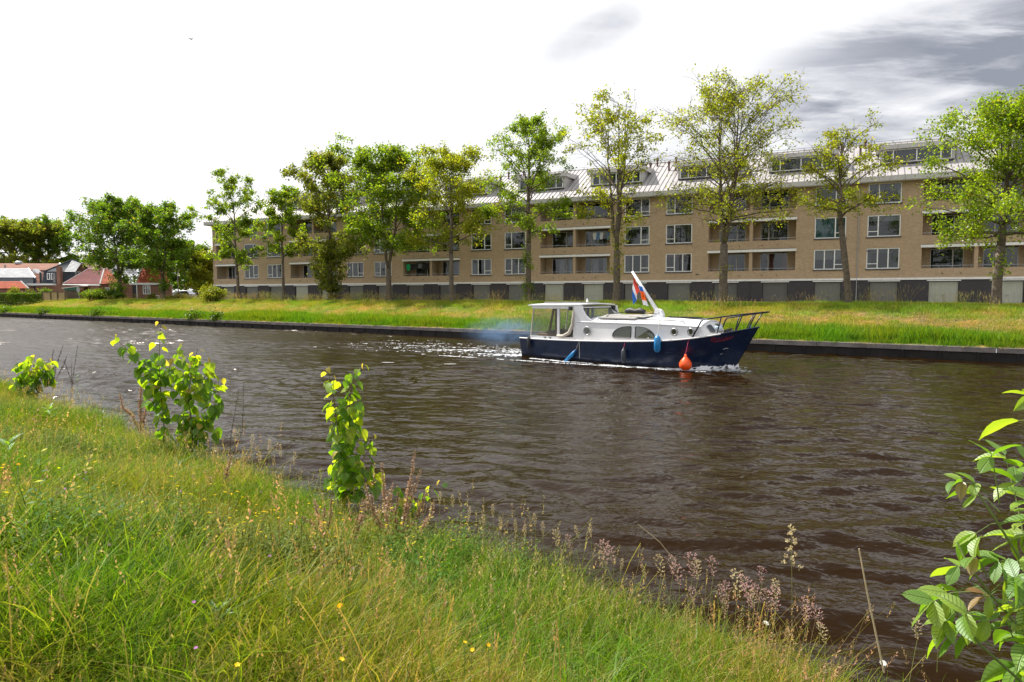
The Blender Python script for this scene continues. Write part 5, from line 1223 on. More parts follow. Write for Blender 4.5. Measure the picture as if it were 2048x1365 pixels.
MB().tube([(-.12, -.02, -.38), (-.30, -.05, -.62), (-.62, -.1, -.92)], [.02, .085, .07], 10).build('body', M['fender_blue'], E_, smooth=True)
MB().tube([(.05, .03, 0), (-.12, -.02, -.40)], .011, 5).build('rope', M['rope_w'], E_); MB().tube([(.05, .03, 0), (.1, -.02, -.75)], .009, 5).build('loose_rope', M['rope_w'], E_)
# bag on the hatch
E_ = empty('life_vest_bag', bw_((5.45, -.1, zc(5.45, .1) + .11)), BRZ, 'black lumpy bag lying on the cabin roof boards', 'bag')
m_ = MB(); m_.tube([(-.48, 0, .09), (-.4, .02, .12), (-.15, -.02, .15), (.05, 0, .11), (.28, .03, .15), (.5, 0, .10), (.58, 0, .08)], [.04, .11, .135, .10, .135, .10, .03], 10); m_.build('body', M['black_rub'], E_, smooth=True)
m_ = MB(); m_.tube([(.4, 0, .1), (.9, -.2, .06), (1.2, -.1, .03)], .015, 5); m_.tube([(-.3, -.1, .1), (-.9, -.55, .0), (-1.0, -.85, -.22)], .02, 5); m_.build('strap', M['black_rub'], E_)
# flags: draped tricolour and an orange/blue pennant
def cloth(name, cols, w0, h0, org, label, drape, fold=.06, seed=0):
    E_ = empty(name, bw_(org), BRZ, label, 'flag'); nu, nv = 18, 30; vs_ = []
    for j in range(nv + 1):
        v_ = j / nv
        for i in range(nu + 1):
            u = i / nu; x_, z_ = drape(u, v_); vs_.append((x_, fold * math.sin(u * 9 + v_ * 2 + seed) * (.3 + v_), z_))
    k = len(cols)
    for c in range(k):
        fs = []
        for j in range(nv):
            for i in range(nu):
                if cols[c][1](i / nu, (j + .5) / nv): a_ = j * (nu + 1) + i; fs.append((a_, a_ + 1, a_ + nu + 2, a_ + nu + 1))
        if fs:
            used = sorted({q for f_ in fs for q in f_}); mp = {q: n_ for n_, q in enumerate(used)}
            MB().add([vs_[q] for q in used], [tuple(mp[q] for q in f_) for f_ in fs]).build(cols[c][2], cols[c][0], E_, smooth=True)
    return E_
def clothm(n, c): return leafmat(n, c, .35, .03, c2=c, tcol=(1.1, 1.1, 1.1))
cr_, cw_, cb_, co_ = clothm('flag red', (.80, .06, .02)), clothm('flag white', (.75, .76, .80)), clothm('flag blue', (.01, .13, .50)), clothm('pennant orange', (.95, .16, .01))
# the hoist runs down the mast, the stripes hang nearly upright
cloth('dutch_flag', [(cr_, lambda u, v: u * .9 + v * .0 < .30 + .0 and v < .97 or u < .3, 'red_stripe'), (cw_, lambda u, v: .3 <= u < .62, 'white_stripe'), (cb_, lambda u, v: u >= .62, 'blue_stripe')],
      .6, 1.2, (5.30, -.06, 3.58), 'red white and blue flag drooping from the raked mast',
      lambda u, v: (.02 + .0 * u + (1 - u) * (.08 + .30 * v) + .12 * v * u - .02, -(u * .78) - v * (.42 + .14 * (1 - u))), .05)
cloth('pennant', [(cb_, lambda u, v: v < .28 and u > .1, 'blue_patch'), (co_, lambda u, v: .28 <= v < .74, 'orange_patch'), (cw_, lambda u, v: v >= .74 or (v < .28 and u <= .1), 'white_patch')],
      .3, .8, (5.62, -.10, 3.22), 'crumpled orange and blue pennant tucked behind the flag', lambda u, v: (.0 + u * .22 + .30 * v, -v * .82 - .05 * u), .05, 2)
# ------------------------------------------------------------------ wake, bow wave, smoke
M['foam'] = plain('white foam', (.75, .77, .80), .35, var=.1, vs=20)
rs = np.random.default_rng(3)
def flecks(P, L_, W_, name, kind='stuff', label=None, cat=None, z=.012, mat=None):
    n = len(P); th = rs.normal(R(4), .35, n); c, s_ = np.cos(th), np.sin(th); v = np.zeros((n, 6, 3))
    for k, (u, w2) in enumerate(((-1, 0), (-.45, -.9), (.5, -.7), (1, .1), (.4, .9), (-.5, .75))):
        uu = u * L_ * rs.uniform(.7, 1.2, n); ww = w2 * W_ * rs.uniform(.5, 1.3, n); v[:, k, 0] = P[:, 0] + uu * c - ww * s_; v[:, k, 1] = P[:, 1] + uu * s_ + ww * c; v[:, k, 2] = z + P[:, 2] + rs.uniform(0, .012, n) * (1 + (k % 2))
    o = link(name, arrays(name, v.reshape(-1, 3), np.arange(n * 6).reshape(n, 6)), mat or M['foam']); return props(o, label, cat, kind=kind)
pts = []
n = 6500                                # churned water astern
s_ = rs.beta(.9, 2.6, n) * 15; wid = 1.7 + s_ * .14
lat = rs.normal(0, .5, n) * wid
for a, l_ in zip(s_, lat): x, y, _ = bw_((-.1 - a, l_, 0)); pts.append((x, y, 0))
pts = np.array(pts); cl = np.sin(pts[:, 0] * 1.3 + pts[:, 1] * 3.1) + np.sin(pts[:, 1] * 2.3 + 1) + rs.normal(0, .6, n); pts = pts[cl > -.2]
n = len(pts); L1 = rs.gamma(2, .020, n); flecks(pts, L1, L1 * rs.uniform(.25, .5, n), 'wake_foam')
pts = []                                # along the hull and the bow wave
for _ in range(1300):
    a = rs.uniform(1.0, 9.9); off = abs(rs.normal(0, .10)) + (.05 if a < 8 else 0) + max(0, (9.6 - a)) * .03
    i = int(np.argmin(abs(xw - a))); x, y, _z = bw_((a, -(bw[i] + off), 0)); pts.append((x, y, 0))
for _ in range(900):                    # second crest line trailing from the bow
    a = rs.uniform(-3, 9.3); x, y, _z = bw_((a, -(1.25 + (9.6 - a) * .17) + rs.normal(0, .05), 0)); pts.append((x, y, 0))
pts = np.array(pts); n = len(pts); L1 = rs.gamma(2, .020, n); flecks(pts, L1, L1 * .4, 'hull_foam')
M['painted_reflection'] = plain('painted pale reflection', (.5, .5, .5), .2, var=.2, vs=14)  # pale colour standing in for a reflection on the water
m_ = MB(); b_ = []                      # raised bow wave, both sides
for sgn in (-1, 1):
    vs_ = []; na = 26
    for k in range(na):
        a = 9.98 - k * .11; i = int(np.argmin(abs(xw - min(a, 9.78)))); y0 = bw[i] * sgn; hgt = .22 * math.exp(-((k - 4) / 9.) ** 2) + .02
        for c in range(6):
            w2 = c / 5; vs_.append((a + .05 * rs.normal(), y0 + sgn * (w2 * (.12 + k * .018)) + rs.normal() * .012, hgt * math.sin((1 - w2) * 1.57) * (1 + .35 * rs.normal()) ))
    fs_ = []
    for k in range(na - 1):
        for c in range(5):
            if rs.random() < .86: fs_.append((k * 6 + c, k * 6 + c + 1, (k + 1) * 6 + c + 1, (k + 1) * 6 + c))
    m_.add(vs_, fs_)
o = m_.build('bow_wave', M['foam'], None); o.location = (*BO, 0); o.rotation_euler = (0, 0, BRZ); o.scale = (BSC,) * 3; props(o, kind='stuff')
n = 260; P_ = np.array([bw_((rs.uniform(9.2, 10.5), -rs.uniform(.1, .75), abs(rs.normal(0, .07)))) for _ in range(n)]); L1 = rs.gamma(2, .018, n); flecks(P_, L1, L1 * .5, 'bow_spray')
for px, py, ll, ww in ((776, 726, .30, .05), (900, 729, .34, .05)):  # pale reflections on the water, painted as flat patches
    p = at(px, py, 1); r = ray(px, py); k = -HZ / r.z; x, y = r.x * k, r.y * k
    m2 = MB(); ring = [(x + ll * math.cos(t) * rs.uniform(.75, 1.1), y + ww * 3 * math.sin(t) * rs.uniform(.7, 1.2), .015) for t in np.linspace(0, 6.283, 15)[:-1]]
    m2.add(ring, [tuple(range(14))]); props(m2.build('foam_patch', M['painted_reflection'], None), kind='stuff')
# exhaust smoke drifting from the stern
m, o = newmat('blue exhaust smoke'); tcn = nt.nodes.new('ShaderNodeTexCoord'); cc = tcn.outputs['Object']
ln_ = nt.nodes.new('ShaderNodeVectorMath'); ln_.operation = 'LENGTH'; nt.links.new(cc, ln_.inputs[0])
fall = ramp(ln_.outputs['Value'], [(.1, 1.), (.98, 0.)], 'EASE'); nz_ = noise(mapping(cc, (2.2, 2, 1.8)), 1.3, 4, .6, .6)
dn = mth('MULTIPLY', mth('MULTIPLY', fall, ramp(nz_, [(.38, 0.), (.62, 1.)])), .6)
pvn = nt.nodes.new('ShaderNodeVolumePrincipled'); pvn.inputs['Color'].default_value = (.34, .56, .92, 1); pvn.inputs['Anisotropy'].default_value = .3; nt.links.new(dn, pvn.inputs['Density']); nt.links.new(pvn.outputs[0], o.inputs['Volume'])
m_ = MB(); m_.lathe([(.02, -1)] + [(math.sin(t), -math.cos(t)) for t in np.linspace(.3, 2.85, 8)] + [(.02, 1)], 16)
so = m_.build('exhaust_smoke', m, None); so.location = bw_((-3.0, .9, .98)); so.scale = (3.3, 1.3, 1.05); so.rotation_euler = (0, R(-4), BRZ + .1); props(so, kind='stuff')

# ------------------------------------------------------------------ grass
GRASS = bpy.data.collections.new('grass_tufts')            # prototypes only, instanced below
def blades(n, h, spread, wid, cols, rs, seg=3, lean=.35, curl=.5, head=0.0, headcol=(.42, .30, .18), leafy=0.0, stiff=1.0):
    """one tuft: n ribbon blades with vertex tint; some carry a seed head"""
    V_ = []; F_ = []; C_ = []
    cols = np.array(cols)
    for b in range(n):
        a = rs.uniform(0, 6.283); r_ = spread * math.sqrt(rs.random()); p = np.array([math.cos(a) * r_, math.sin(a) * r_, -.02]); az = rs.uniform(0, 6.283)
        H_ = h * rs.uniform(.45, 1.12); ld = np.array([math.cos(az), math.sin(az), 0]) * lean * rs.uniform(.1, 1.2); wv = wid * rs.uniform(.7, 1.3)
        fa = rs.uniform(0, 6.283); sd = np.array([math.cos(fa), math.sin(fa), 0]); col = cols[rs.integers(0, len(cols))] * rs.uniform(.75, 1.2)
        ish = rs.random() < head; H_ *= (1.25 if ish else 1); base = len(V_); wv *= (.5 if ish else 1)
        for s_ in range(seg + 1):
            t = s_ / seg; q = p + np.array([0, 0, H_ * (t - curl * .35 * t * t * (0 if ish else 1))]) + ld * H_ * t * t
            ww = wv * (1 - t * .85) if not ish else wv
            V_ += [q - sd * ww * .5, q + sd * ww * .5]; cc_ = col * (.85 + .2 * t) if not ish else (np.array((.22, .20, .07)) * (.8 + .4 * t)); C_ += [cc_, cc_]
            if s_: k = base + s_ * 2; F_.append((k - 2, k - 1, k + 1, k))
        if ish:                                      # seed head: crossed leaflets near the tip
            tip = q; d_ = (q - (p + ld * H_ * .5)); d_ /= np.linalg.norm(d_) + 1e-9
            for e in range(12):
                t = e / 12; o_ = tip - d_ * (.10 * h / .45) * (1 - t) * 1.1; dv = rs.normal(0, 1, 3); dv[2] = abs(dv[2]) + .8; dv /= np.linalg.norm(dv); L_ = rs.uniform(.010, .022) * h / .45 * (1.25 - t * .6); w_ = np.cross(dv, rs.normal(0, 1, 3)); w_ /= np.linalg.norm(w_) + 1e-9
                k = len(V_); V_ += [o_, o_ + dv * L_ * .5 + w_ * L_ * .22, o_ + dv * L_, o_ + dv * L_ * .5 - w_ * L_ * .22]; C_ += [np.array(headcol) * rs.uniform(.7, 1.2)] * 4; F_.append((k, k + 1, k + 2, k + 3))
    return np.array(V_), np.array(F_), np.array(C_)
G_ = [(.11, .20, .012), (.17, .27, .016), (.06, .13, .010), (.26, .32, .03)]
Y_ = [(.23, .28, .03), (.33, .33, .06), (.15, .22, .02), (.46, .40, .16)]
D_ = [(.46, .37, .20), (.58, .48, .31), (.24, .25, .07), (.36, .22, .14)]
def proto(name, mat, *parts):
    V_ = []; F_ = []; C_ = []; o_ = 0
    for v, f, c in parts: V_.append(v); F_.append(f + o_); C_.append(c); o_ += len(v)
    me = arrays(name, np.concatenate(V_), np.concatenate(F_), np.concatenate(C_)); me.materials.append(mat); o = bpy.data.objects.new(name, me); return o
def scatter(name, protos, P_, rz_, sc_, idx, label=None, tilt=None):
    coll = bpy.data.collections.new(name + '_prototypes')
    for i, p in enumerate(protos): p.name = f'{name}_{i:02d}'; coll.objects.link(p)
    me = bpy.data.meshes.new(name); me.vertices.add(len(P_)); me.vertices.foreach_set('co', np.asarray(P_, np.float32).ravel())
    rv = np.zeros((len(P_), 3), np.float32); rv[:, 2] = rz_
    if tilt is not None: rv[:, 0] = tilt[0]; rv[:, 1] = tilt[1]
    a = me.attributes.new('rot', 'FLOAT_VECTOR', 'POINT'); a.data.foreach_set('vector', rv.ravel())
    a = me.attributes.new('scl', 'FLOAT', 'POINT'); a.data.foreach_set('value', np.asarray(sc_, np.float32))
    a = me.attributes.new('idx', 'INT', 'POINT'); a.data.foreach_set('value', np.asarray(idx, np.int32))
    me.update(); o = link(name, me); ng = bpy.data.node_groups.new(name, 'GeometryNodeTree')
    ng.interface.new_socket('Geometry', in_out='INPUT', socket_type='NodeSocketGeometry'); ng.interface.new_socket('Geometry', in_out='OUTPUT', socket_type='NodeSocketGeometry')
    gi = ng.nodes.new('NodeGroupInput'); go = ng.nodes.new('NodeGroupOutput'); ip = ng.nodes.new('GeometryNodeInstanceOnPoints'); ci = ng.nodes.new('GeometryNodeCollectionInfo')
    ci.inputs['Collection'].default_value = coll; ci.inputs['Separate Children'].default_value = True; ci.inputs['Reset Children'].default_value = True
    def na(nm, ty):
        n_ = ng.nodes.new('GeometryNodeInputNamedAttribute'); n_.data_type = ty; n_.inputs['Name'].default_value = nm; return n_.outputs[0]
    l = ng.links.new; l(gi.outputs[0], ip.inputs['Points']); l(ci.outputs[0], ip.inputs['Instance']); ip.inputs['Pick Instance'].default_value = True
    l(na('idx', 'INT'), ip.inputs['Instance Index']); l(na('rot', 'FLOAT_VECTOR'), ip.inputs['Rotation']); l(na('scl', 'FLOAT'), ip.inputs['Scale']); l(ip.outputs[0], go.inputs[0])
    md = o.modifiers.new('scatter', 'NODES'); md.node_group = ng; return props(o, label, kind='stuff')
rg = np.random.default_rng(21)
near = []
for i in range(4): near.append(proto('t', M['grass'], blades(48, .42, .17, .0075, G_ + G_ + Y_[:1], rg, 4, .75, .9)))                     # 0-3 lush green
for i in range(4): near.append(proto('t', M['grass'], blades(44, .36, .17, .0068, G_[:2] + Y_ + D_[2:3], rg, 4, .8, .8, head=.02, headcol=(.36, .28, .14))))   # 4-7 yellowish
for i in range(4): near.append(proto('t', M['grass'], blades(44, .30, .17, .0056, G_[:1] + Y_[:3] + D_[:3], rg, 4, .9, .7, head=.03, headcol=(.40, .27, .16))))        # 8-11 dry
for i in range(3): near.append(proto('t', M['grass'], blades(40, .46, .15, .0034, Y_[:2] + D_[:2], rg, 4, .6, .5, head=.3, headcol=(.46, .31, .24))))     # 12-14 seed grasses
def leafy(n, h, L_, cols):
    V_ = []; F_ = []; C_ = []
    for s_ in range(n):
        a = rg.uniform(0, 6.28); b = np.array([math.cos(a), math.sin(a), 0]) * rg.uniform(0, .12); hh = h * rg.uniform(.6, 1.1); tp = b + np.array([rg.normal(0, .06), rg.normal(0, .06), hh])
        sd = np.array([.0018, .0018, 0]); k = len(V_); V_ += [b - sd, b + sd, tp + sd * .5, tp - sd * .5]; F_.append((k, k + 1, k + 2, k + 3)); C_ += [np.array((.09, .10, .03))] * 4
        for j in range(16):
            t = .2 + .8 * j / 15; o_ = b + (tp - b) * t; az = j * 2.4 + a; d_ = np.array([math.cos(az), math.sin(az), rg.uniform(-.1, .6)]); d_ /= np.linalg.norm(d_); w_ = np.cross(d_, (0, 0, 1)); w_ /= np.linalg.norm(w_); l_ = L_ * (1.2 - t * .7) * rg.uniform(.7, 1.2)
            k = len(V_); V_ += [o_, o_ + d_ * l_ * .5 + w_ * l_ * .2, o_ + d_ * l_ - np.array([0, 0, l_ * .15]), o_ + d_ * l_ * .5 - w_ * l_ * .2]; F_.append((k, k + 1, k + 2, k + 3)); c = np.array(cols[rg.integers(0, len(cols))]) * rg.uniform(.8, 1.2); c = np.array((.75, .58, .02)) if (j > 12 and s_ % 3 == 0 and rg.random() < .08) else c; C_ += [c] * 4
    return np.array(V_), np.array(F_), np.array(C_)
for i in range(3): near.append(proto('t', M['grass'], leafy(8, .38, .05, [(.11, .19, .04), (.17, .26, .06), (.08, .15, .03)]), blades(25, .3, .16, .004, G_, rg, 3)))   # 15-17 herbs
for i in range(3): near.append(proto('t', M['grass'], blades(12, .52, .20, .0125, G_[:2] + Y_[:1], rg, 5, 1.0, 1.0), blades(16, .34, .16, .006, G_, rg, 4, .7, .8)))     # 18-20 broad bladed tussock
for i in range(2): near.append(proto('t', M['grass'], blades(46, .16, .20, .0065, [(.40, .32, .20), (.30, .22, .13), (.20, .16, .07)], rg, 3, 2.2, .8)))     # 21-22 flattened dead thatch
def bank_noise(x, y, k, s):
    return np.sin(x * k + s) * np.cos(y * k * 1.13 + s * 2) * .5 + np.sin(x * k * .47 - y * k * .71 + s * 3) * .5
# near bank: sample across the part of the bank the camera can see (and some around it)
PP = []; 
for (y0, y1, dens) in ((1.4, 4.5, 230), (4.5, 8, 190), (8, 14, 95), (14, 30, 42)):
    area = (y1 - y0) * (.82 * (y0 + y1) + 1.2); n = int(area * dens)
    Y = np.sqrt(rg.uniform(y0 * y0, y1 * y1, n)); X = rg.uniform(-1, 1, n) * (.82 * Y + .7); PP.append(np.stack([X, Y], 1))
PP = np.concatenate(PP); T = CD[0] * PP[:, 0] + CD[1] * PP[:, 1]; Q = CN[0] * PP[:, 0] + CN[1] * PP[:, 1]
E = 4.25 + .13 * np.clip(T, -12, 24); k = (Q < E - .06) & (Q > -6); PP, T, Q, E = PP[k], T[k], Q[k], E[k]
Z = np.array([z_near(t, q) for t, q in zip(T, Q)])
ed = E - Q
dry = bank_noise(PP[:, 0], PP[:, 1], .9, 1.0) + .7 * bank_noise(PP[:, 0], PP[:, 1], 2.1, 4.0) + .35 * np.clip(-PP[:, 0] / 4, -1, 1) + rg.normal(0, .45, len(PP)) + 1.1 * np.exp(-((PP[:, 0] + 2.9) ** 2 + (PP[:, 1] - 5.2) ** 2) / 3.0) + .8 * np.exp(-((PP[:, 0] + 1.0) ** 2 + (PP[:, 1] - 4.4) ** 2) / 1.2)
idx = np.where(dry > 1.45, rg.integers(8, 12, len(PP)), np.where(dry > .55, rg.integers(4, 8, len(PP)), rg.integers(0, 4, len(PP))))
herb = bank_noise(PP[:, 0], PP[:, 1], 1.5, 7.0) + rg.normal(0, .4, len(PP)); idx = np.where((herb > .7) & (PP[:, 0] < 1.0), rg.integers(15, 18, len(PP)), idx)
idx = np.where((ed < .7) & (rg.random(len(PP)) < .08), rg.integers(12, 15, len(PP)), idx); idx = np.where(rg.random(len(PP)) < .012, rg.integers(12, 15, len(PP)), idx)
tus = bank_noise(PP[:, 0], PP[:, 1], 2.7, 9.0) + rg.normal(0, .3, len(PP)); idx = np.where(tus > .8, rg.integers(18, 21, len(PP)), idx); idx = np.where((tus < -.62) | (rg.random(len(PP)) < .05), rg.integers(21, 23, len(PP)), idx)
sc = rg.uniform(.6, 1.2, len(PP)) * (1 + .38 * bank_noise(PP[:, 0], PP[:, 1], 1.3, 2.0)) * np.where(PP[:, 1] < 2.6, .6, 1.0) * np.where(ed < .5, .9, 1.08)
wind = np.stack([rg.normal(0, .12, len(PP)), rg.normal(.0, .12, len(PP))])
keep = np.hypot(PP[:, 0], PP[:, 1]) > 1.7
scatter('meadow_grass', near, np.c_[PP, Z][keep], rg.uniform(0, 6.28, keep.sum()), sc[keep], idx[keep], None, (wind[0][keep], wind[1][keep]))
# far bank
FG = []
for i in range(3): FG.append(proto('f', M['grass_far'], blades(46, .60, .40, .026, [(.17, .28, .012), (.24, .34, .018), (.06, .13, .010), (.10, .20, .012)], rg, 3, .4, .4)))     # 0-2 lush
for i in range(3): FG.append(proto('f', M['grass_far'], blades(60, .32, .42, .016, [(.27, .34, .04), (.36, .40, .08), (.16, .25, .03)], rg, 2, .5, .5)))     # 3-5 yellow green
for i in range(3): FG.append(proto('f', M['grass_far'], blades(60, .15, .42, .018, [(.66, .48, .33), (.56, .40, .27), (.46, .38, .18), (.28, .30, .08)], rg, 2, 1.2, .6)))   # 6-8 mown hay
for i in range(2): FG.append(proto('f', M['grass_far'], blades(26, .75, .35, .010, [(.40, .32, .17), (.30, .27, .10)], rg, 3, .5, .4, head=.8, headcol=(.48, .38, .24))))     # 9-10 seed grasses
n = 52000; T = rg.uniform(-42, 125, n); Q = 36.72 + 15.5 * rg.random(n) ** 1.15
keep = rg.random(n) < np.where(T > 60, .7, 1.0); T, Q = T[keep], Q[keep]; n = len(T)
X = CD[0] * T + CN[0] * Q; Y = CD[1] * T + CN[1] * Q; Z = np.array([z_far(t, q) for t, q in zip(T, Q)])
wb = bank_noise(T, Q * 2, .35, 1.0) * .8 + rg.normal(0, .35, n); u = Q - 36.7 + wb
idx = np.where(u < 3.5, rg.integers(0, 3, n), np.where(u < 8.6, np.where(rg.random(n) < .74, rg.integers(6, 9, n), rg.integers(3, 6, n)), rg.integers(3, 6, n)))
idx = np.where((u > 8.5) & (rg.random(n) < .12), rg.integers(6, 9, n), idx)
idx = np.where((u < 3.6) & (u > 1.6) & (rg.random(n) < .25), rg.integers(3, 6, n), idx); idx = np.where((rg.random(n) < .010) & (u > 3), rg.integers(9, 11, n), idx); idx = np.where((Q > 46) & (Q < 50.5) & (rg.random(n) < .05) & (bank_noise(T, T, .3, 2.) > .05), rg.integers(9, 11, n), idx)
sc = rg.uniform(.7, 1.2, n) * np.where(Q - 36.7 < .55, .42, 1.0) * (1 + .25 * bank_noise(T, Q, .8, 3.0))
dens = (Q - 36.7 < .4) & (rg.random(n) < .5); X, Y, Z, sc, idx, T, Q = [a[~dens] for a in (X, Y, Z, sc, idx, T, Q)]; n = len(X)
# thatch hanging over the cap beam
ne = 2600; Te = rg.uniform(-40, 122, ne); Qe = rg.uniform(36.64, 36.95, ne); X = np.r_[X, CD[0] * Te + CN[0] * Qe]; Y = np.r_[Y, CD[1] * Te + CN[1] * Qe]; Z = np.r_[Z, np.full(ne, .62)]; idx = np.r_[idx, np.where(rg.random(ne) < .7, rg.integers(6, 9, ne), rg.integers(0, 3, ne))]; sc = np.r_[sc, rg.uniform(.35, .8, ne)]
# keep grass off the paved strip
c_, s_ = math.cos(R(FR)), math.sin(R(FR)); lx = (X - FO[0]) * c_ + (Y - FO[1]) * s_; ly = -(X - FO[0]) * s_ + (Y - FO[1]) * c_; ok = ~((ly > -3.5) & (lx > -83))
scatter('far_bank_grass', FG, np.c_[X, Y, Z][ok], rg.uniform(0, 6.28, ok.sum()), sc[ok], idx[ok], None, (rg.normal(0, .08, ok.sum()), rg.normal(.10, .1, ok.sum())))
# dark tufts rooted on the cap beam
for i, (px, Yq) in enumerate(((13, 0), (90, 0), (195, 0), (388, 0), (435, 0), (1640, 0), (1180, 0))):
    pass
def cap_plant(px, w_, seed):
    # where the cap beam shows at this column of the photograph
    r = ray(px, 640); k = (Q_FAR + .2) / (CN[0] * r.x + CN[1] * r.y); X, Y = r.x * k, r.y * k; rs = np.random.default_rng(seed)
    E_ = empty('bank_weed', (X, Y, .6), 0, None, 'weed'); n_ = 700; P_ = rs.normal(0, 1, (n_, 3)) * np.array([w_, .3, .28]) + np.array([0, 0, .3]); P_[:, 2] = np.abs(P_[:, 2]); P_ = P_[(P_[:, 2] < 1.1)]
    v, f, c = leaf_cloud(P_, .17, GREENS['dark'], rs, young=.0); link('foliage', arrays('foliage', v, f, c), M['shrub'], E_)
    tb = MB(); [tb.tube([(0, 0, 0), (rs.normal(0, w_), rs.normal(0, .1), rs.uniform(.4, .9))], [.012, .006], 4) for _ in range(8)]; tb.build('stem', M['bark'], E_); return E_
for px, lb in ((13, 'dark weed clump on the quay at the left edge of the picture'), (90, 'dark weed clump on the quay below the timber fence'), (196, 'dark weed clump on the quay below the broad dark tree'), (390, 'dark weed clump on the quay right above the top of the lime saplings'), (434, 'smaller dark weed clump on the quay below the rounded corner shrub'), (1148, 'green weed on the quay behind the wheelhouse')):
    cap_plant(px, .5 if px != 434 else .3, px)['label'] = lb

# ------------------------------------------------------------------ plants of the near bank
def veined(name, c1, c2, trans, veins=9.0, tcol=(1.75, 1.75, .5), gloss=.05):
    m, o = newmat(name); oi = nt.nodes.new('ShaderNodeObjectInfo'); co = objco()
    sp = nt.nodes.new('ShaderNodeSeparateXYZ'); nt.links.new(co, sp.inputs[0]); ay = mth('ABSOLUTE', sp.outputs[1])
    fr_v = mth('FRACT', mth('MULTIPLY', mth('SUBTRACT', sp.outputs[0], mth('MULTIPLY', ay, .9)), veins))
    v1 = ramp(mth('ABSOLUTE', mth('SUBTRACT', fr_v, .5)), [(.0, 1.), (.10, 0.)]); v2 = ramp(ay, [(.012, 1.), (.03, 0.)])
    vein = mth('MAXIMUM', v1, v2); n_ = noise(co, 6, 3)
    base = mixc(mth('ADD', mth('MULTIPLY', oi.outputs['Random'], .8), mth('MULTIPLY', n_, .2)), c1, c2); base = mixc(mth('MULTIPLY', vein, .22), base, mixc(.5, base, (.42, .46, .16)))
    d = nt.nodes.new('ShaderNodeBsdfDiffuse'); t = nt.nodes.new('ShaderNodeBsdfTranslucent'); g = nt.nodes.new('ShaderNodeBsdfGlossy'); g.inputs['Roughness'].default_value = .5
    nt.links.new(base, d.inputs[0]); nt.links.new(mixc(1.0, base, tcol, 'MULTIPLY'), t.inputs[0]); g.inputs[0].default_value = (.9, .95, 1, 1)
    bp = nt.nodes.new('ShaderNodeBump'); bp.inputs['Distance'].default_value = .008; nt.links.new(mth('SUBTRACT', 1.0, vein), bp.inputs['Height']); nt.links.new(bp.outputs[0], d.inputs['Normal']); nt.links.new(bp.outputs[0], g.inputs['Normal'])
    m1 = nt.nodes.new('ShaderNodeMixShader'); m1.inputs[0].default_value = trans; nt.links.new(d.outputs[0], m1.inputs[1]); nt.links.new(t.outputs[0], m1.inputs[2])
    m2 = nt.nodes.new('ShaderNodeMixShader'); m2.inputs[0].default_value = gloss; nt.links.new(m1.outputs[0], m2.inputs[1]); nt.links.new(g.outputs[0], m2.inputs[2]); nt.links.new(m2.outputs[0], o.inputs[0]); return m
def leafmesh(name, prof, mat, fold=.14, droop=.18, wave=.0, seed=0, notch=0.0):
    """unit length leaf along +x, prof = [(x, half width)]"""
    rs = np.random.default_rng(seed); vs_ = []; fs_ = []
    for i, (x_, w_) in enumerate(prof):
        z0 = -droop * x_ * x_
        for j, k_ in enumerate((-1, -.5, 0, .5, 1)):
            back = -notch * abs(k_) if i == 0 else 0
            vs_.append((x_ + back + (.012 * rs.normal() if abs(k_) == 1 else 0), k_ * w_, z0 + fold * abs(k_) * w_ * 2 - .10 * (k_ * w_) ** 2 * 4 + wave * math.sin(x_ * 11 + k_ * 2)))
    for i in range(len(prof) - 1):
        for j in range(4): a = i * 5 + j; fs_.append((a, a + 5, a + 6, a + 1))
    me = bpy.data.meshes.new(name); me.from_pydata(vs_, [], fs_); me.polygons.foreach_set('use_smooth', [True] * len(fs_)); me.materials.append(mat); me.update(); return me
LIME = [(0, .16), (.05, .36), (.2, .47), (.42, .47), (.62, .36), (.8, .2), (.92, .08), (1.0, .01)]
WAL = [(0, .03), (.1, .13), (.28, .235), (.5, .275), (.7, .235), (.86, .13), (.95, .05), (1.0, .008)]
LANCE = [(0, .03), (.2, .09), (.45, .11), (.75, .07), (1.0, .005)]
ml = [veined('lime leaf green', (.09, .20, .014), (.18, .31, .02), .55, gloss=.03), veined('lime leaf yellow green', (.24, .37, .02), (.42, .48, .03), .62, gloss=.03), veined('lime leaf young', (.52, .46, .06), (.48, .32, .10), .6, gloss=.03)]
lime = [[leafmesh('lime_leaf', LIME, m_, .12 + .1 * k, .12 + .14 * k, .012, k, .08) for k in range(3)] for m_ in ml]
wm_ = [veined('walnut leaf green', (.11, .24, .02), (.19, .33, .03), .5, 8, gloss=.05), veined('walnut leaf light', (.22, .36, .03), (.32, .42, .05), .5, 8, gloss=.05), veined('walnut leaf young', (.33, .26, .05), (.30, .14, .05), .45, 8, gloss=.08)]
waln = [[leafmesh('walnut_leaflet', WAL, m_, .06 + .14 * k, .15 + .16 * k, .01, k) for k in range(3)] for m_ in wm_]
M['stem_green'] = plain('green stem', (.12, .17, .04), .7); M['stem_brown'] = plain('brown stem', (.13, .09, .06), .8); M['stem_yellow'] = plain('pale stalk', (.26, .27, .08), .7); M['straw'] = plain('straw', (.48, .38, .24), .8)
def place_leaf(parent, me, pos, d, size, roll=0.0, name='leaf'):
    d = Vector(d).normalized(); up = Vector((0, 0, 1)); y = up.cross(d)
    if y.length < .05: y = Vector((1, 0, 0)).cross(d)
    y.normalize(); z = d.cross(y); M_ = Matrix((d, y, z)).transposed() @ Matrix.Rotation(roll, 3, 'X')
    o = bpy.data.objects.new(name, me); COL.objects.link(o); o.parent = parent
    o.matrix_local = Matrix.LocRotScale(Vector(pos) - parent.location, M_.to_quaternion(), (size, size, size)); return o
def pline(px, Y, jy=0.0, rs=None):
    return [at(x, y, Y + (rs.normal(0, jy) if rs is not None and i else 0)) for i, (x, y) in enumerate(px)]
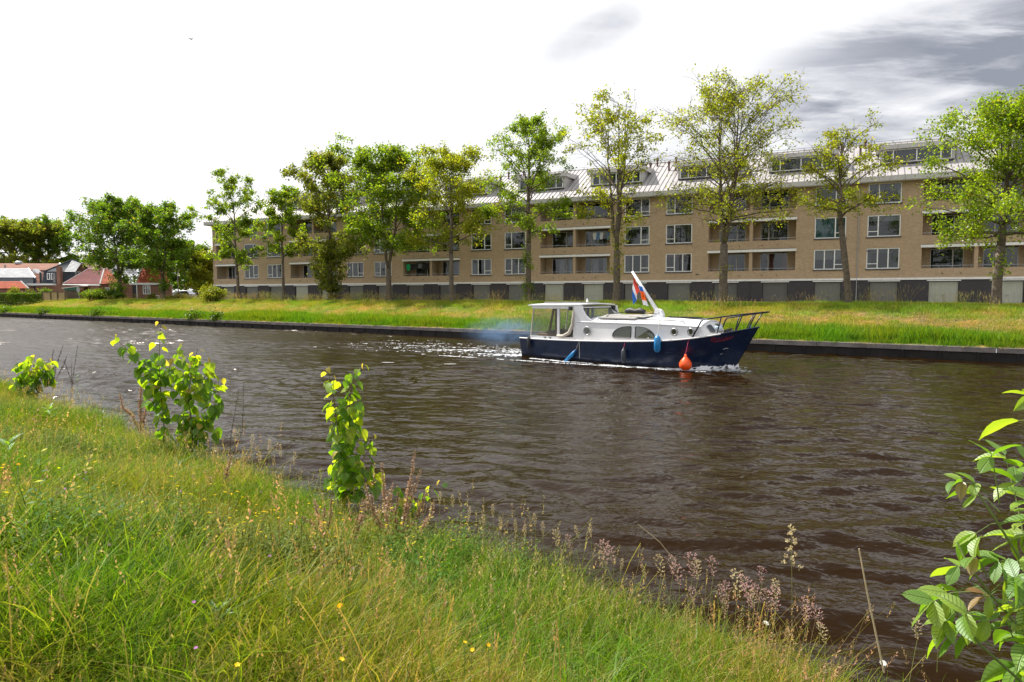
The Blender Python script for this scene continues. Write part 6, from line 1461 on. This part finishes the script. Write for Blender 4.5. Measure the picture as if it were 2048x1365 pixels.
def along(pts, t):
    L_ = [0]
    for a, b in zip(pts, pts[1:]): L_.append(L_[-1] + (b - a).length)
    s_ = t * L_[-1]
    for i in range(len(pts) - 1):
        if s_ <= L_[i + 1] or i == len(pts) - 2: return pts[i].lerp(pts[i + 1], (s_ - L_[i]) / max(L_[i + 1] - L_[i], 1e-6))
def sapling(label, basepx, stems, step, size, seed, cluster=None, r0=.011, group=None, name='lime_sapling'):
    rs = np.random.default_rng(seed); b = hit_near(basepx[0], basepx[1], .12); b.z -= .12; E_ = empty(name, b, 0, label, 'sapling', group); Y = b.y
    tb = MB(); n_ = 0
    for si, st in enumerate(stems):
        pts = pline(st, Y, .05, rs)
        if si == 0: pts[0] = b.copy()
        rr_ = [r0 * (1 if si == 0 else .7) * (1 - .75 * i / (len(pts) - 1)) for i in range(len(pts))]
        tb.tube([tuple(p - b) for p in pts], rr_, 6)
        Lt = sum((q - p).length for p, q in zip(pts, pts[1:])); k_ = max(3, int(Lt / step)); az = rs.uniform(0, 6)
        for i in range(k_):
            t = (i + .6) / k_
            if si == 0 and t < .12: continue
            p = along(pts, t); az += 2.4 if rs.random() < .7 else 3.1
            for rep_ in range(2 if t < .75 and rs.random() < .5 else 1):
                h_ = Vector((math.cos(az + rep_ * 2), math.sin(az + rep_ * 2) * .8, 0)); pet = size * rs.uniform(.2, .45); lp_ = p + h_ * pet + Vector((0, 0, rs.uniform(-.1, .3) * pet))
                tb.tube([tuple(p - b), tuple(lp_ - b)], .0016, 3, cap=False)
                tip = t > .93; col = 2 if (tip and rs.random() < .75) or rs.random() < .05 else (1 if rs.random() < .14 + .8 * max(0, t - .3) else 0)
                sz = size * rs.uniform(.75, 1.15) * (1 - .45 * max(0, t - .7) / .3 * 1.0)
                place_leaf(E_, lime[col][rs.integers(0, 3)], lp_, h_ * rs.uniform(.5, 1) + Vector((rs.normal(0, .2), rs.normal(0, .2), -rs.uniform(.15, 1.1))), sz, rs.normal(0, .5)); n_ += 1
    if cluster:
        for (cx, cy, rx, ry, cnt) in cluster:
            for _ in range(cnt):
                a_, r_ = rs.uniform(0, 6.28), math.sqrt(rs.random()); p = at(cx + rx * r_ * math.cos(a_), cy + ry * r_ * math.sin(a_), Y + rs.normal(0, .14)); h_ = Vector((math.cos(a_), rs.normal(0, .7), 0)).normalized()
                tb.tube([tuple(p - b), tuple(p - h_ * size * .5 - Vector((0, 0, -.02)) - b)], .0016, 3, cap=False)
                col = 1 if rs.random() < .36 + .3 * math.sin(-a_) * r_ else (2 if rs.random() < .05 else 0)
                place_leaf(E_, lime[col][rs.integers(0, 3)], p, h_ * rs.uniform(.4, 1) + Vector((0, rs.normal(0, .3), -rs.uniform(.2, 1.3))), size * rs.uniform(.7, 1.15), rs.normal(0, .6)); n_ += 1
    tb.build('stem', M['stem_brown'], E_); return E_
sapling('tall lime sapling with large round leaves and a long side shoot reaching left', (325, 905),
        [[(325, 905), (328, 850), (322, 790), (318, 720), (322, 642)], [(321, 760), (292, 738), (262, 706), (222, 668)], [(322, 770), (345, 725), (368, 684)], [(324, 800), (305, 780), (296, 752)]], .065, .145, 1, cluster=[(332, 780, 36, 58, 40), (310, 738, 34, 28, 18), (352, 725, 22, 26, 10)])
sapling('bushy lime sapling with dark lower leaves just right of the tallest one', (386, 910),
        [[(386, 910), (384, 850), (376, 790), (384, 740), (396, 698)], [(380, 800), (405, 765), (418, 735), (420, 715)], [(386, 860), (415, 835), (436, 800), (438, 755)], [(384, 880), (410, 862), (425, 836)]], .062, .14, 2, cluster=[(390, 785, 46, 78, 82), (398, 868, 38, 28, 26)])
sapling('slender lime sapling standing alone left of the dead dock stalks', (690, 1015),
        [[(690, 1015), (686, 940), (676, 870), (668, 800), (655, 732)], [(690, 960), (698, 880), (700, 800), (706, 755), (733, 726)], [(692, 975), (716, 935), (738, 900), (745, 868)], [(690, 990), (730, 975), (765, 950)]], .05, .118, 3, cluster=[(688, 850, 34, 112, 74), (702, 955, 56, 40, 58)])
sapling('low leafy lime shoot rising to yellow leaves behind the dead dock stalks', (800, 1040), [[(800, 1040), (820, 1015), (848, 992), (886, 962)], [(800, 1035), (806, 1000), (790, 975)]], .05, .13, 4)
sapling('small bushy lime sapling at the left edge by the water', (70, 790), [[(70, 790), (66, 750), (70, 708)], [(70, 780), (45, 750), (35, 725)], [(72, 780), (90, 745), (100, 715)], [(70, 785), (30, 770), (22, 755)]], .10, .19, 5, cluster=[(68, 745, 42, 34, 85)])
# walnut branches reaching in from the right
E_ = empty('walnut_bush', at(2150, 1450, 2.35), 0, 'walnut branches with long bright leaflets hanging in from the right edge', 'walnut bush'); b = E_.location; rs = np.random.default_rng(8); tb = MB()
for st, r_ in (([(2180, 1420), (2090, 1220), (2035, 1110), (1985, 1030), (1955, 985)], .006), ([(2180, 1440), (2080, 1300), (1990, 1200), (1935, 1130), (1915, 1085)], .006), ([(2170, 1460), (2060, 1380), (1960, 1290), (1905, 1215), (1885, 1175)], .006),
               ([(2190, 1340), (2120, 1060), (2085, 900), (2062, 800)], .006)):
    tb.tube([tuple(p - b) for p in pline(st, 2.35, .02, rs)], [r_ * (1 - .13 * i) for i in range(len(st))], 7)
comp = [((2065, 850), (2012, 838), 1, 1, 1.25), ((2060, 800), (2040, 790), 3, 1, .8), ((1975, 1005), (1958, 905), 3, 0, 1.0), ((2030, 1100), (1985, 905), 5, 1, 1.1), ((1955, 985), (1898, 960), 5, 2, .75), ((1975, 1020), (1925, 985), 3, 1, .8), ((1990, 1040), (1925, 1065), 3, 1, 1.05),
        ((2020, 1090), (2045, 1010), 5, 1, 1.05), ((2030, 1110), (2060, 1040), 5, 0, 1.1), ((1950, 1150), (1925, 1110), 3, 2, .9), ((1940, 1140), (1890, 1130), 3, 1, 1.0), ((1935, 1170), (1862, 1195), 5, 0, 1.05), ((1915, 1180), (1840, 1200), 5, 1, 1.1), ((1905, 1215), (1868, 1240), 3, 1, .95),
        ((1960, 1180), (2010, 1150), 5, 0, 1.05), ((1990, 1210), (2050, 1180), 5, 1, 1.0), ((1965, 1290), (1885, 1262), 5, 0, 1.25), ((2000, 1240), (1945, 1235), 3, 0, 1.0), ((2010, 1130), (1970, 1120), 5, 0, 1.0), ((2050, 1290), (2000, 1265), 5, 0, 1.0), ((2080, 1340), (2010, 1330), 5, 0, 1.3), ((2090, 1150), (2030, 1160), 5, 0, 1.0), ((2100, 1250), (2040, 1230), 5, 1, 1.0), ((2040, 1000), (2005, 960), 3, 0, 1.05), ((2085, 960), (2042, 925), 3, 0, 1.1), ((1990, 1180), (1950, 1190), 3, 2, .8), ((2100, 1300), (2035, 1290), 5, 0, 1.1), ((2100, 1180), (2050, 1110), 5, 1, 1.0), ((2010, 1290), (1970, 1215), 5, 0, 1.0), ((2060, 1060), (2010, 1075), 5, 1, 1.0), ((2090, 1040), (2045, 1000), 5, 0, 1.0), ((1960, 1230), (1905, 1225), 3, 1, .95), ((2060, 1230), (2000, 1215), 5, 1, 1.05), ((2110, 1370), (2040, 1360), 5, 0, 1.2)]
for (a, c, k_, tone, sz) in comp:
    a = (a[0] + 24, a[1] + 4); c = (c[0] + 24, c[1] + 4)
    Y = 2.35 + rs.normal(0, .09); pts = [at(*a, 2.35), at((a[0] + c[0]) / 2, (a[1] + c[1]) / 2 - 8, (2.35 + Y) / 2), at(*c, Y)]
    tb.tube([tuple(p - b) for p in pts], [.0026, .002, .0013], 5); dirv = (pts[2] - pts[0]).normalized(); side_ = dirv.cross(Vector((0, -.8, .6))).normalized()
    ln_ = .097 * sz
    def ton(): return tone if rs.random() < .6 else int(rs.integers(0, 2))
    place_leaf(E_, waln[ton()][rs.integers(0, 3)], pts[2], dirv + Vector((0, rs.normal(0, .2), -rs.uniform(.1, .7))), ln_ * 1.1, rs.normal(0, .4) + .4, 'leaflet')
    for j in range((k_ - 1) // 2):
        p = along(pts, .95 - .38 * j)
        for sg in (-1, 1):
            place_leaf(E_, waln[ton()][rs.integers(0, 3)], p, side_ * sg * .8 + dirv * .55 + Vector((0, rs.normal(0, .25), -rs.uniform(.15, .7))), ln_ * rs.uniform(.78, 1.05) * (1 - .12 * j), rs.normal(0, .4), 'leaflet')
tb.build('branch', M['stem_green'], E_)
# dead dock plants: brown stalks with tight clusters
dockm = leafmat('dead dock seed', (.50, .36, .25), .3, .02, c2=(.38, .26, .17), tcol=(1.2, 1, .8))
dockd = leafmat('dark dead seed', (.075, .05, .05), .2, .02, c2=(.05, .035, .035), tcol=(1.2, 1, .8))
def dock(label, stalks, mat=dockm, dens=1.0, w_=1.0, seed=0, name='dock_plant', hf=.1):
    rs = np.random.default_rng(seed); b = hit_near(*stalks[0][0], hf); b.z -= hf; E_ = empty(name, b, 0, label, 'dead plant'); tb = MB()
    for st in stalks:
        pts = pline(st, b.y, .03, rs); pts[0] = b.copy() if st is stalks[0] else pts[0]; tb.tube([tuple(p - b) for p in pts], [.0045, .0038, .003, .0022][:len(pts)] if len(pts) <= 4 else .003, 5)
        Lt = sum((q - p).length for p, q in zip(pts, pts[1:])); n_ = int(Lt * 700 * dens); V_ = []; F_ = []
        for i in range(n_):
            t = .18 + .82 * rs.random() ** .85; p = along(pts, t); whorl = .5 + .5 * math.sin(t * Lt * 190); r_ = (.015 + .022 * whorl) * w_ * (1.15 - .6 * max(0, t - .6) / .4)
            d_ = rs.normal(0, 1, 3); d_[2] = abs(d_[2]) * .8; d_ /= np.linalg.norm(d_); o_ = np.array(p - b) + d_ * rs.uniform(0, r_ * .5); l_ = rs.uniform(.4, 1) * r_ * 1.1; s_ = np.cross(d_, rs.normal(0, 1, 3)); s_ /= np.linalg.norm(s_) + 1e-9
            k = len(V_); V_ += [o_, o_ + d_ * l_ * .5 + s_ * l_ * .33, o_ + d_ * l_, o_ + d_ * l_ * .5 - s_ * l_ * .33]; F_.append((k, k + 1, k + 2, k + 3))
        link('seed_head', arrays('seed_head', V_, F_), mat, E_)
    tb.build('stem', M['stem_brown'], E_); return E_
dock('big many stalked dead brown dock in front of the lone sapling', [[(802, 1112), (808, 1040), (822, 960), (830, 902)], [(800, 1110), (780, 1060), (768, 985), (764, 925)], [(795, 1112), (765, 1060), (740, 1010), (730, 968)], [(803, 1100), (828, 1050), (845, 1010), (855, 978)], [(800, 1090), (790, 1040), (797, 985)], [(800, 1105), (778, 1060), (772, 1030), (786, 968)], [(803, 1100), (815, 1060), (818, 1010), (842, 940)], [(800, 1108), (770, 1075), (748, 1040), (744, 990)], [(803, 1105), (835, 1075), (862, 1030), (868, 1000)]], seed=1, w_=.85, dens=.8)
dock('short bushy dead brown dock left of the big one', [[(645, 1095), (646, 1055), (650, 1010)], [(643, 1090), (628, 1050), (606, 1036)], [(646, 1085), (660, 1040), (663, 998)], [(645, 1080), (636, 1030), (628, 1000)]], seed=2, w_=.9, dens=.9)
dock('leaning dead dock stalk between the short bushy one and the big one', [[(706, 1118), (710, 1080), (716, 1030)], [(708, 1080), (726, 1030), (730, 1000)]], seed=3)
dock('reddish brown dock spires left of the tallest lime sapling', [[(281, 880), (281, 820), (283, 748)], [(283, 870), (262, 830), (246, 818), (240, 788)], [(284, 872), (292, 820), (306, 780)]], seed=4, w_=1.0)
dock('crooked brown dock stalk standing alone in the middle grass', [[(448, 990), (452, 950), (464, 910)]], seed=5, w_=1.0)
dock('small brown dock stalk beside the crooked one', [[(426, 1000), (422, 975), (420, 955)]], seed=6)
dock('dark dead spires right of the small left sapling', [[(105, 775), (112, 735), (127, 690)], [(112, 760), (128, 730), (134, 712)], [(108, 760), (104, 720), (108, 698)]], dockd, .5, .8, 7)
dock('thin dark dead stalk near the water, left of the dock spires', [[(143, 800), (146, 755), (156, 690)], [(142, 795), (143, 760), (144, 725)], [(146, 770), (135, 740), (128, 720)]], dockd, .3, .6, 8)
dock('faint dead stalk by the water right of the bushy lime sapling', [[(458, 925), (462, 870), (478, 780)], [(462, 920), (485, 860), (488, 765)]], dockd, .2, .5, 9)
# grass panicles by the water
pan_p = leafmat('purple panicle', (.58, .36, .36), .4, .02, c2=(.62, .42, .36), tcol=(1.1, 1, 1)); pan_t = leafmat('tan panicle', (.70, .60, .36), .4, .02, c2=(.60, .50, .28), tcol=(1.1, 1, .9))
def panicle(px, py, len_px, mat, label, group, lean=0.0, wide=.38, drop=70, seed=0, clumps=False, name='flowering_grass', Yf=None):
    rs = np.random.default_rng(seed); g = hit_near(px, py + drop, .18); Y = Yf or g.y; tip = at(px, py, Y); t_, q_ = to_tq(g.x, g.y); b = Vector((g.x + rs.normal(0, .03), g.y, z_near(t_, min(q_, q_edge(t_) - .15)))); E_ = empty(name, b, 0, label, 'grass', group); E_['kind'] = 'thing'
    mid = b.lerp(tip, .55) + Vector((-lean * .08, 0, .05)); pts = [b, mid, tip]; MB().tube([tuple(p - b) for p in pts], [.0022, .0018, .001], 4).build('stalk', M['stem_yellow'], E_)
    Ln = len_px / FPX * Y; V_ = []; F_ = []; ax_ = (tip - mid).normalized(); n_ = 26 if not clumps else 15; ax = np.array(ax_)
    for i in range(n_):
        t = i / (n_ - 1); o_ = np.array(tip - b) - ax * Ln * (1 - t); br = Ln * wide * (math.sin(math.pi * (.12 + .85 * (1 - t))) if not clumps else (1.15 - t)) * rs.uniform(.5, 1.1); az = i * 2.4; dv = np.array([math.cos(az), math.sin(az), .65]) ; dv /= np.linalg.norm(dv); e_ = o_ + dv * br
        for k_ in range(9 if not clumps else 16):
            c_ = (o_ + (e_ - o_) * rs.uniform(.35, 1.05)) if not clumps else e_ + rs.normal(0, Ln * .022, 3); d_ = dv + rs.normal(0, .6, 3) + np.array([0, 0, .3]); d_ /= np.linalg.norm(d_); l_ = Ln * (.055 if not clumps else .05) * rs.uniform(.7, 1.3); s_ = np.cross(d_, rs.normal(0, 1, 3)); s_ /= np.linalg.norm(s_) + 1e-9
            k = len(V_); V_ += [c_, c_ + d_ * l_ * .5 + s_ * l_ * .28, c_ + d_ * l_, c_ + d_ * l_ * .5 - s_ * l_ * .28]; F_.append((k, k + 1, k + 2, k + 3))
    link('seed_head', arrays('seed_head', V_, F_), mat, E_); return E_
for i, (px, py, l_) in enumerate(((1115, 1068, 34), (1135, 1075, 26), (1202, 1085, 44), (1218, 1090, 36), (1318, 1110, 36), (1338, 1108, 40), (1352, 1122, 44), (1378, 1100, 46), (1390, 1112, 34), (1425, 1120, 32), (1440, 1175, 34), (1455, 1165, 36), (1470, 1142, 50), (1480, 1150, 48), (1495, 1165, 40), (1522, 1128, 34), (1545, 1152, 38), (1512, 1175, 34), (1530, 1185, 36), (1542, 1178, 40), (1505, 1182, 34), (1606, 1195, 40), (1616, 1208, 34), (1632, 1210, 38), (1634, 1240, 36), (1385, 1165, 34), (1450, 1205, 30), (1860, 1225, 40), (1835, 1240, 36))):
    panicle(px + (i * 37 % 11 - 5), py + (i * 53 % 17 - 6), l_ * (1.0 + .06 * (i % 5)), pan_p if i % 4 else pan_t, 'pinkish feathery grass head by the water in the lower right', 'pink grass heads along the near water edge', seed=i, lean=-.3)
panicle(1582, 1056, 92, pan_t, 'tall clumpy tan cocksfoot head standing highest above the near grass', None, wide=.20, drop=175, seed=77, clumps=True)
for i, (px, py) in enumerate(((940, 1015), (968, 1030), (985, 1010), (1000, 1035), (1030, 1040), (1050, 1050), (1068, 1028), (1085, 1045), (1150, 1052), (1180, 1050), (905, 990), (880, 985), (1245, 1118), (1285, 1130), (540, 880), (560, 890), (505, 870), (470, 860), (520, 905), (590, 905))):
    panicle(px, py, 26, pan_t, 'thin tan grass head rising against the water', 'thin tan grass heads along the water edge', seed=100 + i, wide=.22, drop=60)
# bare stalks
def stalk(pxs, Y, r_, label, name='dry_stalk'):
    pts = [at(x, y, Y) for x, y in pxs]; E_ = empty(name, pts[0], 0, label, 'stalk'); MB().tube([tuple(p - pts[0]) for p in pts], [r_ * (1 - .4 * i / len(pts)) for i in range(len(pts))], 6).build('stem', M['straw'], E_)
    return E_
stalk([(1768, 1345), (1752, 1270), (1735, 1190), (1718, 1098)], 3.1, .0045, 'long bare pale stalk leaning over the water left of the walnut')
stalk([(1352, 1125), (1320, 1085), (1276, 1049)], 4.75, .003, 'thin bare pale stalk leaning left over the water')
# flowers
M['petal_y'] = leafmat('yellow petal', (.90, .62, .01), .3, .02, c2=(.90, .50, .01), tcol=(1, 1, .6)); M['petal_p'] = leafmat('pink purple petal', (.55, .22, .55), .35, .02, c2=(.45, .16, .50), tcol=(1, 1, 1)); M['petal_w'] = leafmat('white petal', (.85, .85, .80), .3, .02, c2=(.8, .8, .75), tcol=(1, 1, 1))
def flower(px, py, r_, mat, label, group, name, cat='flower', h=.38, seed=0):
    rs = np.random.default_rng(seed); p = hit_near(px, py, h); t_, q_ = to_tq(p.x, p.y); b = Vector((p.x, p.y, z_near(t_, q_))); E_ = empty(name, b, 0, label, cat, group)
    H_ = p.z - b.z; MB().tube([(0, 0, 0), (rs.normal(0, .01), 0, H_ * .5), (0, 0, H_)], [.0016, .0014, .0012], 4).build('stem', M['stem_green'], E_)
    m_ = MB(); n_ = 12 if r_ > .012 else 5
    tl = Vector((rs.normal(0, .25), -.35 + rs.normal(0, .2), 1)).normalized(); q = tl.to_track_quat('Z', 'Y')
    for i in range(n_):
        a_ = i * 6.283 / n_; w2 = .62 * 6.283 / n_ / 2 * r_ * 1.1
        m_.add([tuple(q @ Vector(v_) + Vector((0, 0, H_))) for v_ in ((0, 0, 0), (math.cos(a_) * r_ * .6 - math.sin(a_) * w2, math.sin(a_) * r_ * .6 + math.cos(a_) * w2, r_ * .25), (math.cos(a_) * r_, math.sin(a_) * r_, r_ * .12), (math.cos(a_) * r_ * .6 + math.sin(a_) * w2, math.sin(a_) * r_ * .6 - math.cos(a_) * w2, r_ * .25))], [(0, 1, 2, 3)])
    m_.build('flower_head', mat, E_); return E_
for i, (px, py) in enumerate(((8, 930), (37, 929), (50, 913), (23, 800), (34, 803), (45, 800), (45, 806), (17, 818), (53, 828), (12, 843), (680, 1212), (684, 1319), (82, 995), (165, 780), (113, 781), (258, 917), (220, 915), (405, 1000), (20, 790), (475, 1330), (930, 1285), (977, 1290), (945, 1300))):
    flower(px, py, .017 if i in (0, 1, 10) else .011, M['petal_y'], 'small yellow flower in the left meadow grass' if i not in (0, 1, 10) else ['orange yellow flower nearest the left edge', 'bright yellow flower second from the left edge', 0, 0, 0, 0, 0, 0, 0, 0, 'single yellow flower head in the grass below the dead docks'][i], 'small yellow meadow flowers' if i not in (0, 1, 10) else None, 'yellow_flower', seed=i)
pos_ = [(172, 945), (168, 958), (35, 1023), (41, 1050), (63, 1130), (110, 1115), (120, 1110), (170, 1125), (175, 1075), (180, 1067), (232, 1008), (244, 1001), (284, 1001), (243, 1064), (388, 1074), (415, 1093), (401, 1103), (435, 1097), (362, 983), (85, 1017), (392, 1296), (387, 1205), (205, 1010), (205, 1026), (130, 978), (522, 984), (500, 1050), (540, 1112), (548, 1075), (570, 1072), (592, 1055), (610, 1112), (650, 1130), (705, 1137), (730, 1145), (725, 1135), (218, 1090), (170, 1008), (27, 1055), (497, 1075)]
for i, (px, py) in enumerate(pos_): flower(px, py, .0085 if i % 3 else .012, M['petal_p'], 'tiny pinkish purple flower low in the left grass', 'tiny pink purple meadow flowers', 'purple_flower', h=.3, seed=200 + i)
flower(1532, 1247, .022, M['petal_w'], 'white flower at the water edge below the pink grass heads', None, 'white_flower', h=.3, seed=1); flower(1766, 1327, .022, M['petal_w'], 'white flower at the foot of the long bare stalk', None, 'white_flower', h=.3, seed=2)
rs = np.random.default_rng(33)
# leafy herbs with lance leaves
lan = [leafmesh('lance_leaf', LANCE, m_, .12, .25, .0, k) for k, m_ in enumerate((veined('herb leaf', (.12, .24, .03), (.20, .34, .05), .45, 5), veined('grey herb leaf', (.16, .22, .10), (.22, .28, .14), .35, 5), veined('reddish herb leaf', (.40, .20, .08), (.35, .10, .05), .35, 5)))]
def herb(px, py, hp, n, size, tone, label, seed, name='meadow_herb'):
    rs = np.random.default_rng(seed); g = hit_near(px, py, .16); t_, q_ = to_tq(g.x, g.y); b = Vector((g.x, g.y, z_near(t_, q_))); E_ = empty(name, b, 0, label, 'herb'); tip = at(px + rs.normal(0, 5), py - hp, g.y); MB().tube([(0, 0, 0), tuple((tip - b) * .5), tuple(tip - b)], [.0035, .003, .002], 6).build('stem', M['stem_green'], E_)
    for i in range(n):
        t = .35 + .65 * i / (n - 1); p = b.lerp(tip, t); az = i * 2.4 + seed; up = .2 + 1.1 * (t - .35)
        place_leaf(E_, lan[tone if (i > 1 or tone != 0) else 2], p, Vector((math.cos(az), math.sin(az), up)), size * (1.15 - .4 * abs(t - .7)), rs.normal(0, .2))
herb(432, 1262, 48, 16, .10, 0, 'fresh green willowherb with pointed leaves in the lower middle grass', 1); herb(98, 850, 36, 15, .16, 0, 'bright green pointed herb below the small left sapling', 2); herb(8, 930, 48, 18, .17, 0, 'bright green leafy herb at the left edge', 3)
herb(268, 1190, 62, 9, .055, 1, 'tall thin grey green stem with a few yellow leaves, lower left', 4); herb(1245, 1345, 30, 14, .06, 1, 'grey green lobed herb at the bottom edge, right of centre', 5); herb(1378, 1350, 26, 14, .055, 0, 'yellow green lobed herb at the bottom edge below the pink heads', 6); herb(205, 870, 50, 14, .09, 1, 'grey green mugwort between the left saplings', 7); herb(162, 810, 56, 14, .10, 1, 'pale green mugwort by the water on the left', 8); herb(360, 960, 36, 14, .09, 1, 'silvery mugwort at the foot of the bushy sapling', 9); herb(1430, 1215, 30, 7, .05, 1, 'short green herb right under the thin bare stalk', 10)
# a bird far up in the sky
p = at(382, 79, 90); E_ = empty('bird', p, 0, 'tiny dark bird far up in the white sky at the left', 'bird')
MB().tube([(-.02, 0, .14), (.02, 0, 0), (.05, 0, -.14)], [.02, .055, .02], 8).build('body', M['dark_metal'], E_, smooth=True)
MB().add([(0, 0, .05), (-.28, .05, .16), (-.33, .02, .10), (0, 0, -.05)], [(0, 1, 2, 3)]).add([(0, 0, .05), (.12, .28, .2), (.16, .3, .12), (0, 0, -.05)], [(0, 1, 2, 3)]).build('wing', M['dark_metal'], E_)
